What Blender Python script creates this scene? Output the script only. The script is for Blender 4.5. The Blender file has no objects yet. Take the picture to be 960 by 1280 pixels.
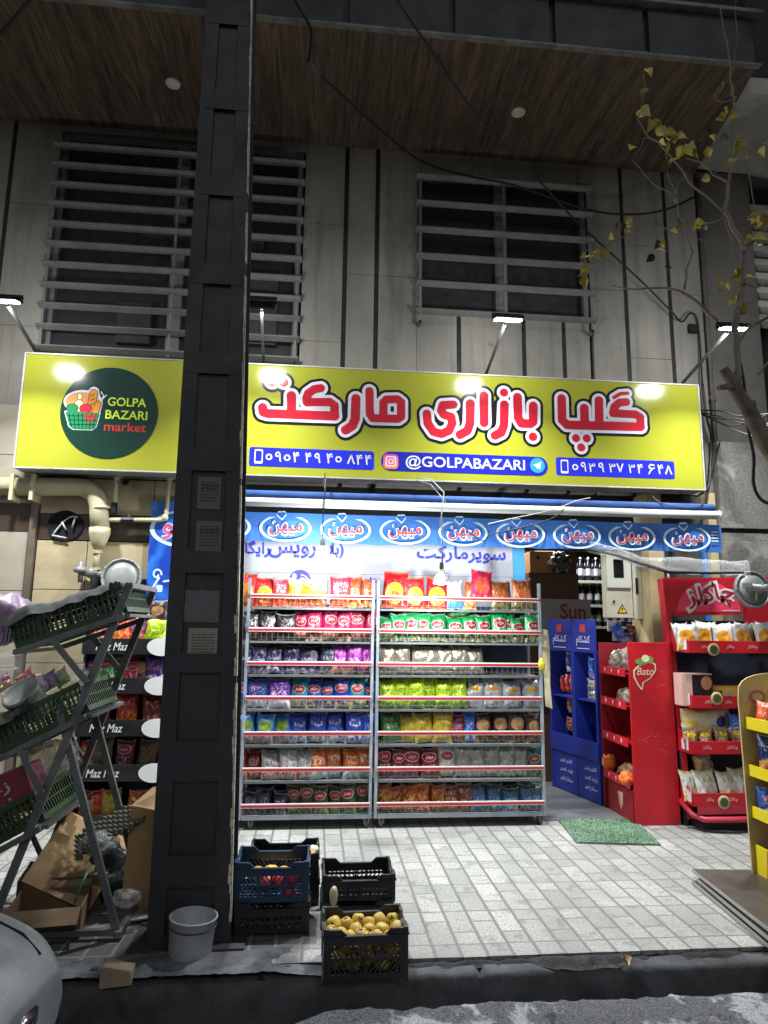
import bpy, bmesh, math, random
import numpy as np
from mathutils import Vector, Matrix, Euler, noise as mnoise

random.seed(7)
SC = bpy.context.scene
COL = SC.collection
R = math.radians

# ------------------------------------------------------------------ camera
F_PX, H_CAM = 842.63, 1.6
_p, _y, _r = R(9.395), R(5.531), R(.725)
_fwd = Vector((math.sin(_y) * math.cos(_p), math.cos(_y) * math.cos(_p), math.sin(_p)))
_rt0 = Vector((math.cos(_y), -math.sin(_y), 0))
_up0 = _rt0.cross(_fwd)
_rt = _rt0 * math.cos(_r) + _up0 * math.sin(_r)
_up = _up0 * math.cos(_r) - _rt0 * math.sin(_r)
cam_d = bpy.data.cameras.new('camera')
cam_d.sensor_fit = 'VERTICAL'
cam_d.sensor_height = 36
cam_d.lens = F_PX / 1280 * 36
cam_d.clip_start, cam_d.clip_end = .05, 500
cam = bpy.data.objects.new('camera', cam_d)
COL.objects.link(cam)
cam.matrix_world = Matrix(((_rt.x, _up.x, -_fwd.x, 0), (_rt.y, _up.y, -_fwd.y, 0), (_rt.z, _up.z, -_fwd.z, H_CAM), (0, 0, 0, 1)))
SC.camera = cam
EYE = Vector((0, 0, H_CAM))


def ray(px, py):
    return _rt * ((px - 480) / F_PX) - _up * ((py - 640) / F_PX) + _fwd


def W(px, py, Y):            # point of the photograph on the upright plane at depth Y
    d = ray(px, py)
    return EYE + d * (Y / d.y)


def G(px, py, z=0.):         # point of the photograph on the level z
    d = ray(px, py)
    return EYE + d * ((z - H_CAM) / d.z)


# ------------------------------------------------------------------ night sky, unseen street light added as fill
world = bpy.data.worlds.new('World')
SC.world = world
world.use_nodes = True
wn = world.node_tree
sky = wn.nodes.new('ShaderNodeTexSky')
sky.sky_type = 'NISHITA'
sky.sun_disc = False
sky.sun_elevation = R(38)
sky.sun_rotation = R(200)
bg = wn.nodes['Background']
bg.inputs['Strength'].default_value = .034
hs = wn.nodes.new('ShaderNodeHueSaturation')
hs.inputs['Saturation'].default_value = .35      # street-lit night haze is nearly grey
wn.links.new(sky.outputs[0], hs.inputs['Color'])
wn.links.new(hs.outputs[0], bg.inputs['Color'])
sun_d = bpy.data.lights.new('sun', 'SUN')
sun_d.energy = .26  # raised to brighten the shelf fronts and the column
sun_d.angle = R(12)
sun_d.color = (.9, .95, 1)
sun = bpy.data.objects.new('sun', sun_d)
COL.objects.link(sun)
sun.rotation_euler = Vector((-.30, .80, -.62)).to_track_quat('-Z', 'Y').to_euler()

SC.view_settings.view_transform = 'Standard'
SC.view_settings.look = 'None'
SC.view_settings.exposure = .15
SC.view_settings.gamma = 1
SC.render.engine = 'CYCLES'
SC.cycles.use_denoising = True
SC.cycles.max_bounces = 6
SC.cycles.sample_clamp_indirect = 4
SC.cycles.caustics_reflective = False
SC.cycles.caustics_refractive = False


def lamp(name, kind, loc, power, color=(1, 1, 1), size=.1, size_y=None, aim=None, spread=None, spot=None):
    d = bpy.data.lights.new(name, kind)
    d.energy = power
    d.color = color
    if kind == 'AREA':
        d.shape = 'RECTANGLE'
        d.size = size
        d.size_y = size_y or size
        if spread:
            d.spread = spread
    elif kind == 'SPOT':
        d.spot_size = spot or R(150)
        d.spot_blend = .6
        d.shadow_soft_size = size
    else:
        d.shadow_soft_size = size
    o = bpy.data.objects.new(name, d)
    COL.objects.link(o)
    o.location = loc
    if aim is not None:
        o.rotation_euler = Vector(aim).to_track_quat('-Z', 'Y').to_euler()
    return o


# ------------------------------------------------------------------ materials
def H(hx):
    out = []
    for i in (0, 2, 4):
        c = int(hx[i:i + 2], 16) / 255
        out.append(c / 12.92 if c <= .04045 else ((c + .055) / 1.055) ** 2.4)
    return tuple(out)


class NT:
    def __init__(s, name):
        s.m = bpy.data.materials.new(name)
        s.m.use_nodes = True
        s.t = s.m.node_tree
        s.b = s.t.nodes['Principled BSDF']

    def n(s, kind, **kw):
        nd = s.t.nodes.new(kind)
        for k, v in kw.items():
            setattr(nd, k, v)
        return nd

    def put(s, sock, v):
        if hasattr(v, 'links') or isinstance(v, bpy.types.NodeSocket):
            s.t.links.new(v, sock)
        elif isinstance(v, (tuple, list)) and len(v) == 3 and sock.type == 'RGBA':
            sock.default_value = (*v, 1)
        else:
            sock.default_value = v

    def math(s, op, a, b=0., c=0., clamp=False):
        nd = s.n('ShaderNodeMath', operation=op, use_clamp=clamp)
        s.put(nd.inputs[0], a)
        s.put(nd.inputs[1], b)
        s.put(nd.inputs[2], c)
        return nd.outputs[0]

    def mix(s, f, a, b):
        nd = s.n('ShaderNodeMix', data_type='RGBA')
        s.put(nd.inputs[0], f)
        s.put(nd.inputs[6], a)
        s.put(nd.inputs[7], b)
        return nd.outputs[2]

    def noise(s, vec, scale, detail=4, rough=.55, dist=0.):
        nd = s.n('ShaderNodeTexNoise')
        if vec is not None:
            s.put(nd.inputs['Vector'], vec)
        nd.inputs['Scale'].default_value = scale
        nd.inputs['Detail'].default_value = detail
        nd.inputs['Roughness'].default_value = rough
        nd.inputs['Distortion'].default_value = dist
        return nd

    def map(s, vec, scale=(1, 1, 1), rot=(0, 0, 0), loc=(0, 0, 0)):
        nd = s.n('ShaderNodeMapping')
        s.put(nd.inputs['Vector'], vec)
        nd.inputs['Scale'].default_value = scale
        nd.inputs['Rotation'].default_value = rot
        nd.inputs['Location'].default_value = loc
        return nd.outputs[0]

    def range(s, v, a, b, c=0., d=1., smooth=False):
        nd = s.n('ShaderNodeMapRange')
        nd.interpolation_type = 'SMOOTHSTEP' if smooth else 'LINEAR'
        s.put(nd.inputs[0], v)
        for i, x in enumerate((a, b, c, d)):
            nd.inputs[i + 1].default_value = x
        return nd.outputs[0]

    def coord(s, kind='Object'):
        return s.n('ShaderNodeTexCoord').outputs[kind]

    def bump(s, h, strength=.3, dist=.01):
        nd = s.n('ShaderNodeBump')
        nd.inputs['Strength'].default_value = strength
        nd.inputs['Distance'].default_value = dist
        s.put(nd.inputs['Height'], h)
        s.t.links.new(nd.outputs[0], s.b.inputs['Normal'])
        return nd

    def set(s, **kw):
        for k, v in kw.items():
            s.put(s.b.inputs[k.replace('_', ' ')], v)
        return s.m


def mat(name, hexcol, rough=.6, metal=0., var=.25, scale=6., bump=.15, bscale=None, dirt=None, dirt_amt=.5, spec=.5, coat=0., alpha=1., trans=0., stretch=(1, 1, 1)):
    """Painted / plastic / stone surface with uneven tone, worn patches and a fine relief."""
    t = NT(name)
    col = H(hexcol) if isinstance(hexcol, str) else hexcol
    c = t.map(t.coord(), stretch)
    n1 = t.noise(c, scale, 5)
    lo = tuple(max(0, x * (1 - var)) for x in col)
    hi = tuple(min(1, x * (1 + var)) for x in col)
    cc = t.mix(t.range(n1.outputs[0], .3, .7), lo, hi)
    if dirt:
        n2 = t.noise(c, scale * .45, 7, .65, .4)
        cc = t.mix(t.math('MULTIPLY', t.range(n2.outputs[0], .48, .68), dirt_amt), cc, H(dirt))
    rr = t.range(t.noise(c, scale * 2.3, 4).outputs[0], .25, .75, max(.03, rough - .12), min(1, rough + .12))
    t.set(Base_Color=cc, Roughness=rr, Metallic=metal, Specular_IOR_Level=spec, Coat_Weight=coat)
    if alpha < 1:
        t.set(Alpha=alpha)
    if trans:
        t.set(Transmission_Weight=trans)
    if bump:
        t.bump(t.noise(c, bscale or scale * 6, 5).outputs[0], bump, .006)
    return t.m


def emit(name, col, strength):
    t = NT(name)
    return t.set(Base_Color=(.8, .8, .8), Emission_Color=col, Emission_Strength=strength)


MT = {}


def mm(key, *a, **k):
    if key not in MT:
        MT[key] = mat(key, *a, **k)
    return MT[key]


# ------------------------------------------------------------------ scene graph helpers
def tag(o, label=None, cat=None, group=None, kind=None):
    if label: o['label'] = label
    if cat: o['category'] = cat
    if group: o['group'] = group
    if kind: o['kind'] = kind
    return o


def thing(name, label, cat, loc=(0, 0, 0), rz=0., group=None):
    o = bpy.data.objects.new(name, None)
    o.empty_display_size = .1
    COL.objects.link(o)
    o.location = loc
    o.rotation_euler = (0, 0, rz)
    return tag(o, label, cat, group)


def wmat(o):
    m = Matrix.Identity(4)
    while o is not None:
        m = Matrix.LocRotScale(o.location, o.rotation_euler, o.scale) @ m
        o = o.parent
    return m


def children(o):
    return [c for c in CHILD.get(o.name, ())]


CHILD = {}


def adopt(c, p):
    c.parent = p
    CHILD.setdefault(p.name, []).append(c)


def copy_tree(o, parent=None):
    c = o.copy()
    COL.objects.link(c)
    if parent is not None:
        adopt(c, parent)
    for ch in children(o):
        copy_tree(ch, c)
    return c


class MB:
    """collects shapes (world coordinates) and links them as ONE mesh object"""

    def __init__(s):
        s.bm = bmesh.new()
        s.mi = 0
        s.uv = None

    def _face(s, vs, smooth=False):
        try:
            f = s.bm.faces.new(vs)
            f.material_index = s.mi
            f.smooth = smooth
            return f
        except ValueError:
            return None

    def poly(s, pts, smooth=False):
        return s._face([s.bm.verts.new(p) for p in pts], smooth)

    def box(s, x0, x1, y0, y1, z0, z1, bev=0., M=None, seg=2):
        vs = [s.bm.verts.new((x, y, z)) for x in (x0, x1) for y in (y0, y1) for z in (z0, z1)]
        fs = [s._face([vs[i] for i in q]) for q in ((0, 1, 3, 2), (4, 6, 7, 5), (0, 4, 5, 1), (2, 3, 7, 6), (0, 2, 6, 4), (1, 5, 7, 3))]
        if bev:
            es = list({e for f in fs for e in f.edges})
            r = bmesh.ops.bevel(s.bm, geom=es, offset=bev, segments=seg, affect='EDGES', profile=.7)
            vs = list({v for f in r['faces'] for v in f.verts} | {v for v in vs if v.is_valid})
            for f in r['faces']:
                f.material_index = s.mi
        if M is not None:
            for v in vs:
                v.co = M @ v.co
        return vs

    def bar(s, p, q, w, h=None, up=(0, 0, 1), bev=0.):
        p, q = Vector(p), Vector(q)
        h = h or w
        d = q - p
        L = d.length
        z = d.normalized()
        x = z.cross(Vector(up))
        if x.length < 1e-4:
            x = z.cross(Vector((0, 1, 0)))
        x.normalize()
        y = z.cross(x)
        M = Matrix((x, y, z)).transposed().to_4x4()
        M.translation = p
        return s.box(-w / 2, w / 2, -h / 2, h / 2, 0, L, bev, M)

    def tube(s, pts, r, seg=8, cap=True, smooth=True):
        pts = [Vector(p) for p in pts]
        rs = r if isinstance(r, (list, tuple)) else [r] * len(pts)
        rings = []
        prev = None
        for i, p in enumerate(pts):
            a = pts[max(0, i - 1)]
            b = pts[min(len(pts) - 1, i + 1)]
            t = (b - a)
            if t.length < 1e-9:
                t = Vector((0, 0, 1))
            t.normalize()
            if prev is None:
                u = t.cross(Vector((0, 0, 1)))
                if u.length < 1e-3:
                    u = t.cross(Vector((1, 0, 0)))
            else:
                u = prev - t * prev.dot(t)
                if u.length < 1e-4:
                    u = t.cross(Vector((0, 0, 1)))
            u.normalize()
            prev = u
            v = t.cross(u)
            rings.append([s.bm.verts.new(p + (u * math.cos(k / seg * 6.28318) + v * math.sin(k / seg * 6.28318)) * rs[i]) for k in range(seg)])
        for a, b in zip(rings, rings[1:]):
            for k in range(seg):
                s._face([a[k], a[(k + 1) % seg], b[(k + 1) % seg], b[k]], smooth)
        if cap:
            s._face(rings[0][::-1])
            s._face(rings[-1])

    def lathe(s, prof, M=None, seg=24, smooth=True, cap=True):
        """prof: (radius, height) pairs turned about local Z, then moved by M"""
        M = M or Matrix.Identity(4)
        rings = []
        for r, z in prof:
            r = max(r, 1e-4)
            rings.append([s.bm.verts.new(M @ Vector((r * math.cos(k / seg * 6.283185), r * math.sin(k / seg * 6.283185), z))) for k in range(seg)])
        for a, b in zip(rings, rings[1:]):
            for k in range(seg):
                s._face([a[k], a[(k + 1) % seg], b[(k + 1) % seg], b[k]], smooth)
        if cap:
            s._face(rings[0][::-1])
            s._face(rings[-1])

    def prism(s, poly, off, smooth=False):
        """poly: list of 3-D points, extruded along off"""
        off = Vector(off)
        a = [s.bm.verts.new(p) for p in poly]
        b = [s.bm.verts.new(Vector(p) + off) for p in poly]
        n = len(a)
        s._face(a[::-1])
        s._face(b)
        for i in range(n):
            s._face([a[i], a[(i + 1) % n], b[(i + 1) % n], b[i]], smooth)

    def grid(s, fn, nu, nv, smooth=True, uv=False, closed=False):
        vs = [[s.bm.verts.new(fn(i / nu, j / nv)) for j in range(nv + 1)] for i in range(nu + 1)]
        lay = None
        if uv:
            lay = s.bm.loops.layers.uv.verify()
        for i in range(nu):
            for j in range(nv):
                f = s._face([vs[i][j], vs[i + 1][j], vs[i + 1][j + 1], vs[i][j + 1]], smooth)
                if lay and f:
                    for l, (a, b) in zip(f.loops, ((i, j), (i + 1, j), (i + 1, j + 1), (i, j + 1))):
                        l[lay].uv = (a / nu, b / nv)
        return vs

    def blob(s, c, rx, ry, rz, nu=14, nv=9, amp=.08, freq=2., seed=0., rot=None):
        M = rot.to_matrix() if rot else Matrix.Identity(3)
        c = Vector(c)

        def fn(u, v):
            th, ph = u * 6.283185, (v - .5) * math.pi
            d = Vector((math.cos(th) * math.cos(ph), math.sin(th) * math.cos(ph), math.sin(ph)))
            k = 1 + amp * mnoise.noise(d * freq + Vector((seed, seed * 1.7, 0)))
            return c + M @ Vector((d.x * rx * k, d.y * ry * k, d.z * rz * k))
        s.grid(fn, nu, nv)

    def text(s, body, xc, zc, w=None, h=None, y=0., off=0., M=None, res=3, shear=0.):
        """flat lettering on the plane y, centred at xc,zc, fitted to w and/or h"""
        key = (body, off, res, shear)
        if key not in TXT:
            c = bpy.data.curves.new('lettering', 'FONT')
            c.body = body
            c.offset = off
            c.resolution_u = res
            c.shear = shear
            o = bpy.data.objects.new('lettering', c)
            COL.objects.link(o)
            dg = bpy.context.evaluated_depsgraph_get()
            me = bpy.data.meshes.new_from_object(o.evaluated_get(dg))
            V = np.array([v.co[:2] for v in me.vertices])
            P = [tuple(p.vertices) for p in me.polygons]
            bpy.data.objects.remove(o)
            bpy.data.meshes.remove(me)
            bpy.data.curves.remove(c)
            TXT[key] = (V, P)
        V, P = TXT[key]
        lo, hi = V.min(0), V.max(0)
        sz = hi - lo
        kx = w / sz[0] if w else h / sz[1]
        kz = h / sz[1] if h else kx
        vs = []
        for p in V:
            q = Vector((xc + (p[0] - (lo[0] + hi[0]) / 2) * kx, y, zc + (p[1] - (lo[1] + hi[1]) / 2) * kz))
            vs.append(s.bm.verts.new(M(q) if callable(M) else (M @ q if M else q)))
        for p in P:
            s._face([vs[i] for i in p])

    def sdf(s, f, x0, x1, z0, z1, res, y, M=None):
        """flat figure on the plane y: every point where f(x,z) < 0"""
        nx, nz = max(2, int((x1 - x0) / res)), max(2, int((z1 - z0) / res))
        xs, zs = np.linspace(x0, x1, nx + 1), np.linspace(z0, z1, nz + 1)
        X, Z = np.meshgrid(xs, zs, indexing='ij')
        D = f(X, Z)
        ins = D < 0
        cache = {}

        def vert(key, x, z):
            if key not in cache:
                p = Vector((x, y, z))
                cache[key] = s.bm.verts.new(M(p) if callable(M) else p)
            return cache[key]
        cnt = ins[:-1, :-1].astype(int) + ins[1:, :-1] + ins[1:, 1:] + ins[:-1, 1:]
        for j in range(nz):
            i = 0
            while i < nx:
                if cnt[i, j] == 0:
                    i += 1
                    continue
                if cnt[i, j] == 4:
                    k = i
                    while k < nx and cnt[k, j] == 4:
                        k += 1
                    s._face([vert((i, j), xs[i], zs[j]), vert((k, j), xs[k], zs[j]), vert((k, j + 1), xs[k], zs[j + 1]), vert((i, j + 1), xs[i], zs[j + 1])])
                    i = k
                    continue
                cs = [(i, j), (i + 1, j), (i + 1, j + 1), (i, j + 1)]
                ring = []
                for a in range(4):
                    p, q = cs[a], cs[(a + 1) % 4]
                    dp, dq = D[p], D[q]
                    if dp < 0:
                        ring.append(vert(p, xs[p[0]], zs[p[1]]))
                    if (dp < 0) != (dq < 0):
                        t = min(.98, max(.02, dp / (dp - dq)))
                        kk = (min(p, q), max(p, q), 'e')
                        ring.append(vert(kk, xs[p[0]] + (xs[q[0]] - xs[p[0]]) * t, zs[p[1]] + (zs[q[1]] - zs[p[1]]) * t))
                if len(ring) >= 3:
                    s._face(ring)
                i += 1

    def build(s, name, mats, parent=None, world=True, smooth=None):
        me = bpy.data.meshes.new(name)
        bm = s.bm
        if smooth is not None:
            for f in bm.faces:
                f.smooth = smooth
        if parent is not None:
            if world:
                bm.transform(wmat(parent).inverted())
            loc = Vector((0, 0, 0))
        else:
            if len(bm.verts):
                xs = [v.co for v in bm.verts]
                lo = Vector([min(c[k] for c in xs) for k in range(3)])
                hi = Vector([max(c[k] for c in xs) for k in range(3)])
                loc = Vector(((lo.x + hi.x) / 2, (lo.y + hi.y) / 2, lo.z))
            else:
                loc = Vector((0, 0, 0))
            bm.transform(Matrix.Translation(-loc))
        bmesh.ops.recalc_face_normals(bm, faces=bm.faces[:]) if getattr(s, 'recalc', True) else None
        bm.to_mesh(me)
        bm.free()
        for m in (mats if isinstance(mats, (list, tuple)) else [mats]):
            me.materials.append(m)
        o = bpy.data.objects.new(name, me)
        COL.objects.link(o)
        o.location = loc
        if parent is not None:
            adopt(o, parent)
        return o


TXT = {}


# -------- distance fields for printed figures
def d_strokes(strokes):
    segs = []
    for pts, r in strokes:
        if len(pts) == 1:
            pts = [pts[0], (pts[0][0] + 1e-5, pts[0][1])]
        for a, b in zip(pts, pts[1:]):
            segs.append((a, b, r))

    def f(X, Z):
        D = np.full(X.shape, 9.)
        for (ax, az), (bx, bz), r in segs:
            dx, dz = bx - ax, bz - az
            L = dx * dx + dz * dz
            t = np.clip(((X - ax) * dx + (Z - az) * dz) / L, 0, 1)
            D = np.minimum(D, np.hypot(X - ax - t * dx, Z - az - t * dz) - r)
        return D
    return f


def d_off(f, o):
    return lambda X, Z: f(X, Z) - o


def d_ell(cx, cz, rx, rz):
    return lambda X, Z: (np.hypot((X - cx) / rx, (Z - cz) / rz) - 1) * min(rx, rz)


def d_rr(x0, x1, z0, z1, r):
    cx, cz, hx, hz = (x0 + x1) / 2, (z0 + z1) / 2, (x1 - x0) / 2 - r, (z1 - z0) / 2 - r

    def f(X, Z):
        a, b = np.abs(X - cx) - hx, np.abs(Z - cz) - hz
        return np.hypot(np.maximum(a, 0), np.maximum(b, 0)) + np.minimum(np.maximum(a, b), 0) - r
    return f


def d_poly(pts):
    P = [tuple(p) for p in pts]

    def f(X, Z):
        D = np.full(X.shape, 9.)
        ins = np.zeros(X.shape, bool)
        for (ax, az), (bx, bz) in zip(P, P[1:] + P[:1]):
            dx, dz = bx - ax, bz - az
            t = np.clip(((X - ax) * dx + (Z - az) * dz) / (dx * dx + dz * dz + 1e-12), 0, 1)
            D = np.minimum(D, np.hypot(X - ax - t * dx, Z - az - t * dz))
            if az != bz:
                c = (az > Z) != (bz > Z)
                ins ^= c & (X < (bx - ax) * (Z - az) / (bz - az) + ax)
        return np.where(ins, -D, D)
    return f


def d_or(*fs):
    return lambda X, Z: np.minimum.reduce([f(X, Z) for f in fs])


def d_not(f, g):
    return lambda X, Z: np.maximum(f(X, Z), -g(X, Z))


def d_and(f, g):
    return lambda X, Z: np.maximum(f(X, Z), g(X, Z))


# -------- Persian letters joined by hand: (isolated, final, initial, medial)
_FORM = {'ا': 'ﺍﺎﺍﺎ', 'ب': 'ﺏﺐﺑﺒ', 'پ': 'ﭖﭗﭘﭙ', 'ت': 'ﺕﺖﺗﺘ', 'چ': 'ﭺﭻﭼﭽ', 'ر': 'ﺭﺮﺭﺮ', 'ز': 'ﺯﺰﺯﺰ', 'س': 'ﺱﺲﺳﺴ',
         'ش': 'ﺵﺶﺷﺸ', 'ف': 'ﻑﻒﻓﻔ', 'ک': 'ﮎﮏﮐﮑ', 'گ': 'ﮒﮓﮔﮕ', 'ل': 'ﻝﻞﻟﻠ', 'م': 'ﻡﻢﻣﻤ', 'ن': 'ﻥﻦﻧﻨ', 'و': 'ﻭﻮﻭﻮ',
         'ه': 'ﻩﻪﻫﻬ', 'ی': 'ﯼﯽﯾﯿ', 'د': 'ﺩﺪﺩﺪ', 'غ': 'ﻍﻎﻏﻐ', 'ج': 'ﺝﺞﺟﺠ', 'ح': 'ﺡﺢﺣﺤ', 'خ': 'ﺥﺦﺧﺨ', 'ط': 'ﻁﻂﻃﻄ', 'ع': 'ﻉﻊﻋﻌ'}
_NOJOIN = set('ازردو ')


def fa(word):
    out = []
    for i, ch in enumerate(word):
        if ch not in _FORM:
            out.append(ch)
            continue
        pj = i > 0 and word[i - 1] in _FORM and word[i - 1] not in _NOJOIN
        nj = i + 1 < len(word) and word[i + 1] in _FORM and ch not in _NOJOIN
        out.append(_FORM[ch][(3 if nj else 1) if pj else (2 if nj else 0)])
    return ''.join(reversed(out)).translate(str.maketrans('()', ')('))

# ================================================================== SETTING
def paver_material():
    t = NT('paver')
    pos = t.n('ShaderNodeNewGeometry').outputs['Position']
    sp = t.n('ShaderNodeSeparateXYZ')
    t.put(sp.inputs[0], pos)
    CW, L = .1305, .396
    wob = t.noise(pos, 7, 2)
    wv = t.math('MULTIPLY', t.math('SUBTRACT', wob.outputs[0], .5), .05)
    u = t.math('ADD', t.math('DIVIDE', t.math('SUBTRACT', sp.outputs[0], .756), CW), wv)
    v = t.math('ADD', t.math('DIVIDE', t.math('SUBTRACT', sp.outputs[1], 3.671), L), wv)
    cu, fu = t.math('FLOOR', u), t.math('FRACT', u)
    cv, fv = t.math('FLOOR', v), t.math('FRACT', v)
    par = t.math('FLOORED_MODULO', cu, 2.)
    split = t.math('ADD', t.math('MULTIPLY', par, .333), .333)
    half = t.math('GREATER_THAN', fv, split)

    def edge(f, size):      # distance in metres to the nearest whole number
        return t.math('MULTIPLY', t.math('MINIMUM', f, t.math('SUBTRACT', 1., f)), size)
    du = edge(fu, CW)
    dv = edge(fv, L)
    dsn = t.math('MULTIPLY', t.math('ABSOLUTE', t.math('SUBTRACT', fv, split)), L)
    dmin = t.math('MINIMUM', t.math('MINIMUM', t.math('MULTIPLY', du, .68), dv), dsn)
    rag = t.math('MULTIPLY', t.noise(pos, 60, 3).outputs[0], .004)
    tile = t.range(t.math('ADD', dmin, rag), .0050, .0105, 0, 1, True)
    cid = t.n('ShaderNodeCombineXYZ')
    t.put(cid.inputs[0], cu)
    t.put(cid.inputs[1], t.math('ADD', t.math('MULTIPLY', cv, 2.), half))
    wnz = t.n('ShaderNodeTexWhiteNoise')
    t.put(wnz.inputs['Vector'], cid.outputs[0])
    speck = t.noise(pos, 70, 4, .85)
    base = t.mix(wnz.outputs['Value'], (.28, .283, .258), (.46, .458, .425))
    base = t.mix(t.range(speck.outputs[0], .36, .56), (.12, .125, .118), base)
    speck2 = t.noise(pos, 330, 1)
    base = t.mix(t.math('MULTIPLY', t.range(speck2.outputs[0], .6, .68), .6), base, (.6, .61, .59))
    dirt = t.noise(pos, 1.6, 6, .6, .3)
    base = t.mix(t.math('MULTIPLY', t.range(dirt.outputs[0], .42, .7), .6), base, (.16, .165, .15))
    stain = t.noise(pos, 9, 3, .5)
    base = t.mix(t.math('MULTIPLY', t.range(stain.outputs[0], .58, .66), .5), base, (.12, .12, .115))
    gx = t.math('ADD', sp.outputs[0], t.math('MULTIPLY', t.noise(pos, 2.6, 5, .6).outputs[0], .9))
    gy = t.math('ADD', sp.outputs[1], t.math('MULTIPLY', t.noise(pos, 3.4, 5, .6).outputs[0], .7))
    soil_shade = t.math('MULTIPLY', t.range(gx, .62, .34, 0, 1, True), t.range(gy, 4.62, 4.30, 0, 1, True))  # dark soil plus the shadow of column and stand, painted in
    base = t.mix(t.math('MULTIPLY', soil_shade, .86), base, (.028, .028, .028))
    joint = t.mix(t.noise(pos, 25, 3).outputs[0], (.10, .105, .10), (.18, .185, .175))
    t.set(Base_Color=t.mix(tile, joint, base), Roughness=t.range(speck.outputs[0], .3, .7, .5, .75), Specular_IOR_Level=.4)
    hgt = t.math('ADD', t.math('MULTIPLY', tile, .8), t.math('MULTIPLY', speck.outputs[0], .25))
    t.bump(hgt, .55, .004)
    return t.m


b = MB()
nx, ny = 60, 24


def pav(u, v):
    x, y = -9 + 18 * u, 3.54 + (5.98 - 3.54) * v
    if v == 0:
        y += .006 * mnoise.noise(Vector((x * 6, 0, 3)))
    return Vector((x, y, .003 * mnoise.noise(Vector((x * 1.5, y * 1.5, 0)))))


b.grid(pav, 90, 24)
b.prism([(-9, 3.55, -.004), (9, 3.55, -.004), (9, 3.55, -.12), (-9, 3.55, -.12)], (0, .05, 0))
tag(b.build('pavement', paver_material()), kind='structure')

m_kerb = mat('kerb_stone', '47494b', .85, var=.4, scale=5, bump=.7, bscale=45, dirt='0e0f10', dirt_amt=.9)
m_mortar = mat('mortar', '27282a', .95, var=.5, scale=14, bump=1., bscale=60, dirt='0b0c0d', dirt_amt=.9)
m_asph = mat('asphalt', '45474b', .9, var=.5, scale=9, bump=1., bscale=90, dirt='b9bcc0', dirt_amt=.7)
ta = NT('worn_asphalt')
ca = ta.coord()
ag = ta.noise(ca, 120, 3, .8)
wp_ = ta.noise(ca, 2.3, 9, .68, .8)
wp2 = ta.noise(ca, 11, 6, .65, .5)
ac = ta.mix(ta.range(ag.outputs[0], .36, .62), H('2b2c2f'), H('77797d'))
ac = ta.mix(ta.math('MULTIPLY', ta.range(wp_.outputs[0], .52, .57), .75), ac, ta.mix(ta.range(ag.outputs[0], .3, .6), H('85888c'), H('d0d2d4')))
ac = ta.mix(ta.math('MULTIPLY', ta.range(wp2.outputs[0], .58, .64), .6), ac, H('17181a'))
ta.set(Base_Color=ac, Roughness=.85)
ta.bump(ta.math('ADD', ag.outputs[0], ta.math('MULTIPLY', wp2.outputs[0], 2.)), 1., .012)
m_asph = ta.m
m_ditch = mat('ditch_concrete', '0b0c0d', .95, var=.5, scale=6, bump=.6)

b = MB()


def kerb(u, v):
    x = -9 + 18 * u
    prof = [(3.545, -.11), (3.545, -.026), (3.53, -.02), (3.47, -.022), (3.445, -.03), (3.434, -.05), (3.430, -.14), (3.428, -.5)]
    k = v * (len(prof) - 1)
    i = min(int(k), len(prof) - 2)
    t = k - i
    y = prof[i][0] * (1 - t) + prof[i + 1][0] * t
    z = prof[i][1] * (1 - t) + prof[i + 1][1] * t
    n = mnoise.noise(Vector((x * 5, y * 9, z * 5)))
    gap = abs(((x + .42) / .62) % 1 - .5) > .487
    return Vector((x, y + .007 * n + (.02 if gap else 0), z + .006 * mnoise.noise(Vector((x * 8, y * 14, 2))) - (.02 if gap else 0)))


b.grid(kerb, 720, 14)
tag(b.build('kerb', m_kerb), kind='structure')

b = MB()


def mort(u, v):               # broken bedding mortar between pavers and kerb
    x = -3 + 7 * u
    w = max(0, mnoise.noise(Vector((x * 1.9, 0, 7))) + .25) + .25 * max(0, mnoise.noise(Vector((x * 7, 3, 1))))
    y = 3.55 - v * (.035 + .085 * min(1, w * 1.5))
    h = min(1, w * 2.2) * .022 * math.sin(math.pi * min(1, v * 1.15 + .08))
    return Vector((x, y, -.024 + h + .008 * mnoise.noise(Vector((x * 22, y * 22, 0)))))


b.grid(mort, 420, 9)
tag(b.build('mortar_bed', m_mortar), kind='structure')

b = MB()                       # trowelled cement smeared round the column foot


def smear(u, v):
    x = -1.55 + 1.62 * u
    y0 = 3.44
    y1 = 3.62 + .16 * max(0, mnoise.noise(Vector((x * 2.1, 5, 0)))) + .12 * u
    y = y0 + (y1 - y0) * v
    e = min(1, 6 * min(u, 1 - u, 1 - v))
    return Vector((x, y, -.012 + e * (.022 + .014 * mnoise.noise(Vector((x * 6, y * 8, 0))) + .006 * mnoise.noise(Vector((x * 30, y * 30, 0))))))


b.grid(smear, 150, 34)
tag(b.build('cement_apron', mat('cement', '5a5d61', .9, var=.45, scale=6, bump=.8, bscale=70, dirt='17181a', dirt_amt=.85)), kind='structure')

b = MB()


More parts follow.
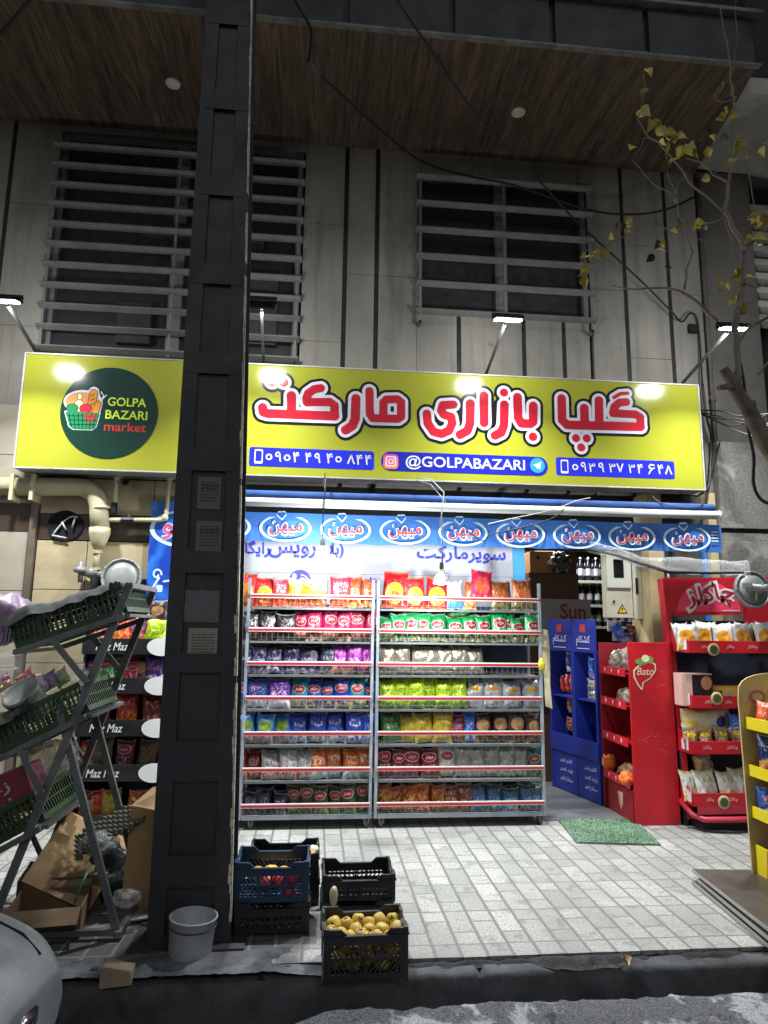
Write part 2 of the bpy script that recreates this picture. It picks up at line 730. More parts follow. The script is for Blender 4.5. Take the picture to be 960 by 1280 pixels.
def road(u, v):                # old asphalt with a ragged broken lip along the ditch
    x = -4 + 9 * u
    lip = 3.275 + .03 * mnoise.noise(Vector((x * 3, 1, 0))) + .022 * mnoise.noise(Vector((x * 11, 4, 0))) + .012 * mnoise.noise(Vector((x * 31, 4, 0)))
    if x < .15:
        lip -= .34 * (1 - math.exp(-((.15 - x) / .5) ** 1.3))
    vv = v ** .55
    y = 1.2 + (lip - 1.2) * vv
    z = -.06 + .012 * mnoise.noise(Vector((x * 5, y * 5, 0))) + .008 * mnoise.noise(Vector((x * 17, y * 17, 0))) + .004 * mnoise.noise(Vector((x * 50, y * 50, 0)))
    if v > .985:
        z -= .04
    if v == 1:
        z = -.5
    return Vector((x, y, z))


b.grid(road, 450, 70)
b.poly([(-60, -60, -.075), (60, -60, -.075), (60, 1.3, -.075), (-60, 1.3, -.075)])
b.poly([(-60, 1.3, -.075), (-3.9, 1.3, -.075), (-3.9, 3.2, -.075), (-60, 3.2, -.075)])
b.poly([(4.9, 1.3, -.075), (60, 1.3, -.075), (60, 3.2, -.075), (4.9, 3.2, -.075)])
tag(b.build('road', m_asph), kind='structure')
b = MB()
b.poly([(-200, -200, -.52), (200, -200, -.52), (200, 200, -.52), (-200, 200, -.52)])
tag(b.build('ground', m_ditch), kind='structure')

# ------------------------------------------------------------------ shop floor behind the threshold
b = MB()
b.box(-.75, 4.2, 5.99, 10.2, -.2, .012)
b.box(1.93, 2.98, 5.77, 5.99, -.1, .012, .004)
tag(b.build('shop_floor', mat('floor_tile', '74777a', .35, var=.15, scale=2, bump=.05, dirt='3a3a3a', dirt_amt=.4)), kind='structure')

# ================================================================== THE BUILDING
bld = thing('shop_building', 'grey panelled shop building with louvred windows above the yellow sign', 'building', (0, 6, 0))
tw = NT('wall_panel')
cw = tw.n('ShaderNodeNewGeometry').outputs['Position']
w1_ = tw.noise(tw.map(cw, (1, 1, .5)), 1.7, 6, .62, .5)
w2_ = tw.noise(tw.map(cw, (7, 7, .45)), 1., 6, .65, .4)
w3_ = tw.noise(cw, 38, 4, .7)
wc = tw.mix(tw.range(w1_.outputs[0], .3, .7), H('7b776e'), H('9a968c'))
wc = tw.mix(tw.math('MULTIPLY', tw.range(w2_.outputs[0], .5, .72), .6), wc, H('5b564d'))
wc = tw.mix(tw.math('MULTIPLY', tw.range(w3_.outputs[0], .55, .75), .35), wc, H('66625a'))
wc = tw.mix(tw.math('MULTIPLY', tw.range(tw.noise(cw, 5.5, 3).outputs[0], .66, .7), .4), wc, H('5e564a'))
tw.set(Base_Color=wc, Roughness=.85)
tw.bump(w3_.outputs[0], .25, .004)
m_panel = tw.m
m_dark = mat('dark_gap', '0c0c0d', .9, var=.3, bump=0)
m_seam = mat('seam_strip', '111213', .6, var=.3, bump=0)
WT, WZ = 6.0, 6.25
b = MB()
SE = .021
cols = [(-4.6, -2.955), (-2.955, -2.53), (-.25, .175), (.175, .48), (.48, .87), (2.6, 2.97), (2.97, 3.43), (3.43, 3.785)]
for x0, x1 in cols:
    zs = [2.83, 4.9, WZ] if x1 - x0 < .4 else [2.83, 4.2, 5.4, WZ]
    for z0, z1 in zip(zs, zs[1:]):
        b.box(x0 + SE, x1 - (SE if x1 not in (-2.53, .87) else 0), WT, WT + .08, z0 + .002, z1 - .002, .004)
b.box(-2.53, -.25 + SE, WT, WT + .08, 6.18, WZ, .004)
b.box(-2.53, -.25 + SE, WT, WT + .08, 2.83, 3.985, .004)
b.box(.872, 2.598 + SE, WT, WT + .08, 6.05, WZ, .004)
xs = [.87, 1.28, 1.92, 2.32, 2.6]
for x0, x1 in zip(xs, xs[1:]):
    b.box(x0 + (SE if x0 != .87 else .002), x1 - SE, WT, WT + .08, 2.83, 4.54, .004)
b.build('wall', m_panel, bld)
b = MB()
b.box(-4.6, 3.785, WT + .1, WT + .3, 2.83, 6.6)
for x in (-2.955, .175, .48, 1.28, 1.92, 2.32, 2.97, 3.43):
    z0 = 2.83
    z1 = 4.53 if .9 < x < 2.5 else WZ
    b.box(x - .017, x + .017, WT + .012, WT + .1, z0, z1)
b.build('seam_strip', m_seam, bld)

# windows with louvre bars
m_alu = mat('louvre_aluminium', '74756f', .6, .1, var=.15, scale=8, bump=.05, dirt='5a5a56', dirt_amt=.4)
m_frame = mat('window_frame', '6a6c6c', .5, .2, var=.15, scale=8, bump=.03)
m_glass = mat('dark_window', '8a8a90', .4, var=.3, scale=1.2, bump=0, spec=.6)
m_curt = mat('window_backing', '1c1b1a', .8, var=.4, scale=1.5, bump=.1)


def window(x0, x1, z0, z1, mull, bars, drop):
    b = MB()
    f = .055
    for a, c in ((x0, x0 + f), (x1 - f, x1)) + tuple((m - .06, m + .06) for m in mull):
        b.box(a, c, WT + .04, WT + .112, z0, z1, .004)
    b.box(x0 + f, x1 - f, WT + .05, WT + .11, z1 - f, z1, .004)
    b.box(x0 + f, x1 - f, WT + .05, WT + .11, z0, z0 + f, .004)
    win = b.build('window', m_frame, bld)
    b = MB()
    b.box(x0, x1, WT + .115, WT + .14, z0, z1)
    b.build('pane', m_glass, win)
    b = MB()
    for z in bars:
        M = Matrix.Translation(((x0 + x1) / 2, WT - .09, z)) @ Matrix.Rotation(R(-22), 4, 'X')
        hw = (x1 - x0) / 2 + .02
        b.box(-hw, hw, -.035, .035, -.008, .008, .003, M)
    for x in (x0 + .02, x1 - .02) + tuple(mull):
        b.box(x - .012, x + .012, WT - .085, WT - .07, bars[0] - drop, bars[-1] + .05, .002)
    for x in (x0 + .02, x1 - .02):
        b.box(x - .012, x + .012, WT - .085, WT + .01, bars[0] - drop, bars[0] - drop + .03)
        b.box(x - .012, x + .012, WT - .085, WT + .01, bars[-1] + .02, bars[-1] + .05)
    b.build('louvre', m_alu, win)
    return win


w1 = window(-2.53, -.25, 3.99, 6.175, (-1.4,), [W(62, 434, 5.9).z + i * (W(70, 180, 5.9).z - W(62, 434, 5.9).z) / 10 for i in range(11)], .03)
b = MB()
b.box(-1.75, -.6, WT + .02, WT + .1, 5.05, 5.32, .01)
b.box(-1.0, -.45, WT + .02, WT + .1, 4.15, 4.9, .01)
b.box(-1.9, -1.6, WT + .02, WT + .1, 4.1, 4.5, .01)
b.build('blind', mat('dark_blind', '26272c', .7), w1)
w2 = window(.872, 2.6, 4.545, 6.045, (1.72,), [W(521, y, 5.9).z for y in (387.7, 352.7, 318.5, 285, 252, 219)], .12)

# timber soffit of the overhang, its downlights and the fascia
ts = NT('soffit_timber')
c = ts.coord()
pl = ts.map(c, (1 / .11, 1 / 1.4, 1), (0, 0, 0))
grain = ts.noise(ts.map(c, (22, 1.6, 1)), 1., 8, .65, 1.4)
tone = ts.noise(ts.map(c, (9, .9, 1)), 1., 2)
col = ts.mix(ts.range(grain.outputs[0], .35, .68), H('372d25'), H('88725c'))
col = ts.mix(ts.range(tone.outputs[0], .3, .7), ts.mix(.55, col, H('2a221c')), col)
ts.set(Base_Color=col, Roughness=.55)
ts.bump(grain.outputs[0], .35, .004)
m_soffit = ts.m
b = MB()
b.prism([(-4.6, 4.66, 6.25), (3.55, 4.66, 6.25), (3.785, 6.06, 6.25), (-4.6, 6.06, 6.25)], (0, 0, .06))
b.build('soffit', m_soffit, bld)
for px, py in ((216, 104), (648, 140)):
    p = G(px, py, 6.25)
    b = MB()
    b.lathe([(.0, 0), (.045, 0), (.062, .006), (.066, .018)], Matrix.Translation((p.x, p.y, 6.234)), 24)
    b.build('downlight', mat('downlight_white', 'd8d6c4', .5, var=.05, bump=0), bld)
m_fascia = mat('fascia_panel', '3b3c3d', .75, var=.2, scale=2, bump=.1, dirt='1d1d1d')
b = MB()
fx = [-4.6, -1.58, -.74, .1, .95, 1.78, 2.58, 3.55]
for x0, x1 in zip(fx, fx[1:]):
    b.box(x0 + .025, x1 - .025, 4.63, 4.67, 6.262, 6.69, .004)
b.box(-4.6, 3.55, 4.675, 4.72, 6.26, 6.69)
b.build('fascia', [m_fascia], bld)
b = MB()
b.box(-4.6, 3.6, 4.57, 4.9, 6.70, 6.735, .006)
b.box(-4.6, 3.57, 4.615, 4.66, 6.238, 6.258, .003)
b.build('ledge', mat('ledge_strip', '77756f', .7, var=.3, scale=9, bump=.2, dirt='2a2a2a'), bld)
b = MB()
b.box(-4.6, 3.55, 4.72, 9, 6.75, 9.5)
b.build('upper_storey', mat('upper_wall', '141414', .9), bld)

# ground floor of the building
m_marble = mat('travertine', 'b3a583', .45, var=.14, scale=1.6, bump=.08, dirt='82745a', dirt_amt=.6, stretch=(1, 1, 1.7))
m_brown = mat('brown_stone', '40342b', .35, var=.2, scale=3, bump=.05)
b = MB()
zc = [(0, .62), (.62, 1.24), (1.24, 1.85), (1.85, 2.27), (2.50, 2.82)]
for z0, z1 in zc:
    xx = [-2.4, -1.98, -1.45, -.76] if z0 > 1.5 else [-2.4, -1.6, -.76]
    for x0, x1 in zip(xx, xx[1:]):
        b.box(x0 + .003, x1 - .003, WT, WT + .12, z0 + .003, z1 - .003, .003)
b.build('stone_cladding', m_marble, bld)
b = MB()
b.box(-2.398, -1.86, WT + .001, WT + .12, 2.275, 2.495, .003)
b.box(-1.855, -.76, WT + .002, WT + .12, 2.275, 2.495, .003)
b.build('stone_band', m_marble, bld).data.materials[0] = m_brown
b = MB()
b.box(-4.6, 3.0, WT + .125, WT + .2, 2.3, 2.83)
b.box(-4.6, -.76, WT + .125, WT + .2, 0, 2.4)
b.build('lintel', m_dark, bld)
# left bay, a step forward, with its own band and a corner trim
m_marb2 = mat('pale_stone', 'a39a8a', .5, var=.14, scale=2.2, bump=.1, dirt='766c5e', dirt_amt=.6, stretch=(1, 1, 1.4))
b = MB()
for z0, z1 in ((0, .55), (.555, 1.2), (1.205, 1.83), (1.835, 2.33), (2.58, 3.0), (3.005, 3.45)):
    for x0, x1 in ((-4.6, -3.4), (-3.395, -2.47)):
        b.box(x0, x1, WT - .03, WT + .1, z0, z1, .003)
b.build('stone_cladding', m_marb2, bld)
b = MB()
b.box(-4.6, -2.47, WT - .028, WT + .1, 2.333, 2.577, .003)
b.build('stone_band', m_brown, bld)
b = MB()
b.box(-2.462, -2.405, WT - .045, WT + .05, 0, 2.7, .006)
b.build('corner_trim', mat('trim_metal', '6e6357', .5, .3, var=.2, bump=.05), bld)

# shop interior shell
m_int = mat('interior_wall', '8c8a80', .8, var=.1, scale=2, bump=.05, dirt='4a463e', dirt_amt=.4)
b = MB()
b.box(-.78, -.72, 6.12, 10.2, 0, 2.9)
b.box(4.0, 4.06, 6.3, 10.2, 0, 2.9)
b.box(-.78, 4.06, 10.1, 10.2, 0, 2.9)
b.box(-.78, 4.06, 6.2, 10.2, 2.9, 2.95)
b.build('interior_wall', m_int, bld)
# door jamb and the pier right of the door
m_jamb = mat('jamb_stone', 'a3946f', .5, var=.2, scale=4, bump=.15, dirt='6b5d42', dirt_amt=.6)
b = MB()
b.box(3.02, 3.165, 5.9, 6.3, 0, 2.85, .006)
b.box(3.62, 3.70, 5.9, 6.15, 0, 2.85, .006)
b.build('door_jamb', m_jamb, bld)
b = MB()
b.box(3.17, 3.615, 6.0, 6.1, 0, 2.85)
b.build('pier_wall', mat('dark_wall', '34322e', .8, var=.2), bld)
t_ = W(845, 690, 5.97)
b = MB()
for x0, x1, z0, z1 in ((3.17, 3.2, 1.6, 2.5), (3.58, 3.615, 1.6, 2.5), (3.2, 3.58, 2.47, 2.5)):
    b.box(x0, x1, 5.955, 5.995, z0, z1, .003)
b.build('blue_frame', mat('blue_enamel', '2f6fb5', .4, var=.1, bump=.03), bld)

# stone pier and dark flank at the right end
m_granite = NT('granite')
c = m_granite.coord()
g1 = m_granite.noise(c, 130, 2, .7)
g2 = m_granite.noise(c, 2.2, 6, .6, .6)
cc = m_granite.mix(m_granite.range(g1.outputs[0], .35, .65), H('4d4c49'), H('85837d'))
cc = m_granite.mix(m_granite.math('MULTIPLY', m_granite.range(g2.outputs[0], .55, .6), .25), cc, H('cfcabb'))
m_granite.set(Base_Color=cc, Roughness=.3)
m_granite.bump(g1.outputs[0], .1, .003)
m_granite = m_granite.m
b = MB()
for z0, z1 in ((0, .7), (.704, 1.4), (1.404, 2.40), (2.515, 3.34)):
    b.box(3.715, 4.6, 5.85, 6.3, z0, z1, .006)
    b.box(4.605, 6.5, 5.85, 6.3, z0, z1, .006)
b.box(3.72, 6.5, 5.856, 6.3, 2.403, 2.47, .002)
b.build('stone_pier', m_granite, bld)
b = MB()
b.box(3.73, 6.5, 5.88, 6.28, 2.471, 2.514)
b.build('groove', m_dark, bld)
m_flank = mat('flank_wall', '6d6a64', .85, var=.15, scale=2, bump=.15, dirt='2c2a27', dirt_amt=.5)
b = MB()
b.box(3.80, 4.38, 6.02, 6.3, 3.34, 6.3)
b.box(3.66, 3.78, 5.95, 6.2, 2.86, 3.35)
b.build('flank_wall', m_flank, bld)
b = MB()
b.tube([(3.80, 5.99, 3.3), (3.80, 5.99, 6.2)], .022, 8)
for z in (3.8, 4.7, 5.6):
    b.box(3.77, 3.83, 5.97, 6.02, z, z + .03)
b.build('drain_pipe', mat('old_pipe', '5b564e', .7, var=.3), bld)

# neighbouring house on the right: lit shutters under a white balcony slab
nb = thing('neighbour_house', 'dark neighbouring house with pale shutter slats under a white balcony slab', 'house', (4.8, 6.2, 0))
b = MB()
b.box(4.385, 9, 6.25, 6.5, 3.35, 6.6)
b.box(3.6, 12, 6.35, 6.8, 6.61, 13)  # upper wall added to hide the bright sky
b.build('wall', mat('neighbour_wall', '2a2927', .9), nb)
b = MB()
z = 4.72
while z < 6.1:
    M = Matrix.Translation((5.4, 6.12, z)) @ Matrix.Rotation(R(-20), 4, 'X')
    b.box(-.99, 1.4, -.05, .05, -.045, .045, .004, M)
    z += .155
b.build('shutter', mat('shutter_slat', 'c2c3b9', .6, var=.15, scale=3, bump=.05, dirt='7d7c74'), nb)
b = MB()
b.prism([(3.5, 5.0, 6.32), (6.5, 4.9, 6.32), (6.5, 6.2, 6.32), (3.8, 6.0, 6.32)], (0, 0, .16))
b.build('balcony_slab', mat('slab_white', 'a9a79c', .8, var=.15, scale=2, bump=.2, dirt='5c584c', dirt_amt=.7), nb)
b = MB()
b.box(3.62, 3.95, 4.2, 4.3, 6.78, 7.0, .02)
b.build('eave_lamp', mat('eave_white', 'b9bdb8', .6), nb)

# ================================================================== THE SIGN
SY = 5.70                       # face of the light box
def S(px, py):                  # photograph -> sign plane (x, z)
    p = W(px, py, SY)
    return (p.x, p.z)


def zoomed(ox, oy, k):
    return lambda pts: [S(ox + x / k, oy + y / k) for x, y in pts]


sign = thing('shop_sign', 'long yellow shop sign with red Persian lettering, phone numbers and a green logo', 'sign', (.48, 5.8, 2.84))
m_vinyl = {}


def vinyl(key, hx, rough=.15):
    if key not in m_vinyl:
        t = NT('vinyl_' + key)
        n = t.noise(t.coord(), 1.1, 3)
        c0 = H(hx)
        t.set(Base_Color=t.mix(n.outputs[0], tuple(v * .93 for v in c0), tuple(min(1, v * 1.05) for v in c0)), Roughness=rough, Specular_IOR_Level=.45)
        t.bump(t.noise(t.coord(), 2.6, 2).outputs[0], .03, .02)
        m_vinyl[key] = t.m
    return m_vinyl[key]


sx0, sx1, sz0, sz1 = -2.512, 3.475, 2.842, 3.822
b = MB()
b.box(sx0, sx1, SY, SY + .17, sz0, sz1, .004)
b.build('face', vinyl('yellow', '90922a'), sign)
b = MB()
for x0, x1, z0, z1 in ((sx0 - .014, sx0 - .001, sz0 - .012, sz1 + .012), (sx1 + .001, sx1 + .014, sz0 - .012, sz1 + .012), (sx0, sx1, sz0 - .014, sz0 - .001), (sx0, sx1, sz1 + .001, sz1 + .014)):
    b.box(x0, x1, SY - .006, SY + .19, z0, z1, .003)
b.build('edge_trim', mat('white_trim', 'a9aaa5', .45, .2, var=.15, bump=.03, dirt='5d5d58'), sign)
b = MB()
for x in (-2.2, -1.2, -.1, .75, 1.75, 2.8):
    b.box(x - .03, x + .03, SY + .18, 6.0, 2.86, 2.92)
    b.box(x - .03, x + .03, SY + .18, 6.0, 3.70, 3.76)
b.build('bracket', mat('bracket_steel', '202022', .6, .5), sign)

z1_ = zoomed(310, 455, 4.8)
z2_ = zoomed(510, 465, 5.053)
z3_ = zoomed(680, 475, 4.8)
RR = .0405
w_market = [(z1_([(88, 262), (92, 290), (120, 298), (520, 313)]), RR), (z1_([(260, 190), (262, 300)]), RR),
            (z1_([(436, 146), (398, 152), (362, 178), (352, 205), (354, 231), (490, 229), (518, 250), (520, 312)]), RR * .93),
            (z1_([(145, 110)]), RR * .98), (z1_([(215, 112)]), RR * .98)]
w_r = [(z1_([(647, 208), (643, 330), (625, 372), (585, 397)]), RR)]
w_ma = [(z1_([(728, 163), (731, 300), (748, 326), (900, 330), (918, 318), (918, 230), (895, 212), (830, 214), (812, 232), (812, 325)]), RR * .9)]
w_y = [(z2_([(118, 265), (124, 325), (160, 378), (210, 392), (258, 372), (279, 325), (272, 285), (225, 270), (210, 245), (220, 210), (285, 207)]), RR * .95)]
w_r2 = [(z2_([(393, 200), (391, 325), (375, 372), (328, 397)]), RR)]
w_a = [(z2_([(478, 150), (480, 322)]), RR)]
w_z = [(z2_([(608, 208), (605, 335), (588, 382), (548, 402)]), RR), (z2_([(605, 131)]), RR * .95)]
w_ba = [(z2_([(690, 160), (694, 290), (715, 325), (770, 328), (789, 315), (790, 215)]), RR), (z2_([(788, 410)]), RR)]
w_gl = [(z3_([(104, 112), (107, 240), (135, 270), (578, 282)]), RR), (z3_([(240, 170), (243, 265)]), RR), (z3_([(328, 124), (330, 268)]), RR),
        (z3_([(492, 133), (450, 137), (420, 163), (412, 200), (548, 207), (576, 225), (578, 280)]), RR * .93),
        (z3_([(500, 80), (455, 84), (418, 106)]), RR * .42)] + [(z3_([p]), RR * .92) for p in ((190, 350), (255, 351), (222, 405))]
groups = [w_market, w_r, w_ma, w_y, w_r2, w_a, w_z, w_ba, w_gl]
allw = sum(groups, [])
xs = [p[0] for s_ in allw for p in s_[0]]
zs = [p[1] for s_ in allw for p in s_[0]]
bx = (min(xs) - .14, max(xs) + .14, min(zs) - .14, max(zs) + .14)
fl = d_strokes(allw)
b = MB()
b.sdf(d_off(fl, .052), *bx, .011, SY - .0025)  # printed black border all round the letters
b.build('letter_border', vinyl('black', '16161a'), sign)
b = MB()
b.sdf(d_off(fl, .027), *bx, .008, SY - .0045)
b.build('letter_outline', vinyl('white', 'c4c4cc'), sign)
b = MB()
b.sdf(fl, *bx, .0065, SY - .0065)
b.build('lettering', vinyl('red', 'ab1c2c'), sign)
# white slots cut into the kaf and gaf
b = MB()
for pts in (z1_([(380, 262), (488, 264)]), z3_([(372, 240), (545, 242)])):
    b.sdf(d_strokes([(pts, .010)]), pts[0][0] - .02, pts[1][0] + .02, pts[0][1] - .03, pts[0][1] + .03, .005, SY - .0085)
b.build('letter_slot', vinyl('white', 'c4c4cc'), sign)


def smartphone(b, px, py, h):
    x, z = S(px, py)
    w = h * .56
    o = d_rr(x - w / 2, x + w / 2, z - h / 2, z + h / 2, h * .1)
    i = d_rr(x - w * .38, x + w * .38, z - h * .34, z + h * .39, h * .03)
    b.sdf(d_not(o, i), x - w, x + w, z - h, z + h, .004, SY - .0055)


def number_panel(p0, p1, digits, phone, dg0, dg1):
    (xa, za), (xb, zb) = S(*p0), S(*p1)
    zc = (za + zb) / 2
    b = MB()
    b.sdf(d_rr(xa, xb, zc - .083, zc + .083, .022), xa - .02, xb + .02, zc - .1, zc + .1, .008, SY - .0025)
    pn = b.build('number_panel', vinyl('blue', '2229b4'), sign)
    b = MB()
    b.mi = 0
    smartphone(b, *phone, .125)
    for d, p in digits:
        x, z = S(*p)
        if d == '۰':
            b.sdf(d_not(d_ell(x, z, .028, .028), d_ell(x, z, .0155, .0155)), x - .04, x + .04, z - .04, z + .04, .004, SY - .0055)
        elif d == '۶':
            u_ = lambda q: (x + (q[0] - .5) * .062, z + (q[1] - .5) * .088)
            b.sdf(d_strokes([([u_(q) for q in ((.9, .9), (.5, .98), (.16, .82), (.2, .62), (.5, .55), (.92, .6))], .0062), ([u_(q) for q in ((.66, .56), (.34, .3), (.1, .03))], .0062)]), x - .06, x + .06, z - .07, z + .07, .004, SY - .0055)
        else:
            b.text(d, x, z, h=.088, y=SY - .0055, off=.012, res=4)
    b.build('digits', vinyl('white', 'c4c4cc'), pn)


D1 = [('۰', 126, 558), ('۹', 182, 557), ('۰', 235, 563), ('۴', 289, 560), ('۴', 362, 563), ('۹', 417, 565), ('۴', 490, 567), ('۰', 543, 573), ('۸', 618, 572), ('۴', 668, 575), ('۴', 720, 577)]
number_panel((311.5, 570.5), (467.5, 575.8), [(d, (310 + x / 4.8, 455 + y / 4.8)) for d, x, y in D1], (310 + 64 / 4.8, 455 + 555 / 4.8), 0, 0)
D2 = [('۰', 186, 523), ('۹', 236, 521), ('۳', 287, 525), ('۹', 342, 525), ('۳', 408, 527), ('۷', 455, 529), ('۳', 525, 531), ('۴', 575, 533), ('۶', 643, 535), ('۴', 697, 537), ('۸', 745, 539)]
number_panel((695, 584), (843, 586.5), [(d, (680 + x / 4.8, 475 + y / 4.8)) for d, x, y in D2], (680 + 122 / 4.8, 475 + 520 / 4.8), 0, 0)
# social handle with its two round badges
(xa, za), (xb, zb) = S(476.5, 578), S(684.5, 581.5)
zc = (za + zb) / 2
b = MB()
b.sdf(d_rr(xa, xb, zc - .087, zc + .087, .085), xa - .02, xb + .02, zc - .1, zc + .1, .007, SY - .0025)
pn = b.build('handle_panel', vinyl('navy', '1c2390'), sign)
x0, z0 = S(507, 578.6)
x1, z1 = S(656, 581.5)
b = MB()
b.text('@GOLPABAZARI', (x0 + x1) / 2, (z0 + z1) / 2 - .003, w=x1 - x0, h=.125, y=SY - .0055, off=.012, res=4)
b.build('handle_lettering', vinyl('white', 'c4c4cc'), pn)
x, z = S(488.5, 577)
b = MB()
b.mi = 0
b.sdf(d_rr(x - .066, x + .066, z - .066, z + .066, .035), x - .08, x + .08, z - .08, z + .08, .006, SY - .0045)
b.mi = 1
b.sdf(d_not(d_rr(x - .047, x + .047, z - .047, z + .047, .02), d_rr(x - .036, x + .036, z - .036, z + .036, .014)), x - .06, x + .06, z - .06, z + .06, .004, SY - .0065)
b.sdf(d_not(d_ell(x, z, .025, .025), d_ell(x, z, .015, .015)), x - .04, x + .04, z - .04, z + .04, .004, SY - .0065)
b.sdf(d_ell(x + .026, z + .026, .006, .006), x, x + .04, z, z + .04, .003, SY - .0065)
ti = NT('badge_pink')
gp = ti.n('ShaderNodeSeparateXYZ')
ti.put(gp.inputs[0], ti.coord('Generated'))
ti.set(Base_Color=ti.mix(gp.outputs[2], H('e8793f'), H('c22f8e')), Roughness=.3)
b.build('photo_badge', [ti.m, vinyl('white', 'c4c4cc')], pn)
x, z = S(510 + 817 / 5.053, 465 + 591 / 5.053)
b = MB()
b.sdf(d_ell(x, z, .068, .068), x - .08, x + .08, z - .08, z + .08, .006, SY - .0045)
b.mi = 1
b.sdf(d_poly([(x - .04, z + .0), (x + .036, z + .036), (x + .022, z - .04), (x + .004, z - .022), (x - .008, z - .034), (x - .01, z - .012)]), x - .06, x + .06, z - .06, z + .06, .004, SY - .0065)
b.build('plane_badge', [vinyl('sky', '2f86d0'), vinyl('white', 'c4c4cc')], pn)

# round logo
LX, LZ = S(137, 516)
LR = .4
b = MB()
b.lathe([(LR, 0), (LR, .002)], Matrix.Translation((LX, SY - .0028, LZ)) @ Matrix.Rotation(R(90), 4, 'X'), 72, smooth=False)
logo = b.build('logo', vinyl('green', '0f2f26'), sign)
zl = zoomed(70, 450, 6.0)
b = MB()
g0, g1 = zl([(390, 320)])[0], zl([(676, 330)])[0]


def fit_text(b, s_, a, c, h, y, off=.012):
    b.text(s_, (a[0] + c[0]) / 2, (a[1] + c[1]) / 2, w=c[0] - a[0], h=h, y=y, off=off, res=4)


fit_text(b, 'GOLPA', zl([(390, 314)])[0], zl([(678, 322)])[0], .076, SY - .0055)
fit_text(b, 'BAZARI', zl([(372, 410)])[0], zl([(686, 418)])[0], .076, SY - .0055)
b.build('logo_lettering', vinyl('lime', 'c3df3a'), logo)
b = MB()
fit_text(b, 'market', zl([(362, 501)])[0], zl([(678, 508)])[0], .078, SY - .0055)
b.build('logo_lettering', vinyl('brick', 'b8332c'), logo)
b = MB()
C_ = ['white', 'c4c4cc'], ['peach', 'd08e57'], ['leaf', '1f7a4c'], ['dark', '0d2a22'], ['tomato', 'c3283a'], ['cream', 'e2e3a8'], ['crust', 'c98333'], ['bow', 'a02a30']


def fig(i, f, pts, y):
    xs, zs = [p[0] for p in pts], [p[1] for p in pts]
    b.mi = i
    b.sdf(f, min(xs) - .06, max(xs) + .06, min(zs) - .06, max(zs) + .06, .0042, SY - y)


def ell(cx, cy, rx, ry):
    (x, z) = zl([(cx, cy)])[0]
    k = abs(zl([(cx + 100, cy)])[0][0] - x) / 100
    return d_ell(x, z, rx * k, ry * k), [(x - rx * k, z - ry * k), (x + rx * k, z + ry * k)]


k1 = .00112
bas = zl([(72, 388), (328, 402), (300, 500), (270, 522), (130, 518), (100, 495)])
f, pp = ell(205, 315, 135, 88)
fo = d_off(d_or(f, d_poly(bas), d_strokes([(zl([(285, 240), (262, 370)]), .036), (zl([(318, 330), (300, 390)]), .028)])), .008)
fig(0, fo, bas + pp, .0052)
f, pp = ell(200, 318, 128, 82)
fig(1, f, pp, .0062)
bg_ = zl([(285, 250), (262, 370)])
fig(3, d_strokes([(bg_, .036)]), bg_, .0068)
fig(6, d_strokes([(bg_, .031)]), bg_, .0074)
cr = sum([zl([(262, 272 + 34 * i), (292, 258 + 34 * i)]) for i in range(3)], [])
fig(3, d_strokes([(cr[2 * i:2 * i + 2], .003) for i in range(3)]), cr, .0078)
bg_ = zl([(320, 330), (300, 388)])
fig(3, d_strokes([(bg_, .027)]), bg_, .0076)
fig(6, d_strokes([(bg_, .023)]), bg_, .0082)
bt = zl([(180, 268), (180, 285), (174, 330), (174, 360)])
fig(3, d_strokes([(bt[:2], .021), (bt[2:], .036)]), bt, .0070)
fig(5, d_strokes([(bt[:2], .016), (bt[2:], .031)]), bt, .0076)
for cx, cy, r, i in ((125, 362, 41, 2), (225, 365, 43, 4)):
    f, pp = ell(cx, cy, r, r * .8)
    fig(3, d_off(f, .005), pp, .0080)
    fig(i, f, pp, .0086)
fig(2, d_poly(bas), bas, .0090)
ln = []
for i in range(7):
    a = zl([(100 + i * 34, 402), (122 + i * 26, 516)])
    ln.append((a, .0035))
for yy, d in ((420, 0), (452, 8), (484, 16)):
    ln.append((zl([(82 + d, yy), (322 - d, yy + 4)]), .0035))
fig(3, d_and(d_strokes(ln), d_poly(bas)), bas, .0095)
bw = zl([(258, 432)])[0]
for dx, dz in ((-.028, .008), (.028, .008)):
    f = d_ell(bw[0] + dx, bw[1] + dz, .024, .018)
    fig(7, f, [(bw[0] + dx, bw[1])], .0100)
fig(7, d_strokes([([bw, (bw[0] - .022, bw[1] - .045)], .007), ([bw, (bw[0] + .022, bw[1] - .045)], .007)]), [bw], .0100)
cel = [(zl([(325, 330), (360, 272)]), .004), (zl([(345, 300), (380, 265)]), .004), (zl([(335, 310), (325, 250)]), .004), (zl([(340, 240), (362, 275)]), .004)]
fig(0, d_strokes(cel), sum([c[0] for c in cel], []), .0058)
b.build('basket_picture', [vinyl(*c) for c in C_], logo)

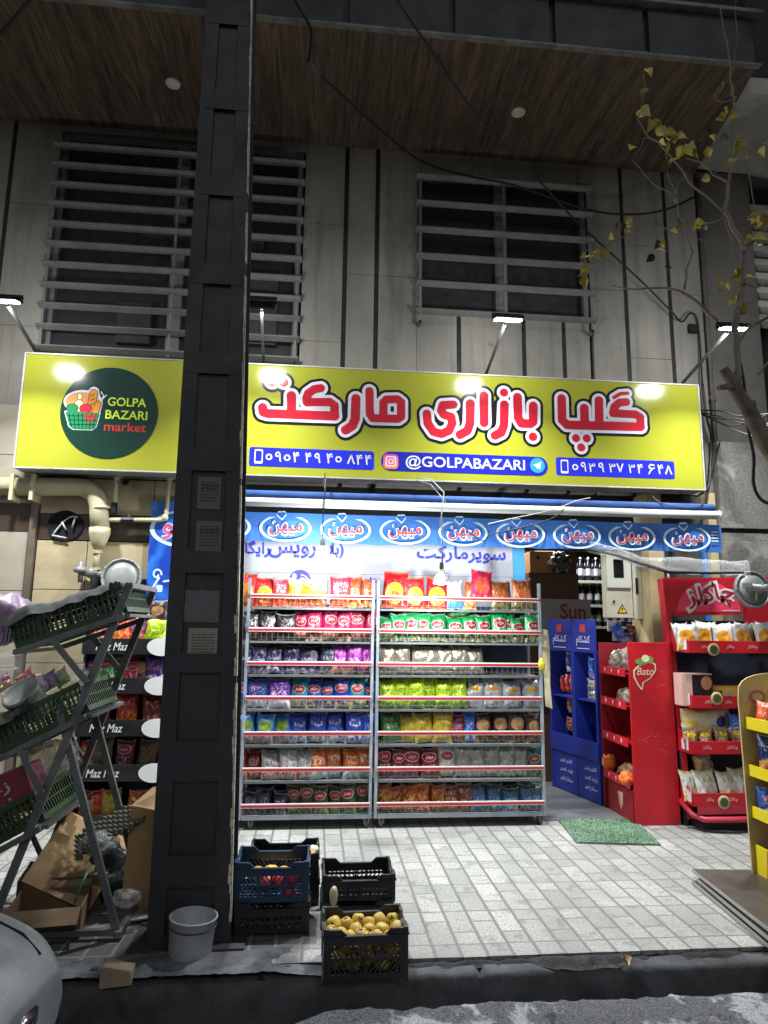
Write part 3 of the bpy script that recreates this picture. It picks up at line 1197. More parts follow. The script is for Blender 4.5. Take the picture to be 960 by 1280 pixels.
# ------------------------------------------------------------------ floodlights on arms above the sign
m_blk = mat('black_metal', '1a1a1b', .5, .4, var=.2, bump=.05)
m_armg = mat('arm_steel', '58595a', .5, .5, var=.2, bump=.05, dirt='2f2f2f')
m_led = emit('led_lens', (.92, .97, 1), 26)
names = ['white floodlight on an arm at the left end of the sign', 'floodlight on an arm beside the steel column, seen edge on',
         'floodlight on an arm in front of the right louvred window', 'floodlight of three bright lenses at the right end of the sign, behind the twigs']
FL = [(-2.42, 5.02, 3.955, -2.50), (-.50, 5.0, 4.02, -.545), (1.471, 5.0, 4.025, 1.504), (3.40, 5.0, 4.06, 3.41)]
for (x, y, z, bx_), lab in zip(FL, names):
    x, y, z = x * .99, y * .99, 1.6 + (z - 1.6) * .99
    t = thing('floodlight', lab, 'floodlight', (bx_, 5.9, 3.9), group='floodlights on arms above the sign')
    b = MB()
    b.bar((bx_, 5.99, 3.86), (x, y + .06, z + .02), .022, .022, bev=.003)
    b.box(bx_ - .05, bx_ + .05, 5.975, 5.999, 3.80, 3.93, .004)
    b.build('arm', m_armg, t)
    b = MB()
    M = Matrix.Translation((x, y, z + .012)) @ Matrix.Rotation(R(42 if x < 0 and x > -1 else 15), 4, 'X')
    b.box(-.112, .112, -.08, .08, 0, .022, .006, M)
    for i in range(8):
        b.box(-.10 + i * .028, -.094 + i * .028, -.07, .07, .022, .034, 0, M)
    for sx in (-1, 1):
        b.bar(M @ Vector((sx * .117, 0, .01)), M @ Vector((sx * .117, .06, .045)), .006, .03)
    b.bar(M @ Vector((-.117, .06, .045)), M @ Vector((.117, .06, .045)), .006, .03)
    b.build('housing', m_blk, t)
    b = MB()
    for k in (-1, 0, 1):
        b.box(k * .073 - .033, k * .073 + .033, -.036, .036, -.012, -.001, .004, M)
    b.build('lens', m_led, t)
    lamp('flood_light', 'AREA', (x, y, z - .03), 56, (.95, .98, 1), .19, .075, aim=(0, .02, -1), spread=R(120))
    lamp('flood_spill', 'AREA', (x, y + .08, z - .025), 10, (.95, .98, 1), .19, .07, aim=(0, 1, -.3))

# ------------------------------------------------------------------ awning
awn = thing('awning', 'rolled blue awning with a white front bar and oval emblems on its valance', 'awning', (1.3, 5.5, 2.3))
AY = 5.42
ax0, ax1 = -.9, W(903, 680, AY).x
zt, zb_ = W(600, 648, AY).z, W(600, 683, AY).z
m_awn = mat('awning_cloth', '3a74c8', .65, var=.12, scale=2.5, bump=.3, bscale=160, dirt='234f96', dirt_amt=.5)


def val_y(x, k=0.):
    return AY + .010 * math.sin(x * 5.3) + .006 * math.sin(x * 13 + 1) + k * .02


b = MB()
hz = lambda x: .004 * math.sin(x * 9) + .003 * math.sin(x * 23)
b.grid(lambda u, v: Vector((ax0 + (ax1 - ax0) * u, val_y(ax0 + (ax1 - ax0) * u, 1 - v), zb_ + hz(ax0 + (ax1 - ax0) * u) * (1 - v) + (zt - zb_) * v)), 160, 5)
b.grid(lambda u, v: Vector((ax0 + (ax1 - ax0) * u, .012 + val_y(ax0 + (ax1 - ax0) * u, 1 - v), zb_ + hz(ax0 + (ax1 - ax0) * u) * (1 - v) + (zt - zb_) * v)), 160, 5)
val = b.build('valance', m_awn, awn)
b = MB()
x1b = W(898, 638, AY - .03).x
b.tube([(ax0, AY - .015, W(600, 636, AY).z), (x1b, AY - .015, W(600, 636, AY).z)], .036, 20)
b.tube([(x1b, AY - .015, W(600, 636, AY).z), (x1b + .012, AY - .015, W(600, 636, AY).z)], .042, 20)
b.build('front_bar', mat('white_tube', 'c9ccca', .35, var=.06, bump=.03, dirt='8b8d8b', dirt_amt=.3), awn)
b = MB()
b.tube([(ax0, AY + .06, 2.628), (ax1 - .02, AY + .06, 2.628)], .034, 20)
b.build('roll', mat('roll_cloth', '1d4480', .8, var=.2, scale=5, bump=.2, dirt='10203c'), awn)
b = MB()
for x in (-.6, .55, 1.55, 2.6, 3.3):
    b.box(x - .02, x + .02, AY + .1, 5.98, 2.63, 2.67)
b.build('bracket', m_blk, awn)
m_emw = mat('emblem_white', 'c9dfe6', .6, var=.05, bump=0)
m_emr = mat('emblem_red', 'b5332f', .6, var=.05, bump=0)
m_emb = mat('emblem_blue', '2b62b8', .6, var=.05, bump=0)
ecx = [W(px, 656, AY).x for px in (357, 430, 503, 575, 646, 716, 788, 858)]
step = (ecx[-1] - ecx[0]) / 7
zc = (zt + zb_) / 2 + .0
for i in range(-1, 8):
    x = ecx[0] + i * step
    b = MB()
    onv = lambda off: (lambda p: Vector((p.x, val_y(p.x, .5) - .005 - off, p.z)))
    b.mi = 0
    ring = d_not(d_ell(x, zc - .006, .208, .112), d_ell(x, zc - .006, .186, .096))
    b.sdf(ring, x - .24, x + .24, zc - .14, zc + .14, .008, 0, onv(.002))
    hx, hz_ = x - .035, zc + .095
    heart = d_or(d_ell(hx - .013, hz_ + .008, .020, .020), d_ell(hx + .015, hz_ + .010, .020, .020), d_poly([(hx - .032, hz_ + .001), (hx + .034, hz_ + .003), (hx + .006, hz_ - .034)]))
    b.sdf(d_off(heart, .006), hx - .06, hx + .06, hz_ - .06, hz_ + .05, .004, 0, onv(.004))
    b.mi = 2
    b.sdf(d_off(heart, -.004), hx - .06, hx + .06, hz_ - .06, hz_ + .05, .004, 0, onv(.006))
    b.mi = 0
    b.text(fa('میهن'), x + .002, zc - .012, w=.285, h=.128, y=0, off=.045, M=onv(.006), res=3)
    b.mi = 1
    b.text(fa('میهن'), x + .002, zc - .012, w=.262, h=.108, y=0, off=.006, M=onv(.009), res=3)
    b.build('emblem', [m_emw, m_emr, m_emb], val)
b = MB()
xe, ze = W(893, 664, AY).x, zc + .01
for k in range(4):
    b.sdf(d_strokes([([(xe - .03, ze + .045 - k * .026), (xe + .03, ze + .045 - k * .026)], .005)]), xe - .05, xe + .05, ze - .08, ze + .08, .005, 0, lambda p: Vector((p.x, val_y(p.x, .5) - .006, p.z)))
b.build('small_print', m_emw, val)

# ------------------------------------------------------------------ hanging bulbs
m_cord = mat('cord', '2a2a2a', .6, bump=0)
m_lit = emit('lit_bulb', (.96, .98, 1), 14)
m_bulbw = mat('bulb_white', 'cfd0cf', .4, var=.05, bump=0)
p = W(403, 690, 5.12)
t = thing('hanging_bulb', 'lit white LED bulb hanging on a cord in front of the banner', 'light bulb', (p.x, p.y, p.z - .06))
b = MB()
b.tube([(p.x + .005, 5.62, 2.80), (p.x + .004, 5.2, 2.76), (p.x + .012, 5.13, 2.66), (p.x - .004, 5.12, 2.5), (p.x, 5.12, p.z + .09)], .0045, 6)
b.tube([(p.x + .02, 5.62, 2.81), (p.x - .006, 5.19, 2.70), (p.x + .01, 5.125, 2.6), (p.x + .004, 5.12, 2.45)], .003, 5)
b.build('cord', m_cord, t)
b = MB()
b.lathe([(.012, .10), (.018, .095), (.019, .045), (.022, .04)], Matrix.Translation(p), 16)
b.build('socket', mat('socket', '55585a', .5), t)
b = MB()
b.lathe([(.02, .045), (.05, .018), (.053, .0)], Matrix.Translation(p), 20)
b.build('bulb_body', m_bulbw, t)
b = MB()
b.lathe([(.052, -.001), (.053, -.03), (.048, -.045), (.03, -.054), (.0, -.056)], Matrix.Translation(p), 20)
b.build('diffuser', m_lit, t)
lamp('bulb_light', 'POINT', (p.x, p.y, p.z - .16), 44, (.95, .98, 1), .06)
p = W(552, 722, 5.12)
t = thing('hanging_bulb', 'bulb in a white clip hanging on twisted wire before the second rack', 'light bulb', (p.x, p.y, p.z - .07))
b = MB()
b.tube([(p.x - .12, 5.6, 2.84), (p.x - .06, 5.22, 2.74), (p.x + .02, 5.12, 2.62), (p.x + .0, 5.12, 2.45), (p.x + .012, 5.12, 2.25), (p.x, 5.12, p.z + .08)], .0045, 6)
b.tube([(p.x - .14, 5.6, 2.82), (p.x - .07, 5.21, 2.70), (p.x + .03, 5.12, 2.55), (p.x - .012, 5.12, 2.4), (p.x + .006, 5.12, 2.2), (p.x + .01, 5.12, p.z + .08)], .003, 5)
b.build('cord', mat('pale_cord', '9b9c9d', .6, bump=0), t)
b = MB()
b.lathe([(.01, .12), (.016, .11), (.017, .06), (.02, .055)], Matrix.Translation(p), 16)
b.build('socket', m_blk, t)
b = MB()
for k in range(14):
    a = k / 14 * 6.283
    b.bar(p + Vector((.02 * math.cos(a), .02 * math.sin(a), .058)), p + Vector((.062 * math.cos(a), .062 * math.sin(a), -.035)), .006, .02)
b.lathe([(.058, -.03), (.066, -.035), (.066, -.045), (.058, -.045)], Matrix.Translation(p), 20)
b.build('shade_fins', mat('fin_white', 'b7b9b6', .4, var=.05, bump=0), t)
b = MB()
b.lathe([(.02, .05), (.045, .0), (.05, -.03), (.03, -.052), (0, -.056)], Matrix.Translation(p), 18)
b.build('diffuser', emit('dim_bulb', (.97, .98, 1), 1.1), t)
lamp('bulb_light', 'POINT', (p.x, p.y, p.z - .16), 44, (.95, .98, 1), .06)

# ------------------------------------------------------------------ white banner behind the racks
BY = 6.05
ban = thing('banner', 'white banner with blue Persian lettering hung behind the crisp racks', 'banner', (.6, BY, 1.0))
b = MB()
bx0, bx1 = -.72, W(641, 700, BY).x
for z0, z1 in ((1.0, 2.03), (2.032, 2.36)):
    b.box(bx0, bx1, BY, BY + .02, z0, z1, .003)
b.build('cloth', mat('banner_white', 'a0a3ac', .5, var=.05, scale=2, bump=.04), ban)
b = MB()
b.box(bx1 + .002, W(656, 700, BY).x, BY - .002, BY + .02, 1.0, 2.36, .003)
b.build('blue_edge', mat('banner_cyan', '3f8fc0', .5, var=.08, bump=.03), ban)
m_bt = mat('banner_ink', '3438a8', .5, var=.06, bump=0)
b = MB()
a, c = W(434, 690, BY), W(520, 692, BY)
z = W(480, 691, BY).z
b.text(fa('(با') + '', W(422, 690, BY).x, z + .01, h=.135, y=BY - .004, off=.022)
b.text(fa('سرویس'), W(376, 692, BY).x, z - .005, h=.125, y=BY - .004, off=.022)
b.text(fa('رایگان)'), W(312, 688, BY).x, z + .01, h=.15, y=BY - .004, off=.022)
b.text(fa('سوپرمارکت'), (W(521, 692, BY).x + W(632, 692, BY).x) / 2, z - .005, w=W(632, 692, BY).x - W(521, 692, BY).x, h=.165, y=BY - .004, off=.022)
zz = W(440, 726, BY).z
b.text(fa('وسرویس'), W(446, 724, BY).x, zz - .03, w=.36, h=.14, y=BY - .004, off=.022)
x, z = W(375, 724, BY).x, W(375, 726, BY).z
b.sdf(d_ell(x, z, .098, .098), x - .12, x + .12, z - .12, z + .12, .007, BY - .004)
b.build('lettering', m_bt, ban)
b = MB()
for r in (.03, .055, .08):
    f = d_not(d_ell(x + .0, z - .03, r + .008, r + .008), d_ell(x, z - .03, r, r))
    b.sdf(lambda X, Z, f=f: np.maximum(np.maximum(f(X, Z), (x + .005) - X), np.maximum((z - .02) - Z, d_ell(x, z, .094, .094)(X, Z))), x - .1, x + .1, z - .1, z + .1, .005, BY - .007)
b.sdf(d_strokes([([(x - .05, z + .045), (x - .058, z - .01), (x - .03, z - .05)], .018)]), x - .09, x + .01, z - .09, z + .09, .005, BY - .007)
b.build('phone_symbol', mat('banner_paper', 'd8dce4', .5, var=.03, bump=0), ban)

# ================================================================== CRISP PACKETS
def packet_mat(key, base, low=None, food=('c98a2b', '7d4a17'), lowfrac=.34, oval=None, script=None, base2=None, shine=.32, sil=None, metal=.12):
    """printed foil: flat colour, a food picture low down, an oval emblem, a scribble of script"""
    t = NT('packet_' + key)
    uv = t.n('ShaderNodeUVMap').outputs[0]
    sp = t.n('ShaderNodeSeparateXYZ')
    t.put(sp.inputs[0], uv)
    u, v = sp.outputs[0], sp.outputs[1]
    oi = t.n('ShaderNodeObjectInfo').outputs['Random']
    seed = t.n('ShaderNodeCombineXYZ')
    t.put(seed.inputs[0], t.math('MULTIPLY', oi, 37.))
    t.put(seed.inputs[1], t.math('MULTIPLY', oi, 61.))
    add = t.n('ShaderNodeVectorMath', operation='ADD')
    t.put(add.inputs[0], uv)
    t.put(add.inputs[1], seed.outputs[0])
    suv = add.outputs[0]
    col = H(base)
    nz = t.noise(suv, 3.2, 4)
    c = t.mix(t.range(nz.outputs[0], .3, .7), tuple(x * .85 for x in col), tuple(min(1, x * 1.12) for x in col))
    if base2:
        band = t.math('GREATER_THAN', t.math('ADD', v, t.math('MULTIPLY', t.math('SUBTRACT', u, .5), .25)), .66)
        c = t.mix(band, c, H(base2))
    if low:
        edge = t.math('ADD', v, t.math('MULTIPLY', t.math('SUBTRACT', t.noise(suv, 4, 2).outputs[0], .5), .35))
        m = t.range(edge, lowfrac + .03, lowfrac - .03)
        vo = t.n('ShaderNodeTexVoronoi')
        t.put(vo.inputs['Vector'], suv)
        vo.inputs['Scale'].default_value = 8
        fc = t.mix(t.range(vo.outputs['Distance'], .1, .6), H(food[0]), H(food[1]))
        fmask = t.range(t.noise(suv, 5, 3).outputs[0], .42, .52)
        c = t.mix(m, c, t.mix(fmask, H(low), fc))
    pr = t.noise(t.map(suv, (17, 23, 1)), 1., 2, .5)      # small print and picture bits
    c = t.mix(t.math('MULTIPLY', t.range(pr.outputs[0], .62, .66), .55), c, tuple(min(1, .5 * x + .32) for x in col))
    pr2 = t.noise(t.map(suv, (6, 4, 1)), 1., 3, .6, .8)
    c = t.mix(t.math('MULTIPLY', t.range(pr2.outputs[0], .58, .62), .5), c, tuple(x * .35 for x in col))
    if script:
        n2 = t.noise(t.map(suv, (11, 8, 1)), 1., 2, .5, 1.6)
        sc0, sc1, hx = script
        inb = t.math('MULTIPLY', t.range(v, sc0 - .02, sc0 + .02), t.range(v, sc1 + .02, sc1 - .02))
        inb = t.math('MULTIPLY', inb, t.math('MULTIPLY', t.range(u, .12, .2), t.range(u, .88, .8)))
        c = t.mix(t.math('MULTIPLY', inb, t.range(n2.outputs[0], .53, .58)), c, H(hx))
    if oval:
        cv, ru, rv, hx, ring = oval
        d = t.math('SQRT', t.math('ADD', t.math('POWER', t.math('DIVIDE', t.math('ABSOLUTE', t.math('SUBTRACT', u, .5)), ru), 2.), t.math('POWER', t.math('DIVIDE', t.math('ABSOLUTE', t.math('SUBTRACT', v, cv)), rv), 2.)))
        if ring:
            c = t.mix(t.range(d, 1.13, 1.09), c, tuple(x * .7 for x in H(ring)))
        c = t.mix(t.range(d, 1.02, .97), c, H(hx))
    seal = t.math('MAXIMUM', t.math('GREATER_THAN', v, .945), t.math('LESS_THAN', v, .05))
    c = t.mix(t.math('MULTIPLY', seal, .35), c, H(sil or 'd8d8d8'))
    t.set(Base_Color=c, Roughness=shine, Metallic=metal, Specular_IOR_Level=.6)
    wv = t.n('ShaderNodeTexWave', wave_type='BANDS', bands_direction='Y')
    t.put(wv.inputs['Vector'], uv)
    wv.inputs['Scale'].default_value = 40
    wr = t.noise(t.map(suv, (9, 5, 1)), 1., 3, .6, .8)
    t.bump(t.math('ADD', t.math('MULTIPLY', wr.outputs[0], 1.1), t.math('MULTIPLY', t.math('MULTIPLY', wv.outputs[0], seal), .3)), .45, .012)
    return t.m


RO = ('b81d24', 'e9e2d8')
KINDS = {
    # key: (material kwargs, emblem text, v of text, colour, size, description)
    'redcircle': (dict(base='c9141f', low='c9141f', food=('e88a1c', 'c9141f'), lowfrac=.1, oval=(.40, .34, .27, 'e8861e', 'f2c33a'), sil='e0b050'), ('پفک', .40, 'b01018', .42), 'red puffed snack bag with an orange disc'),
    'redpink': (dict(base='c22a3f', low='e05a2a', food=('f0b04a', 'd23a22'), lowfrac=.4, script=(.5, .8, 'f0e4e0')), None, 'pinkish red snack bag with white script'),
    'yellowbag': (dict(base='dba21e', low='c93a1c', food=('f2c33a', 'a8251c'), lowfrac=.35, script=(.55, .85, 'b8401c'), base2='e9d9a8'), None, 'yellow noodle bag with orange print'),
    'orangestick': (dict(base='d9531f', low='f0b23a', food=('f4d27a', 'c9401c'), lowfrac=.3, script=(.4, .62, 'f2d9b0')), None, 'orange stick shaped snack bag'),
    'blackwhite': (dict(base='2a1f24', low='5a2a22', food=('a8633a', '2a1f24'), lowfrac=.22, script=(.4, .75, 'd9d4d4')), None, 'black snack bag with white script'),
    'magenta': (dict(base='b3164f', low='c9a36a', food=('d9b070', '8a1840'), lowfrac=.28, oval=(.62, .34, .13, 'a8152a', 'eadfe0')), ('مزمز', .62, 'f0e9e6', .42), 'magenta crisp packet, red oval emblem'),
    'purplescript': (dict(base='2b1747', low='d8d4da', food=('c9c2cf', '3a1f66'), lowfrac=.16, base2='1d1430'), ('چیپلت', .48, 'c3d6f0', .7), 'dark purple packet with pale blue script'),
    'slate': (dict(base='232a3f', low='8f8a7a', food=('b0a890', '232a3f'), lowfrac=.18, script=(.35, .6, 'aab4c4')), None, 'slate blue packet with faint print'),
    'violet': (dict(base='8f2290', low='c98a3a', food=('d9a24a', '6d1a70'), lowfrac=.25, base2='b04aa8', script=(.34, .56, 'e8d9ea')), None, 'violet magenta packet with a golden picture'),
    'bluewhite': (dict(base='1d4fa0', low='d9dbe0', food=('c8c4b0', 'e8e8ea'), lowfrac=.3, script=(.45, .75, 'e89a8a')), None, 'blue and white puffed snack bag'),
    'purplewhite': (dict(base='55288f', low='d9d5e0', food=('c8c0d8', 'ededf0'), lowfrac=.3, script=(.45, .75, 'e0b0c0')), None, 'purple and white puffed snack bag'),
    'teal': (dict(base='168a9c', low='c9b268', food=('d9c070', '16707c'), lowfrac=.26, oval=(.60, .32, .13, 'a8202a', 'e8e2da')), ('مزمز', .60, 'f0e9e6', .40), 'teal crisp packet, red oval emblem'),
    'blueoval': (dict(base='1c3a9c', low='d8c460', food=('e0cc70', '1c3a9c'), lowfrac=.24, oval=(.66, .34, .13, 'a01c2e', 'e2dce0')), ('مزمز', .66, 'f0e9e6', .42), 'royal blue crisp packet, red oval emblem'),
    'skygreen': (dict(base='2a6fc0', low='c98a3a', food=('d9a860', '2255a0'), lowfrac=.3, oval=(.62, .36, .17, '6f8a3a', 'a8c060')), None, 'light blue packet with an olive green emblem'),
    'bluelina': (dict(base='1f3fa0', low='d8cdb0', food=('e8e0c8', '2a58b0'), lowfrac=.36), ('لینا', .62, 'e6dde4', .62), 'blue packet with white and red lettering'),
    'darkred': (dict(base='7d1622', low='c9a070', food=('d9b27a', '7d1622'), lowfrac=.3, script=(.5, .75, 'e0c8a8')), None, 'dark red snack packet'),
    'greyred': (dict(base='c6c4c4', low='a81c2c', food=('a81c2c', 'c9bcb8'), lowfrac=.42, base2='77777c', script=(.46, .64, '70222a')), None, 'grey topped packet with a red lower half'),
    'orange': (dict(base='c4601c', low='7fb0c4', food=('e2b23a', 'a8c4cc'), lowfrac=.34, script=(.5, .76, 'efe4d4')), None, 'orange packet with white script and a pale blue picture'),
    'plum': (dict(base='2d1838', low='8f8578', food=('b0a48c', '2d1838'), lowfrac=.2, script=(.4, .68, 'b8b0c0')), None, 'small plum coloured packet with pale script'),
    'olive': (dict(base='39452f', low='7f9a4a', food=('b8b060', '39452f'), lowfrac=.3, oval=(.68, .34, .14, '9c1a22', 'd9d2c4')), ('مزمز', .68, 'f0e9e6', .42), 'dark olive crisp packet, red oval emblem'),
    'green': (dict(base='14914a', low='d8cf9a', food=('d9c46a', '0f6a38'), lowfrac=.3, oval=(.60, .35, .14, '9c1a26', 'e9e4da'), script=(.36, .46, 'e9f0e4')), ('مزمز', .60, 'f0e9e6', .42), 'bright green crisp packet, red oval emblem'),
    'bluestripe': (dict(base='cfd6e0', low='3f9fd0', food=('58b0e0', '3f9fd0'), lowfrac=.36, base2='dfe3ea'), None, 'white packet with blue stripes'),
    'pinkred': (dict(base='d01a45', low='d01a45', food=('f0a030', 'd0302a'), lowfrac=.12, oval=(.46, .33, .26, 'd8482a', 'e85a6a')), None, 'pinkish red packet tipped above its row'),
    'brown': (dict(base='a0501f', low='8f8a48', food=('b8b070', '6a4a1c'), lowfrac=.42, script=(.6, .82, '4a2210')), None, 'brown packet with a speckled seed picture'),
    'beige': (dict(base='a49d8a', low='a49d8a', food=('b8b29f', '8d8674'), lowfrac=.3, shine=.24, metal=.5, script=(.3, .66, '857e6c')), None, 'beige silver packet turned back to front'),
    'lime': (dict(base='a3bf14', low='4f9a2c', food=('e0d23a', '3a7a24'), lowfrac=.24, script=(.42, .68, '4a5a2a'), sil='d0d890'), None, 'lime yellow packet with green lettering'),
    'silver': (dict(base='b2b6bc', low='b2b6bc', food=('cfd2d6', '9fa3a8'), lowfrac=.25, shine=.22, metal=.55, oval=(.66, .32, .09, 'c99a3a', None)), None, 'shiny silver packet with an ochre label'),
    'darkgreen': (dict(base='2d5a2a', low='4a6a2a', food=('5d7a3a', '2d5a2a'), lowfrac=.2, script=(.48, .6, 'b8c8a8')), None, 'dark green packet with small pale lettering'),
    'gold': (dict(base='b49a2c', low='b49a2c', food=('c9b050', '94801f'), lowfrac=.25, shine=.28, script=(.5, .64, '6a5a18')), None, 'golden yellow packet'),
    'maroonrose': (dict(base='7a2748', low='8a7a3a', food=('a89048', '7a2748'), lowfrac=.2, script=(.2, .66, 'c99aa8')), None, 'rose maroon packet with tall pale print'),
    'bluefold': (dict(base='1f5fd0', low='d9dde8', food=('e4e6ea', '1f5fd0'), lowfrac=.3, script=(.4, .7, 'c9d6ea')), None, 'crumpled bright blue packet standing sideways'),
    'darkbrown': (dict(base='33201c', low='6d3a2c', food=('c9a06a', '33201c'), lowfrac=.2, oval=(.58, .36, .2, 'b08a5c', '7a2a2a')), None, 'dark brown packet with a biscuit picture'),
    'maroon': (dict(base='6f1527', low='6f1527', food=('b8a070', '6f1527'), lowfrac=.12, oval=(.70, .36, .15, '9f1a28', 'e0d6d2'), script=(.2, .46, 'd8b8b8')), ('مزمز', .70, 'f0e9e6', .42), 'maroon crisp packet, red oval emblem'),
    'white': (dict(base='c9ccc8', low='c9c49a', food=('d0c060', 'd9d6c8'), lowfrac=.25, oval=(.70, .34, .14, 'a81a24', 'e9e6e0'), script=(.36, .5, '3a6aa0')), ('مزمز', .70, 'f0e9e6', .42), 'white crisp packet, red oval emblem'),
    'greysilver': (dict(base='9fa29d', low='aaa99a', food=('bdbcae', '8d8f88'), lowfrac=.25, shine=.22, metal=.55, script=(.48, .66, '6e6a5c')), None, 'grey silver packet with faint lettering'),
    'tealdark': (dict(base='135a5c', low='9a9448', food=('b8a850', '135a5c'), lowfrac=.22, oval=(.62, .34, .14, '8f1a24', 'c9c2ba')), ('مزمز', .62, 'e0dad6', .42), 'dark teal packet with a red oval emblem'),
    'nuts': (dict(base='a8441c', low='c9812c', food=('e0a040', '6a2412'), lowfrac=.75, script=(.12, .26, 'd8a8a0'), oval=None), None, 'orange brown packet covered in a peanut picture'),
    'brownred': (dict(base='6e2a20', low='a8694a', food=('d8b890', '6e2a20'), lowfrac=.6, script=(.66, .82, 'c9a890')), None, 'brown red nut packet'),
    'bluedull': (dict(base='2a5f95', low='8fb0c4', food=('c9b880', '2a5080'), lowfrac=.3, base2='3d4a58', script=(.36, .56, 'a8c4d8')), None, 'dull blue packet with a smoky clear top'),
    'whitered': (dict(base='d2cfc9', low='d8a63a', food=('d9901f', 'e0c060'), lowfrac=.22, oval=(.50, .34, .26, 'd9901f', 'e8cf7a'), script=(.24, .42, '4a3a4a'), shine=.3), None, 'white foil packet with a fan of orange sticks'),
    'cream': (dict(base='c9c2a8', low='d2b44a', food=('d8b850', 'c4bd9f'), lowfrac=.4, oval=(.75, .2, .12, '2c3a7a', None)), None, 'cream crisp packet with a navy roundel'),
    'cookie': (dict(base='a8805c', low='8f5a36', food=('c99a6a', '6d3a22'), lowfrac=.55, oval=(.78, .3, .14, 'd9c030', '2a1a12'), script=(.4, .6, 'e8d9c8')), None, 'tan biscuit packet with a yellow and black crest'),
    'chipwhite': (dict(base='d4d2cc', low='d0a048', food=('d9983a', 'e6d9b8'), lowfrac=.34, base2='c0c4a8', sil='8a2a3a', script=(.6, .8, '7a8a4a')), None, 'white packet with a golden chip picture'),
    'multi': (dict(base='7d2a5c', low='c9a02c', food=('d8c23a', 'b8306a'), lowfrac=.45, script=(.5, .8, 'd9c8d4')), None, 'magenta and yellow snack packet'),
    'redflame': (dict(base='b81a1c', low='d86a1c', food=('f0c23a', 'c9301a'), lowfrac=.5, script=(.62, .82, 'e0b0a0')), None, 'red packet with a yellow flame picture'),
    'brownfoil': (dict(base='6f5a3a', low='8a7450', food=('a08a60', '5a4628'), lowfrac=.4, shine=.25), None, 'dull gold foil packet'),
    'navybag': (dict(base='15235c', low='c9903c', food=('d8a64a', 'c07a2a'), lowfrac=.4, script=(.6, .74, 'c9ccd8')), None, 'navy blue snack bag with a golden picture'),
}
_pk = {}


def packet(kind, w, h, d=.055, var=0):
    """one pillow bag: puffed middle, flat crimped ends, creases running out of the seals; lettering lies on its skin"""
    key = (kind, round(w, 2), round(h, 2), var)
    if key in _pk:
        return _pk[key]
    kw, txt, desc = KINDS[kind]
    mk = 'packet_' + kind
    if mk not in MT:
        MT[mk] = packet_mat(kind, **kw)
    b = MB()
    s0 = hash_(kind) * .37 + var * 5.1

    def half(u, v):
        """(x, z, puff) of the skin"""
        uu, vv = u * 2 - 1, v * 2 - 1
        prof = (1 - min(1, abs(vv) / .93) ** 3.2) ** .62 if abs(vv) < .93 else 0
        cross = (1 - abs(uu) ** 2.6) ** .6 if abs(uu) < 1 else 0
        waist = 1 - .055 * prof
        x = uu * w / 2 * waist + .006 * mnoise.noise(Vector((vv * 2, s0, uu)))
        z = h * v + (.010 * mnoise.noise(Vector((uu * 2.2, s0 + 4, 0))) if abs(vv) > .8 else 0)
        z += .016 * abs(uu) ** 3 * (1 if vv > 0 else -.3)
        cre = 1.6 * math.sin(uu * 13 + s0 + 4 * mnoise.noise(Vector((uu * 2, vv, s0)))) * .0035 * max(0, abs(vv) - .35) / .6 * (1 if abs(vv) < .93 else .8)
        cre += .012 * mnoise.noise(Vector((uu * 2.1 + s0, vv * 2.3, s0)))*cross
        cre += .007 * mnoise.noise(Vector((uu * 5 + s0, vv * 6, s0))) * cross
        return x, z, d / 2 * prof * cross + cre * .9
    tilt = .02 * mnoise.noise(Vector((s0, 3, 1)))

    def front(u, v):
        x, z, p = half(u, v)
        return Vector((x, -p + tilt * v, z))

    def back(u, v):
        x, z, p = half(1 - u, v)
        return Vector((x, max(.001, p) * .8 + .002 + tilt * v, z))
    b.grid(front, 14, 18, uv=True)
    b.grid(back, 8, 12, uv=True)
    mats = [MT[mk]]
    if txt:
        body, cv, hx, frac = txt
        b.mi = 1

        def on(p):
            u = min(1, max(0, p.x / w + .5))
            v = min(1, max(0, p.z / h))
            q = front(u, v)
            return Vector((q.x, q.y - .0022, q.z))
        b.text(fa(body), 0, cv * h, w=frac * w, h=min(.17 * h, frac * w * .42), y=0, off=.035, M=on, res=2)
        mats.append(mm('ink_' + hx, tuple(c * .62 for c in H(hx)), .45, bump=0, var=.03))
    o = b.build('snack_packet', mats)
    b_ = o.data
    o.location = (0, 0, 0)
    bpy.data.objects.remove(o)
    # build() centred the mesh on its own foot: that is where the copies stand
    _pk[key] = b_
    return b_


def hash_(s):
    return sum((i + 3) * ord(c) for i, c in enumerate(s)) % 97


PCOUNT = [0]


def place_packet(kind, x, y, z, w, h, label, group, d=.055, rx=0., ry=0., rz=0., name='snack_packet', cat='snack packet', var=None):
    v = random.randrange(4) if var is None else var
    me = packet(kind, w, h, d, v)
    o = bpy.data.objects.new(name, me)
    COL.objects.link(o)
    o.location = (x, y, z)
    o.rotation_euler = (rx + R(random.uniform(-5, 3)), ry + R(random.uniform(-4.5, 4.5)), rz + R(random.uniform(-14, 14)))
    s_ = random.uniform(.9, 1.07)
    o.scale = (1, 1, s_)
    tag(o, label, cat, group)
    PCOUNT[0] += 1
    return o


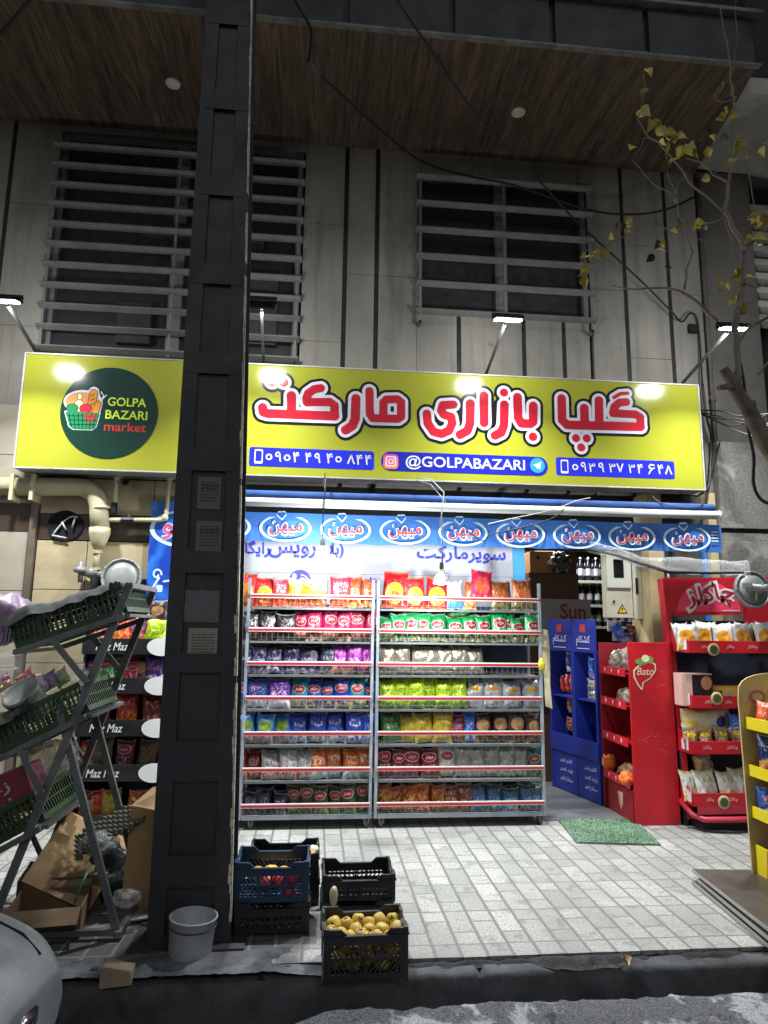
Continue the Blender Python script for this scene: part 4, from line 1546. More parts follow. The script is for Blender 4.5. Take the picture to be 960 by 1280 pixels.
# ================================================================== THE TWO WHEELED RACKS
m_zinc = mat('zinc_paint', '9aa3aa', .5, .25, var=.15, scale=6, bump=.08, dirt='55697d', dirt_amt=.5)
m_wire = mat('white_wire', '94979a', .45, .2, var=.08, bump=0)
m_strip_w = mat('strip_white', 'd4d2cf', .4, var=.04, bump=0)
m_strip_r = mat('strip_red', 'a8202c', .4, var=.08, scale=3, bump=0)
m_shelf = mat('shelf_sheet', '7f8283', .45, .3, var=.1, bump=.05)
m_backp = mat('rack_back', '24324f', .6, var=.15, scale=2, bump=.05)
m_rubber = mat('caster_rubber', '5d5348', .6, var=.2, bump=.05)
m_steel = mat('caster_steel', 'a4a7a8', .35, .8, var=.15, bump=.05)
RAILS = [1.812, 1.540, 1.272, 1.001, .726, .452, .182]
RY0, RD = 5.64, .36


def rack(x0, x1, label, casters):
    t = thing('wire_rack', label, 'snack rack', ((x0 + x1) / 2, RY0 + RD / 2, 0))
    b = MB()
    for x in (x0 + .018, x1 - .018):
        for y in (RY0 + .015, RY0 + RD - .015):
            b.box(x - .012, x + .012, y - .013, y + .013, .075, 1.955, .003)
    for y in (RY0 + .015, RY0 + RD - .015):
        b.box(x0 + .034, x1 - .034, y - .014, y + .014, .075, .105, .002)
    for x in (x0 + .018, x1 - .018):
        b.box(x - .012, x + .012, RY0 + .03, RY0 + RD - .03, .078, .102)
        for z in RAILS:
            b.box(x - .006, x + .006, RY0 + .03, RY0 + RD - .03, z - .02, z - .008)
    b.build('frame', m_zinc, t)
    b = MB()
    b.box(x0 + .035, x1 - .035, RY0 + RD - .012, RY0 + RD - .004, .12, 1.76)
    b.build('back_panel', m_backp, t)
    for z in RAILS:
        b = MB()
        b.box(x0 + .034, x1 - .034, RY0 + .02, RY0 + RD - .016, z - .103, z - .092)
        b.box(x0 + .034, x1 - .034, RY0 + .008, RY0 + .0195, z - .108, z - .091, .002)
        sh = b.build('shelf', m_shelf, t)
        b = MB()
        b.box(x0 + .026, x1 - .022, RY0 - .014, RY0 - .002, z - .017, z + .017, .002)
        b.mi = 1
        b.box(x0 + .028, x1 - .024, RY0 - .0165, RY0 - .0145, z - .009, z + .008)
        b.build('price_strip', [m_strip_w, m_strip_r], sh)
        b = MB()
        n = int((x1 - x0) / .047)
        for i in range(n + 1):
            x = x0 + .04 + (x1 - x0 - .08) * i / n
            b.tube([(x, RY0 + .006, z - .1), (x, RY0 + .004, z + .01)], .0014, 5)
        b.tube([(x0 + .03, RY0 + .006, z - .06), (x1 - .03, RY0 + .006, z - .06)], .0014, 5)
        b.build('wire_front', m_wire, sh)
    for x in casters:
        b = MB()
        M = Matrix.Translation((x, RY0 + .05, .036)) @ Matrix.Rotation(R(90), 4, 'Y') @ Matrix.Rotation(R(random.uniform(-15, 15)), 4, 'X')
        b.lathe([(.010, -.011), (.034, -.011), (.037, -.007), (.037, .007), (.034, .011), (.010, .011)], M, 20)
        b.mi = 1
        b.lathe([(.0, -.014), (.016, -.014), (.016, .014), (0, .014)], M, 12)
        for s_ in (-1, 1):
            b.prism([M @ Vector((.008, -.03, s_ * .016)), M @ Vector((-.036, -.032, s_ * .016)), M @ Vector((-.036, .032, s_ * .016)), M @ Vector((.008, .012, s_ * .016))], (M.to_3x3() @ Vector((0, 0, .003))))
        b.box(x - .03, x + .03, RY0 + .015, RY0 + .085, .071, .075)
        b.build('caster', [m_rubber, m_steel], t)
    return t


XL0, XM, XR1 = W(297, 1000, RY0).x, .487, 1.908
rack(XL0, XM - .004, 'wheeled wire rack of crisp packets beside the steel column', (XL0 + .1, XM - .055))
rack(XM + .004, XR1, 'wheeled wire rack of crisp packets next to the shop doorway', (XM + .07, XR1 - .05))
ROWN = ['top', 'second', 'third', 'fourth', 'fifth', 'sixth', 'bottom']
DESC_USED = {}


def row(side, i, items, ox, k, h=.262, w0=None):
    """items: (kind, x on the enlarged photograph, its width there[, height factor, flags])"""
    z = RAILS[i] - .091
    for it in items:
        kind, zx, zw = it[:3]
        hf = it[3] if len(it) > 3 else 1.
        px = ox + zx / k
        py = 640
        x = W(px, {0: 735, 1: 775, 2: 815, 3: 858, 4: 905, 5: 945, 6: 990}[i], RY0 + .075).x
        w = max(.1, zw / k * .00683)
        lab = '%s, %s shelf of the %s rack' % (KINDS[kind][2], ROWN[i], 'left' if side == 'L' else 'right')
        hh = h * hf
        place_packet(kind, x, RY0 + .062 + random.uniform(-.012, .03), z, w * 1.05, hh, lab, 'crisp packets on the two wheeled racks', d=.07, rx=R(-6))
        if len(it) <= 4 and i > 0:      # the packet queued behind it
            place_packet(kind, x + random.uniform(-.01, .01), RY0 + .15 + random.uniform(-.01, .02), z, w * 1.03, hh * .98, lab, 'crisp packets on the two wheeled racks', d=.07, rx=R(-5))


kL = 4.364
row('L', 0, [('redcircle', 122, 84, 1.15), ('redcircle', 225, 105, 1.), ('redpink', 312, 80, .95), ('yellowbag', 388, 80, .92), ('yellowbag', 490, 130, .9), ('redpink', 635, 110, .95), ('orangestick', 715, 75, .97), ('orangestick', 785, 70, .97)], 280, kL, .26)
row('L', 1, [('blackwhite', 150, 95, .84), ('blackwhite', 245, 100, .84), ('blackwhite', 345, 105, .84), ('magenta', 420, 80, .98), ('magenta', 495, 85, .98), ('magenta', 578, 90, 1.02), ('magenta', 650, 80, 1.), ('magenta', 735, 100, .98), ('magenta', 800, 60, .98)], 280, kL)
row('L', 2, [('purplescript', 118, 90), ('purplescript', 185, 90), ('purplescript', 270, 100, 1.04), ('purplescript', 360, 90), ('purplescript', 462, 115, 1.), ('slate', 560, 85, .92), ('violet', 633, 88, .94), ('violet', 715, 80, .94), ('violet', 785, 70, .94)], 280, kL, .24)
row('L', 3, [('blueoval', 92, 45), ('bluewhite', 180, 120, 1.), ('purplewhite', 302, 115, 1.), ('teal', 402, 100, .93), ('blueoval', 490, 88, .92), ('blueoval', 568, 78, .92), ('blueoval', 645, 85, .92), ('teal', 735, 90, .95), ('blueoval', 798, 45, .9)], 280, kL, .24)
row('L', 4, [('skygreen', 128, 92), ('skygreen', 220, 90), ('skygreen', 318, 95), ('bluelina', 405, 92), ('bluelina', 502, 96, 1.), ('bluelina', 612, 100), ('bluelina', 712, 92), ('bluefold', 790, 55, .9)], 280, kL, .235)
row('L', 5, [('darkred', 88, 80), ('darkred', 165, 84, .88), ('greyred', 262, 98), ('greyred', 348, 92), ('greyred', 438, 92), ('orange', 520, 90), ('orange', 605, 88), ('orange', 695, 92), ('orange', 775, 84)], 280, kL, .235)
row('L', 6, [('plum', 78, 72, .78), ('plum', 142, 76, .78), ('plum', 225, 84, .78), ('plum', 302, 74, .78), ('olive', 380, 78), ('olive', 455, 84), ('olive', 530, 80), ('olive', 602, 76), ('olive', 682, 86, 1.06), ('olive', 762, 80, 1.1)], 280, kL, .22)
row('R', 0, [('redcircle', 125, 118, 1.12), ('redcircle', 235, 108, 1.1), ('redcircle', 340, 108, 1.05), ('bluestripe', 435, 90, .95), ('orangestick', 508, 62, .9), ('brown', 675, 112, 1.05), ('brown', 775, 100, 1.)], 460, 4., .26)
x = W(460 + 562 / 4, 680 + 200 / 4, RY0 + .04).x
place_packet('pinkred', x, RY0 + .045, RAILS[0] - .005, .185, .24, 'pinkish red packet tipped on its corner above the top right shelf', 'crisp packets on the two wheeled racks', ry=R(9), rx=R(-8))
row('R', 1, [('green', 92, 80, .86), ('green', 152, 78, .94), ('green', 222, 80), ('green', 277, 76), ('green', 350, 84, .95), ('green', 440, 88, .92), ('green', 515, 84), ('green', 582, 78), ('green', 660, 84), ('green', 712, 60, .95), ('green', 755, 78, .88), ('green', 820, 84)], 460, 4., .245)
x = W(460 + 395 / 4, 680 + 345 / 4, RY0 + .1).x
place_packet('green', x, RY0 + .12, RAILS[1] + .135, .15, .2, 'green crisp packet lying flat on top of the green row', 'crisp packets on the two wheeled racks', rx=R(80), rz=R(80))
row('R', 2, [('beige', 98, 84), ('beige', 172, 90), ('beige', 290, 140, 1.02), ('beige', 392, 86), ('beige', 470, 94), ('beige', 545, 80, .96)], 460, 4., .24)
row('R', 3, [('lime', 100, 84), ('lime', 168, 82), ('lime', 238, 84), ('lime', 305, 80), ('lime', 378, 84), ('lime', 455, 84, .98), ('silver', 530, 96), ('silver', 625, 100), ('silver', 725, 104), ('silver', 825, 96)], 460, 4., .235)
row('R', 4, [('darkgreen', 118, 96), ('gold', 198, 88, .95), ('gold', 285, 96), ('gold', 368, 96, 1.02), ('maroonrose', 440, 84), ('bluefold', 510, 64, .96, 1), ('darkbrown', 580, 84), ('darkbrown', 665, 90), ('darkbrown', 750, 90), ('darkbrown', 828, 80)], 460, 4., .235)
row('R', 5, [('maroon', 90, 76), ('maroon', 150, 74), ('maroon', 215, 92, 1.04), ('maroon', 310, 92), ('white', 395, 92), ('greysilver', 478, 94), ('greysilver', 545, 84), ('greysilver', 615, 92), ('greysilver', 690, 84), ('greysilver', 762, 84, .96), ('tealdark', 838, 80)], 460, 4., .235)
row('R', 6, [('nuts', 76, 72, .9), ('nuts', 138, 70, .86), ('nuts', 202, 76, .86), ('nuts', 272, 74, .86), ('nuts', 342, 76, .88), ('brownred', 415, 76, .98), ('brownred', 490, 82), ('bluedull', 560, 84, .88), ('bluedull', 632, 76, .88), ('bluedull', 712, 84, .82), ('bluedull', 815, 120, .9)], 460, 4., .22)
x = W(460 + 195 / 4, 860 + 487 / 4, RY0 + .1).x
place_packet('nuts', x, RY0 + .12, RAILS[6] + .115, .12, .17, 'peanut packet lying flat on top of the bottom row', 'crisp packets on the two wheeled racks', rx=R(82), rz=R(85))

# ================================================================== LEFT OF THE COLUMN
# black rack of snacks, its lips lettered in white
MY = 5.62
mz = thing('black_rack', 'black snack rack with white lettered shelf lips behind the leaning crate stand', 'snack rack', (-1.25, MY + .2, 0))
m_mzb = mat('rack_black', '17191c', .45, var=.2, bump=.05)
m_mzw = mat('rack_white', 'd9dcda', .5, var=.04, bump=0)
mx0, mx1 = -1.83, -.82
LIP = [W(150, y, MY).z for y in (808, 857, 910, 966, 1029)]
b = MB()
b.box(mx0, mx1, MY + .33, MY + .35, .05, 1.95)
for x in (mx0, mx1 - .02):
    b.box(x, x + .02, MY + .05, MY + .35, .03, 1.95, .003)
b.box(mx0, mx1, MY, MY + .35, .02, .06)
b.build('body', m_mzb, mz)
for i, z in enumerate(LIP):
    b = MB()
    b.box(mx0 + .001, mx1 - .001, MY - .012, MY, z - .062, z + .062, .004)
    b.box(mx0 + .022, mx1 - .022, MY + .001, MY + .33, z - .02, z - .008)
    lp = b.build('shelf', m_mzb, mz)
    b = MB()
    for px in (134, 236):
        b.text('Maz Maz', W(px, 900, MY).x, z, w=.25, h=.062, y=MY - .0145, off=.008, res=3, shear=.25)
    b.build('lettering', m_mzw, lp)
    b = MB()
    xc = W(197, 900, MY).x
    b.lathe([(.0, 0), (.115, 0), (.115, .003), (0, .003)], Matrix.Translation((xc, MY - .016, z + .0)) @ Matrix.Diagonal((1, 1, .62, 1)) @ Matrix.Rotation(R(90), 4, 'X'), 36, smooth=False)
    b.build('price_disc', m_mzw, lp)
mrows = [
    [('multi', 112), ('redflame', 140), ('multi', 163, 'w'), ('lime', 186)],
    [('blueoval', 108), ('green', 128, 'd'), ('green', 146), ('darkbrown', 172), ('magenta', 160), ('purplewhite', 190)],
    [('multi', 118), ('redflame', 158), ('darkred', 190)],
    [('orange', 114), ('brownfoil', 130), ('maroon', 158), ('brownfoil', 184)],
    [('darkred', 108), ('darkbrown', 122), ('redflame', 122.), ('gold', 148), ('orange', 178), ('darkred', 190)]]
MN = ['topmost', 'second', 'middle', 'fourth', 'lowest']
for i, items in enumerate(mrows):
    seen = {}
    for it in items:
        kind, px = it[:2]
        z = LIP[i] - .006
        x = W(px, 900, MY + .1).x
        k = seen.get(kind, 0)
        seen[kind] = k + 1
        lab = '%s, %s shelf of the black rack' % (KINDS[kind][2], MN[i])
        place_packet(kind, x, MY + .09 + .03 * k, z, .17 if kind in ('redflame', 'lime', 'brownfoil') else .15, .24 if i != 4 else .2, lab, 'snack packets on the black rack', rx=R(-10))
        if kind == 'multi':
            place_packet(kind, x + .02, MY + .19, z, .16, .23, lab, 'snack packets on the black rack', rx=R(-6))
x = W(186, 762, MY + .1)
place_packet('orangestick', x.x, MY + .2, LIP[0] + .17, .2, .2, 'orange snack bag lying above the lime packet on the black rack', 'snack packets on the black rack', rx=R(-50), rz=R(20))
place_packet('darkbrown', W(197, 742, 5.8).x, MY + .24, LIP[0] + .17, .16, .2, 'dark brown packet at the top corner of the black rack behind the column', 'snack packets on the black rack')

# blue poster on the wall
py_ = 5.93
pp0, pp1 = W(190, 626, py_), W(186, 762, py_)
t = thing('poster', 'blue poster with a white oval and pink lettering half hidden behind the column', 'poster', (-1.2, py_, 1.6))
b = MB()
b.box(pp0.x, -.78, py_, py_ + .012, 1.62, pp0.z, .002)
tp = NT('poster_print')
cp = tp.coord()
n_ = tp.noise(tp.map(cp, (1, 1, 1), (0, R(35), 0)), 2.6, 2, .5, 1.2)
tp.set(Base_Color=tp.mix(tp.range(n_.outputs[0], .4, .6), H('123a9c'), H('2a72cf')), Roughness=.3)
b.build('sheet', tp.m, t)
b = MB()
ex, ez = W(232, 660, py_).x, W(222, 661, py_).z
b.mi = 0
b.sdf(d_not(d_ell(ex, ez, .30, .165), d_ell(ex + .012, ez + .005, .275, .145)), ex - .34, ex + .34, ez - .2, ez + .2, .008, py_ - .003)
xx, zz = W(196, 718, py_).x, W(196, 718, py_).z
sw = [([(xx + .04 * math.cos(a) * (1 - a / 9), zz + .05 * math.sin(a) * (1 - a / 9)) for a in [k * .4 for k in range(16)]], .008), ([(xx + .02, zz - .03), (xx - .03, zz - .12), (xx - .01, zz - .2)], .01), ([(xx + .06, zz - .06), (xx + .16, zz - .04), (xx + .14, zz - .02), (xx + .2, zz + .03)], .008)]
b.sdf(d_strokes(sw), xx - .1, xx + .25, zz - .25, zz + .1, .006, py_ - .003)
b.sdf(d_rr(xx + .0, xx + .055, zz - .15, zz - .09, .008), xx - .02, xx + .08, zz - .17, zz - .07, .006, py_ - .003)
b.mi = 0
b.text(fa('مینو'), ex - .0, ez - .01, w=.40, h=.19, y=py_ - .005, off=.05)
b.mi = 1
b.text(fa('مینو'), ex - .0, ez - .01, w=.385, h=.172, y=py_ - .008, off=.012)
b.build('print', [mat('poster_white', 'b9d4ee', .4, var=.05, bump=0), mat('poster_pink', 'd0507c', .4, var=.05, bump=0)], t)

# gas pipes and regulator on the stone wall
PYW = 5.90
m_pipe = mat('painted_pipe', 'b9b291', .5, var=.12, scale=6, bump=.25, bscale=60, dirt='6f684c', dirt_amt=.6)


def wp(px, py, Y=PYW):
    return W(px, py, Y)


t = thing('gas_pipe', 'thick cream painted pipe bending down beside the round hole in the wall', 'pipe', (-2.2, PYW, 2.3))
b = MB()
a0, a1 = wp(-60, 607), wp(98, 609)
pts = [a0, a1]
c0 = wp(124, 640)
for k in range(1, 8):
    an = k / 8 * math.pi / 2
    pts.append(Vector((a1.x + (c0.x - a1.x) * math.sin(an), PYW, c0.z + (a1.z - c0.z) * math.cos(an))))
pts += [c0, wp(125, 662)]
b.tube(pts, .078, 20)
b.tube([wp(126, 634), wp(126, 637)], .084, 20)
b.tube([wp(125, 660), wp(124.5, 668), wp(123, 680), wp(122, 686)], [.086, .084, .06, .036], 20)
b.build('main_pipe', m_pipe, t)
b = MB()
b.tube([wp(122, 684), wp(119.5, 716)], .028, 14)
b.tube([wp(121.5, 688), wp(121.5, 692)], .042, 8, smooth=False)
b.tube([wp(120, 710), wp(120, 713)], .045, 8, smooth=False)
b.tube([wp(132, 650), wp(158, 650)], .020, 10)
b.build('riser', m_pipe, t)
for px in (45, 20):
    p = wp(px, 607)
    b = MB()
    b.box(p.x - .015, p.x + .015, PYW - .09, 6.0, p.z - .14, p.z + .088, .004)
    b.build('clip', m_pipe, t)
b = MB()
for px, py, r in ((158, 650, .03), (103, 716, .0)):
    p = wp(px, py)
    if r:
        b.tube([p + Vector((-.04, 0, 0)), p + Vector((.06, 0, 0))], .028, 8, smooth=False)
        b.tube([p + Vector((.02, 0, 0)), p + Vector((.02, 0, .05))], .014, 8)
b.build('valve', mat('valve_black', '24231f', .5, .3), t)
t = thing('thin_pipe', 'thin cream pipe stepping down in front of the blue poster', 'pipe', (-1.3, PYW, 2.3))
b = MB()
b.tube([wp(162, 650), wp(196, 650), wp(204, 649), wp(208, 643), wp(211, 604), wp(213, 597), wp(219, 596)], [.019] * 7, 12)
for q in ((206, 647), (212, 598)):
    b.blob(wp(*q), .03, .03, .03, 10, 8, 0)
b.build('pipe', m_pipe, t)
t = thing('pipe_stub', 'short thin pipe with a black valve hanging under the logo end of the sign', 'pipe', (-1.6, PYW, 2.4))
b = MB()
b.tube([wp(153, 596), wp(147, 596), wp(145, 601), wp(143, 633)], .021, 12)
b.blob(wp(146.5, 597), .032, .032, .032, 10, 8, 0)
b.build('pipe', m_pipe, t)
b = MB()
p = wp(142.5, 636)
b.tube([p + Vector((0, 0, .05)), p - Vector((0, 0, .04))], .028, 8, smooth=False)
b.tube([p - Vector((.06, .01, 0)), p + Vector((.02, -.01, 0))], .012, 8)
b.build('valve', MT.get('vb') or m_blk, t)
b = MB()
q = wp(158, 603)
for k in range(6):
    a = k / 6 * 6.283
    b.tube([q, q + Vector((.03 * math.cos(a), -.03, .03 * math.sin(a)))], .012, 6)
b.build('tap_wheel', m_blk, t)

m_reg = mat('regulator_grey', '7f8380', .5, .25, var=.12, scale=8, bump=.08, dirt='4d4f4a', dirt_amt=.5)


def regulator(px, py, Y, r, label, tilt, arms=True):
    p = W(px, py, Y)
    t = thing('gas_regulator', label, 'gas regulator', (p.x, p.y, p.z - r))
    M = Matrix.Translation(p) @ Matrix.Rotation(R(90 + tilt), 4, 'X')
    b = MB()
    b.lathe([(.0, .036), (r * .45, .034), (r * .70, .026), (r * .79, .012), (r * .81, .002), (r * .885, .002), (r * .90, .022), (r * .98, .022), (r, .016), (r, -.014), (r * .97, -.02), (r * .8, -.025), (r * .6, -.07), (.0, -.08)], M, 40)
    b.build('bowl', m_reg, t)
    b = MB()
    for k in range(12):
        a = k / 12 * 6.283
        Mk = M @ Matrix.Translation((r * .94 * math.cos(a), r * .94 * math.sin(a), .02))
        b.lathe([(.007, 0), (.007, .010), (0, .011)], Mk, 6, smooth=False)
    b.build('bolts', m_steel, t)
    if not arms:
        return t, M
    b = MB()
    b.lathe([(.034, .04), (.034, .12), (.03, .125), (.022, .13), (.022, .20), (.016, .205), (0, .206)], M, 16)
    for k in range(3):
        a = k / 3 * 6.283 + .5
        b.bar(M @ Vector((0, 0, .07)), M @ Vector((r * .6 * math.cos(a), r * .6 * math.sin(a), .045)), .012, .02)
    b.build('spring_cap', m_reg, t)
    return t, M


t, M = regulator(152, 722, 5.84, .165, 'round grey gas regulator above the topmost green crate', -12, False)
b = MB()
p = wp(116, 716)
b.blob(p, .06, .05, .05, amp=.15)
b.tube([p, W(146, 722, 5.88)], .03, 12)
q = wp(101, 716)
b.tube([p, q], .026, 12)
b.lathe([(.03, -.03), (.055, -.02), (.06, 0), (.045, .02), (.02, .03), (.018, .065), (0, .07)], Matrix.Translation(wp(101, 712)), 16)
b.tube([q, q - Vector((0, 0, .08))], .02, 10)
b.build('relief_valve', m_reg, t)
t, M = regulator(940, 737, 5.40, .158, 'large round grey gas regulator hanging beside the red rack header', -4)
b = MB()
p = W(940, 737, 5.40)
b.tube([p + Vector((-.14, -.13, .02)), p + Vector((.35, -.13, -.02)), p + Vector((.8, -.1, -.02))], [.024, .034, .034], 12)
b.box(p.x - .15, p.x - .10, p.y - .16, p.y - .10, p.z - .0, p.z + .05, .008)
b.tube([p + Vector((.1, .0, .0)), p + Vector((.3, .1, 0)), p + Vector((.3, .6, 0))], .03, 10)
b.build('inlet_pipe', m_reg, t)

# round hole knocked in the wall
p = wp(81, 657, 5.985)
b = MB()
ang = [k / 22 * 6.283 for k in range(22)]
hole = [(p.x + (.15 + .022 * mnoise.noise(Vector((math.cos(a) * 2, math.sin(a) * 2, 3)))) * math.cos(a), p.z + (.135 + .02 * mnoise.noise(Vector((math.cos(a) * 2, math.sin(a) * 2, 9)))) * math.sin(a)) for a in ang]
b.prism([Vector((x, 5.988, z)) for x, z in hole], (0, .008, 0))
t = thing('wall_vent', 'ragged dark hole in the stone wall with pale cable ends inside', 'vent', (p.x, 5.98, p.z - .15))
b.build('opening', mat('void_black', '050505', .95, var=.1, bump=0), t)
b = MB()
arc = [Vector((p.x - .09 + .2 * k / 10, 5.97, p.z - .09 + .17 * math.sin(k / 10 * 1.9))) for k in range(11)]
b.tube(arc, .007, 6)
b.tube([p + Vector((-.02, -.02, .03)), p + Vector((.02, -.02, -.04))], .008, 6)
b.tube([p + Vector((.09, -.02, .08)), p + Vector((.07, -.02, -.02))], .008, 6)
b.tube([p + Vector((-.09, -.02, -.09)), p + Vector((.03, -.02, -.11))], .008, 6)
b.build('cable_end', mat('cable_white', 'b9bbb9', .5, var=.05, bump=0), t)

# ================================================================== STEEL COLUMN
m_col = mat('column_paint', '2e2f33', .6, .2, var=.25, scale=2.5, bump=.12, bscale=40, dirt='57504a', dirt_amt=.45)
m_colw = mat('column_edge', 'd0c9b2', .7, var=.3, scale=12, bump=.3, dirt='4a463d', dirt_amt=.7)
cl = thing('steel_column', 'dark built-up steel column with batten plates standing at the kerb', 'column', (-.6, 3.92, 0))
CF, CB = 3.76, 4.02


def cx(z):
    return -.80, -.385 - .024 * z


b = MB()


def slab(x0f, x1f, y0, y1, z0, z1):
    pts = []
    vs = []
    for z in (z0, z1):
        l, r = cx(z)
        for f in (x0f, x1f):
            for y in (y0, y1):
                vs.append(b.bm.verts.new((f(l, r), y, z)))
    for q in ((0, 1, 3, 2), (4, 6, 7, 5), (0, 4, 5, 1), (2, 3, 7, 6), (0, 2, 6, 4), (1, 5, 7, 3)):
        b._face([vs[i] for i in q])


ZT = 9.0
fw = .085
slab(lambda l, r: l, lambda l, r: l + fw, CF, CF + .028, 0, ZT)
slab(lambda l, r: r - fw, lambda l, r: r, CF, CF + .028, 0, ZT)
slab(lambda l, r: l + .03, lambda l, r: l + .045, CF + .0281, CB - .0141, 0, ZT)
slab(lambda l, r: r - .045, lambda l, r: r - .03, CF + .0281, CB - .0141, 0, ZT)
slab(lambda l, r: l, lambda l, r: l + fw, CB - .014, CB, 0, ZT)
slab(lambda l, r: r - fw, lambda l, r: r, CB - .014, CB, 0, ZT)
b.build('shaft', m_col, cl)
b = MB()
zz_ = [(.0, .05), (.27, .42), (.78, .98), (1.33, 1.43), (1.86, 1.98), (2.43, 2.56), (3.0, 3.12), (3.55, 3.68), (4.12, 4.26), (4.7, 4.83), (5.3, 5.5)]
for z0, z1 in zz_:
    slab(lambda l, r: l + .02, lambda l, r: r - .02, CF - .003, CF - .0005, z0, z1)
    slab(lambda l, r: l + .02, lambda l, r: r - .02, CB + .0005, CB + .012, z0, z1)
b.build('batten_plate', m_col, cl)
b = MB()
slab(lambda l, r: l + fw + .001, lambda l, r: r - fw - .001, CF + .018, CF + .027, .0, ZT)
b.build('infill', mat('column_infill', '292b2f', .55, .1, var=.3, scale=3, bump=.1, dirt='46423e'), cl)
b = MB()
pts = []
b_ = b
for k in range(120):
    z0, z1 = .1 + k * .045, .1 + k * .045 + .05
    wdt = .006 + .016 * max(0, mnoise.noise(Vector((0, k * .35, 2))) + .15) * (1.6 if z0 < 1.6 else .6)
    if mnoise.noise(Vector((0, k * .21, 8))) < -.45:
        continue
    slab(lambda l, r: r + .0005, lambda l, r: r + .002, CF + .001, CF + .0275, z0, z1)  # pale worn paint; the shop light on the flange is painted in too
    slab(lambda l, r: r - wdt, lambda l, r: r - .0005, CF - .0015, CF - .0003, z0, z1)
b.build('worn_lit_edge', m_colw, cl)
b = MB()
b.box(-.88, -.31, 3.68, 4.1, -.03, .012, .004)
b.build('base_plate', m_col, cl)
m_paper = mat('faded_paper', '636365', .8, var=.1, scale=4, bump=.1, dirt='47474a', dirt_amt=.5)
m_pin = mat('faded_ink', '38383a', .8, var=.1, bump=0)
posters = [((248, 596), (275, 637), 'faded printed notice with dark headlines, uppermost of those on the column'), ((246, 651), (276, 693), 'faded notice with a rounded outline, second from the top on the column'),
           ((232, 738), (273, 778), 'torn crumpled sheet stuck on the column above the cream notice'), ((236, 785), (270, 834), 'cream notice with small print and three marks at its foot, on the column')]
for i, (a, c, lab) in enumerate(posters):
    YY = CF + .0145
    p0, p1 = W(a[0], a[1], YY), W(c[0], c[1], YY)
    t = thing('notice', lab, 'notice', (p0.x, YY, p1.z), group='notices stuck on the steel column')
    b = MB()
    if i == 2:
        b.grid(lambda u, v: Vector((p0.x + (p1.x - p0.x) * u + .01 * mnoise.noise(Vector((v * 9, 1, 0))), YY - .003 - .012 * abs(mnoise.noise(Vector((u * 4, v * 4, 0)))), p1.z + (p0.z - p1.z) * v + .012 * mnoise.noise(Vector((u * 9, 5, 0))))), 14, 14)
        b.grid(lambda u, v: Vector((p0.x + (p1.x - p0.x) * u + .01 * mnoise.noise(Vector((v * 9, 1, 0))), YY - .001, p1.z + (p0.z - p1.z) * v)), 2, 2)
    else:
        b.box(p0.x, p1.x, YY - .003, YY + .001, p1.z, p0.z, .001)
    b.build('sheet', mat('cream_paper', '8a8679', .8, var=.1, scale=4, bump=.05) if i == 3 else m_paper, t)
    b = MB()
    w_, h_ = p1.x - p0.x, p0.z - p1.z
    rows = 9 if i == 3 else 7
    if i != 2:
        for k in range(rows):
            zc = p0.z - h_ * (.16 + .68 * k / rows)
            hh = .012 if (k in (1, 2) and i < 2) else .004
            x_ = p0.x + w_ * .14
            while x_ < p1.x - w_ * .16:
                l_ = random.uniform(.012, .03)
                b.box(x_, min(x_ + l_, p1.x - w_ * .1), YY - .005, YY - .0035, zc - hh / 2, zc + hh / 2)
                x_ += l_ + .006
        if i == 3:
            for k in range(3):
                b.box(p0.x + w_ * (.18 + .27 * k), p0.x + w_ * (.30 + .27 * k), YY - .005, YY - .0035, p1.z + h_ * .1, p1.z + h_ * .19)
        b.build('print', m_pin, t)
    else:
        b.bm.free()

# ================================================================== LEANING CRATE STAND
m_leg = mat('stand_steel', '6b6e6d', .45, .45, var=.25, scale=7, bump=.12, dirt='2a2a29', dirt_amt=.6)
NY, FY = 3.82, 4.38
st = thing('crate_stand', 'leaning folding steel stand carrying green crates on three sloping tiers', 'display stand', (-1.3, 4.1, 0))


def sp3(px, py, Y):
    p = W(px, py, Y)
    return Vector((p.x, Y, p.z))


lower_end = Vector((-1.60, 0, .012))
for Y in (NY, FY):
    b = MB()
    b.bar(Vector((-1.02, Y, 1.80)), Vector((-1.60, Y, .0)), .040, .026, up=(0, 1, 0), bev=.003)
    b.build('leg', m_leg, st)
    b = MB()
    yy = Y + (.03 if Y == NY else -.03)
    b.bar(Vector((-1.34, yy, 1.12)), Vector((-.955, yy, .0)), .036, .024, up=(0, 1, 0), bev=.003)
    b.build('leg', m_leg, st)
TIER = [((-1.575, 1.425), (-1.03, 1.625)), ((-1.66, .86), (-1.185, 1.10)), ((-1.83, .30), (-1.36, .555))]
for (xa, za), (xb, zb) in TIER:
    b = MB()
    for Y in (NY - .03, FY + .03):
        b.bar((xa, Y, za), (xb, Y, zb), .03, .03, bev=.003)
    b.bar((xb, NY - .02, zb), (xb, FY + .02, zb), .055, .018, bev=.002)
    b.bar((xa, NY - .02, za), (xa, FY + .02, za), .03, .018, bev=.002)
    b.build('tier_frame', m_leg, st)
for (xa, za), (xb, zb) in TIER:
    for Y in (NY - .05, FY + .05):
        b = MB()
        mx, mz_ = xa + (xb - xa) * .35, za + (zb - za) * .35
        t_ = (mz_ - .28) / 1.8
        b.bar((mx, Y, mz_), (-1.02 - (1.8 - (mz_ - .22)) / 1.8 * .58, Y, mz_ - .22), .032, .008, up=(0, 1, 0))
        b.build('strut', m_leg, st)
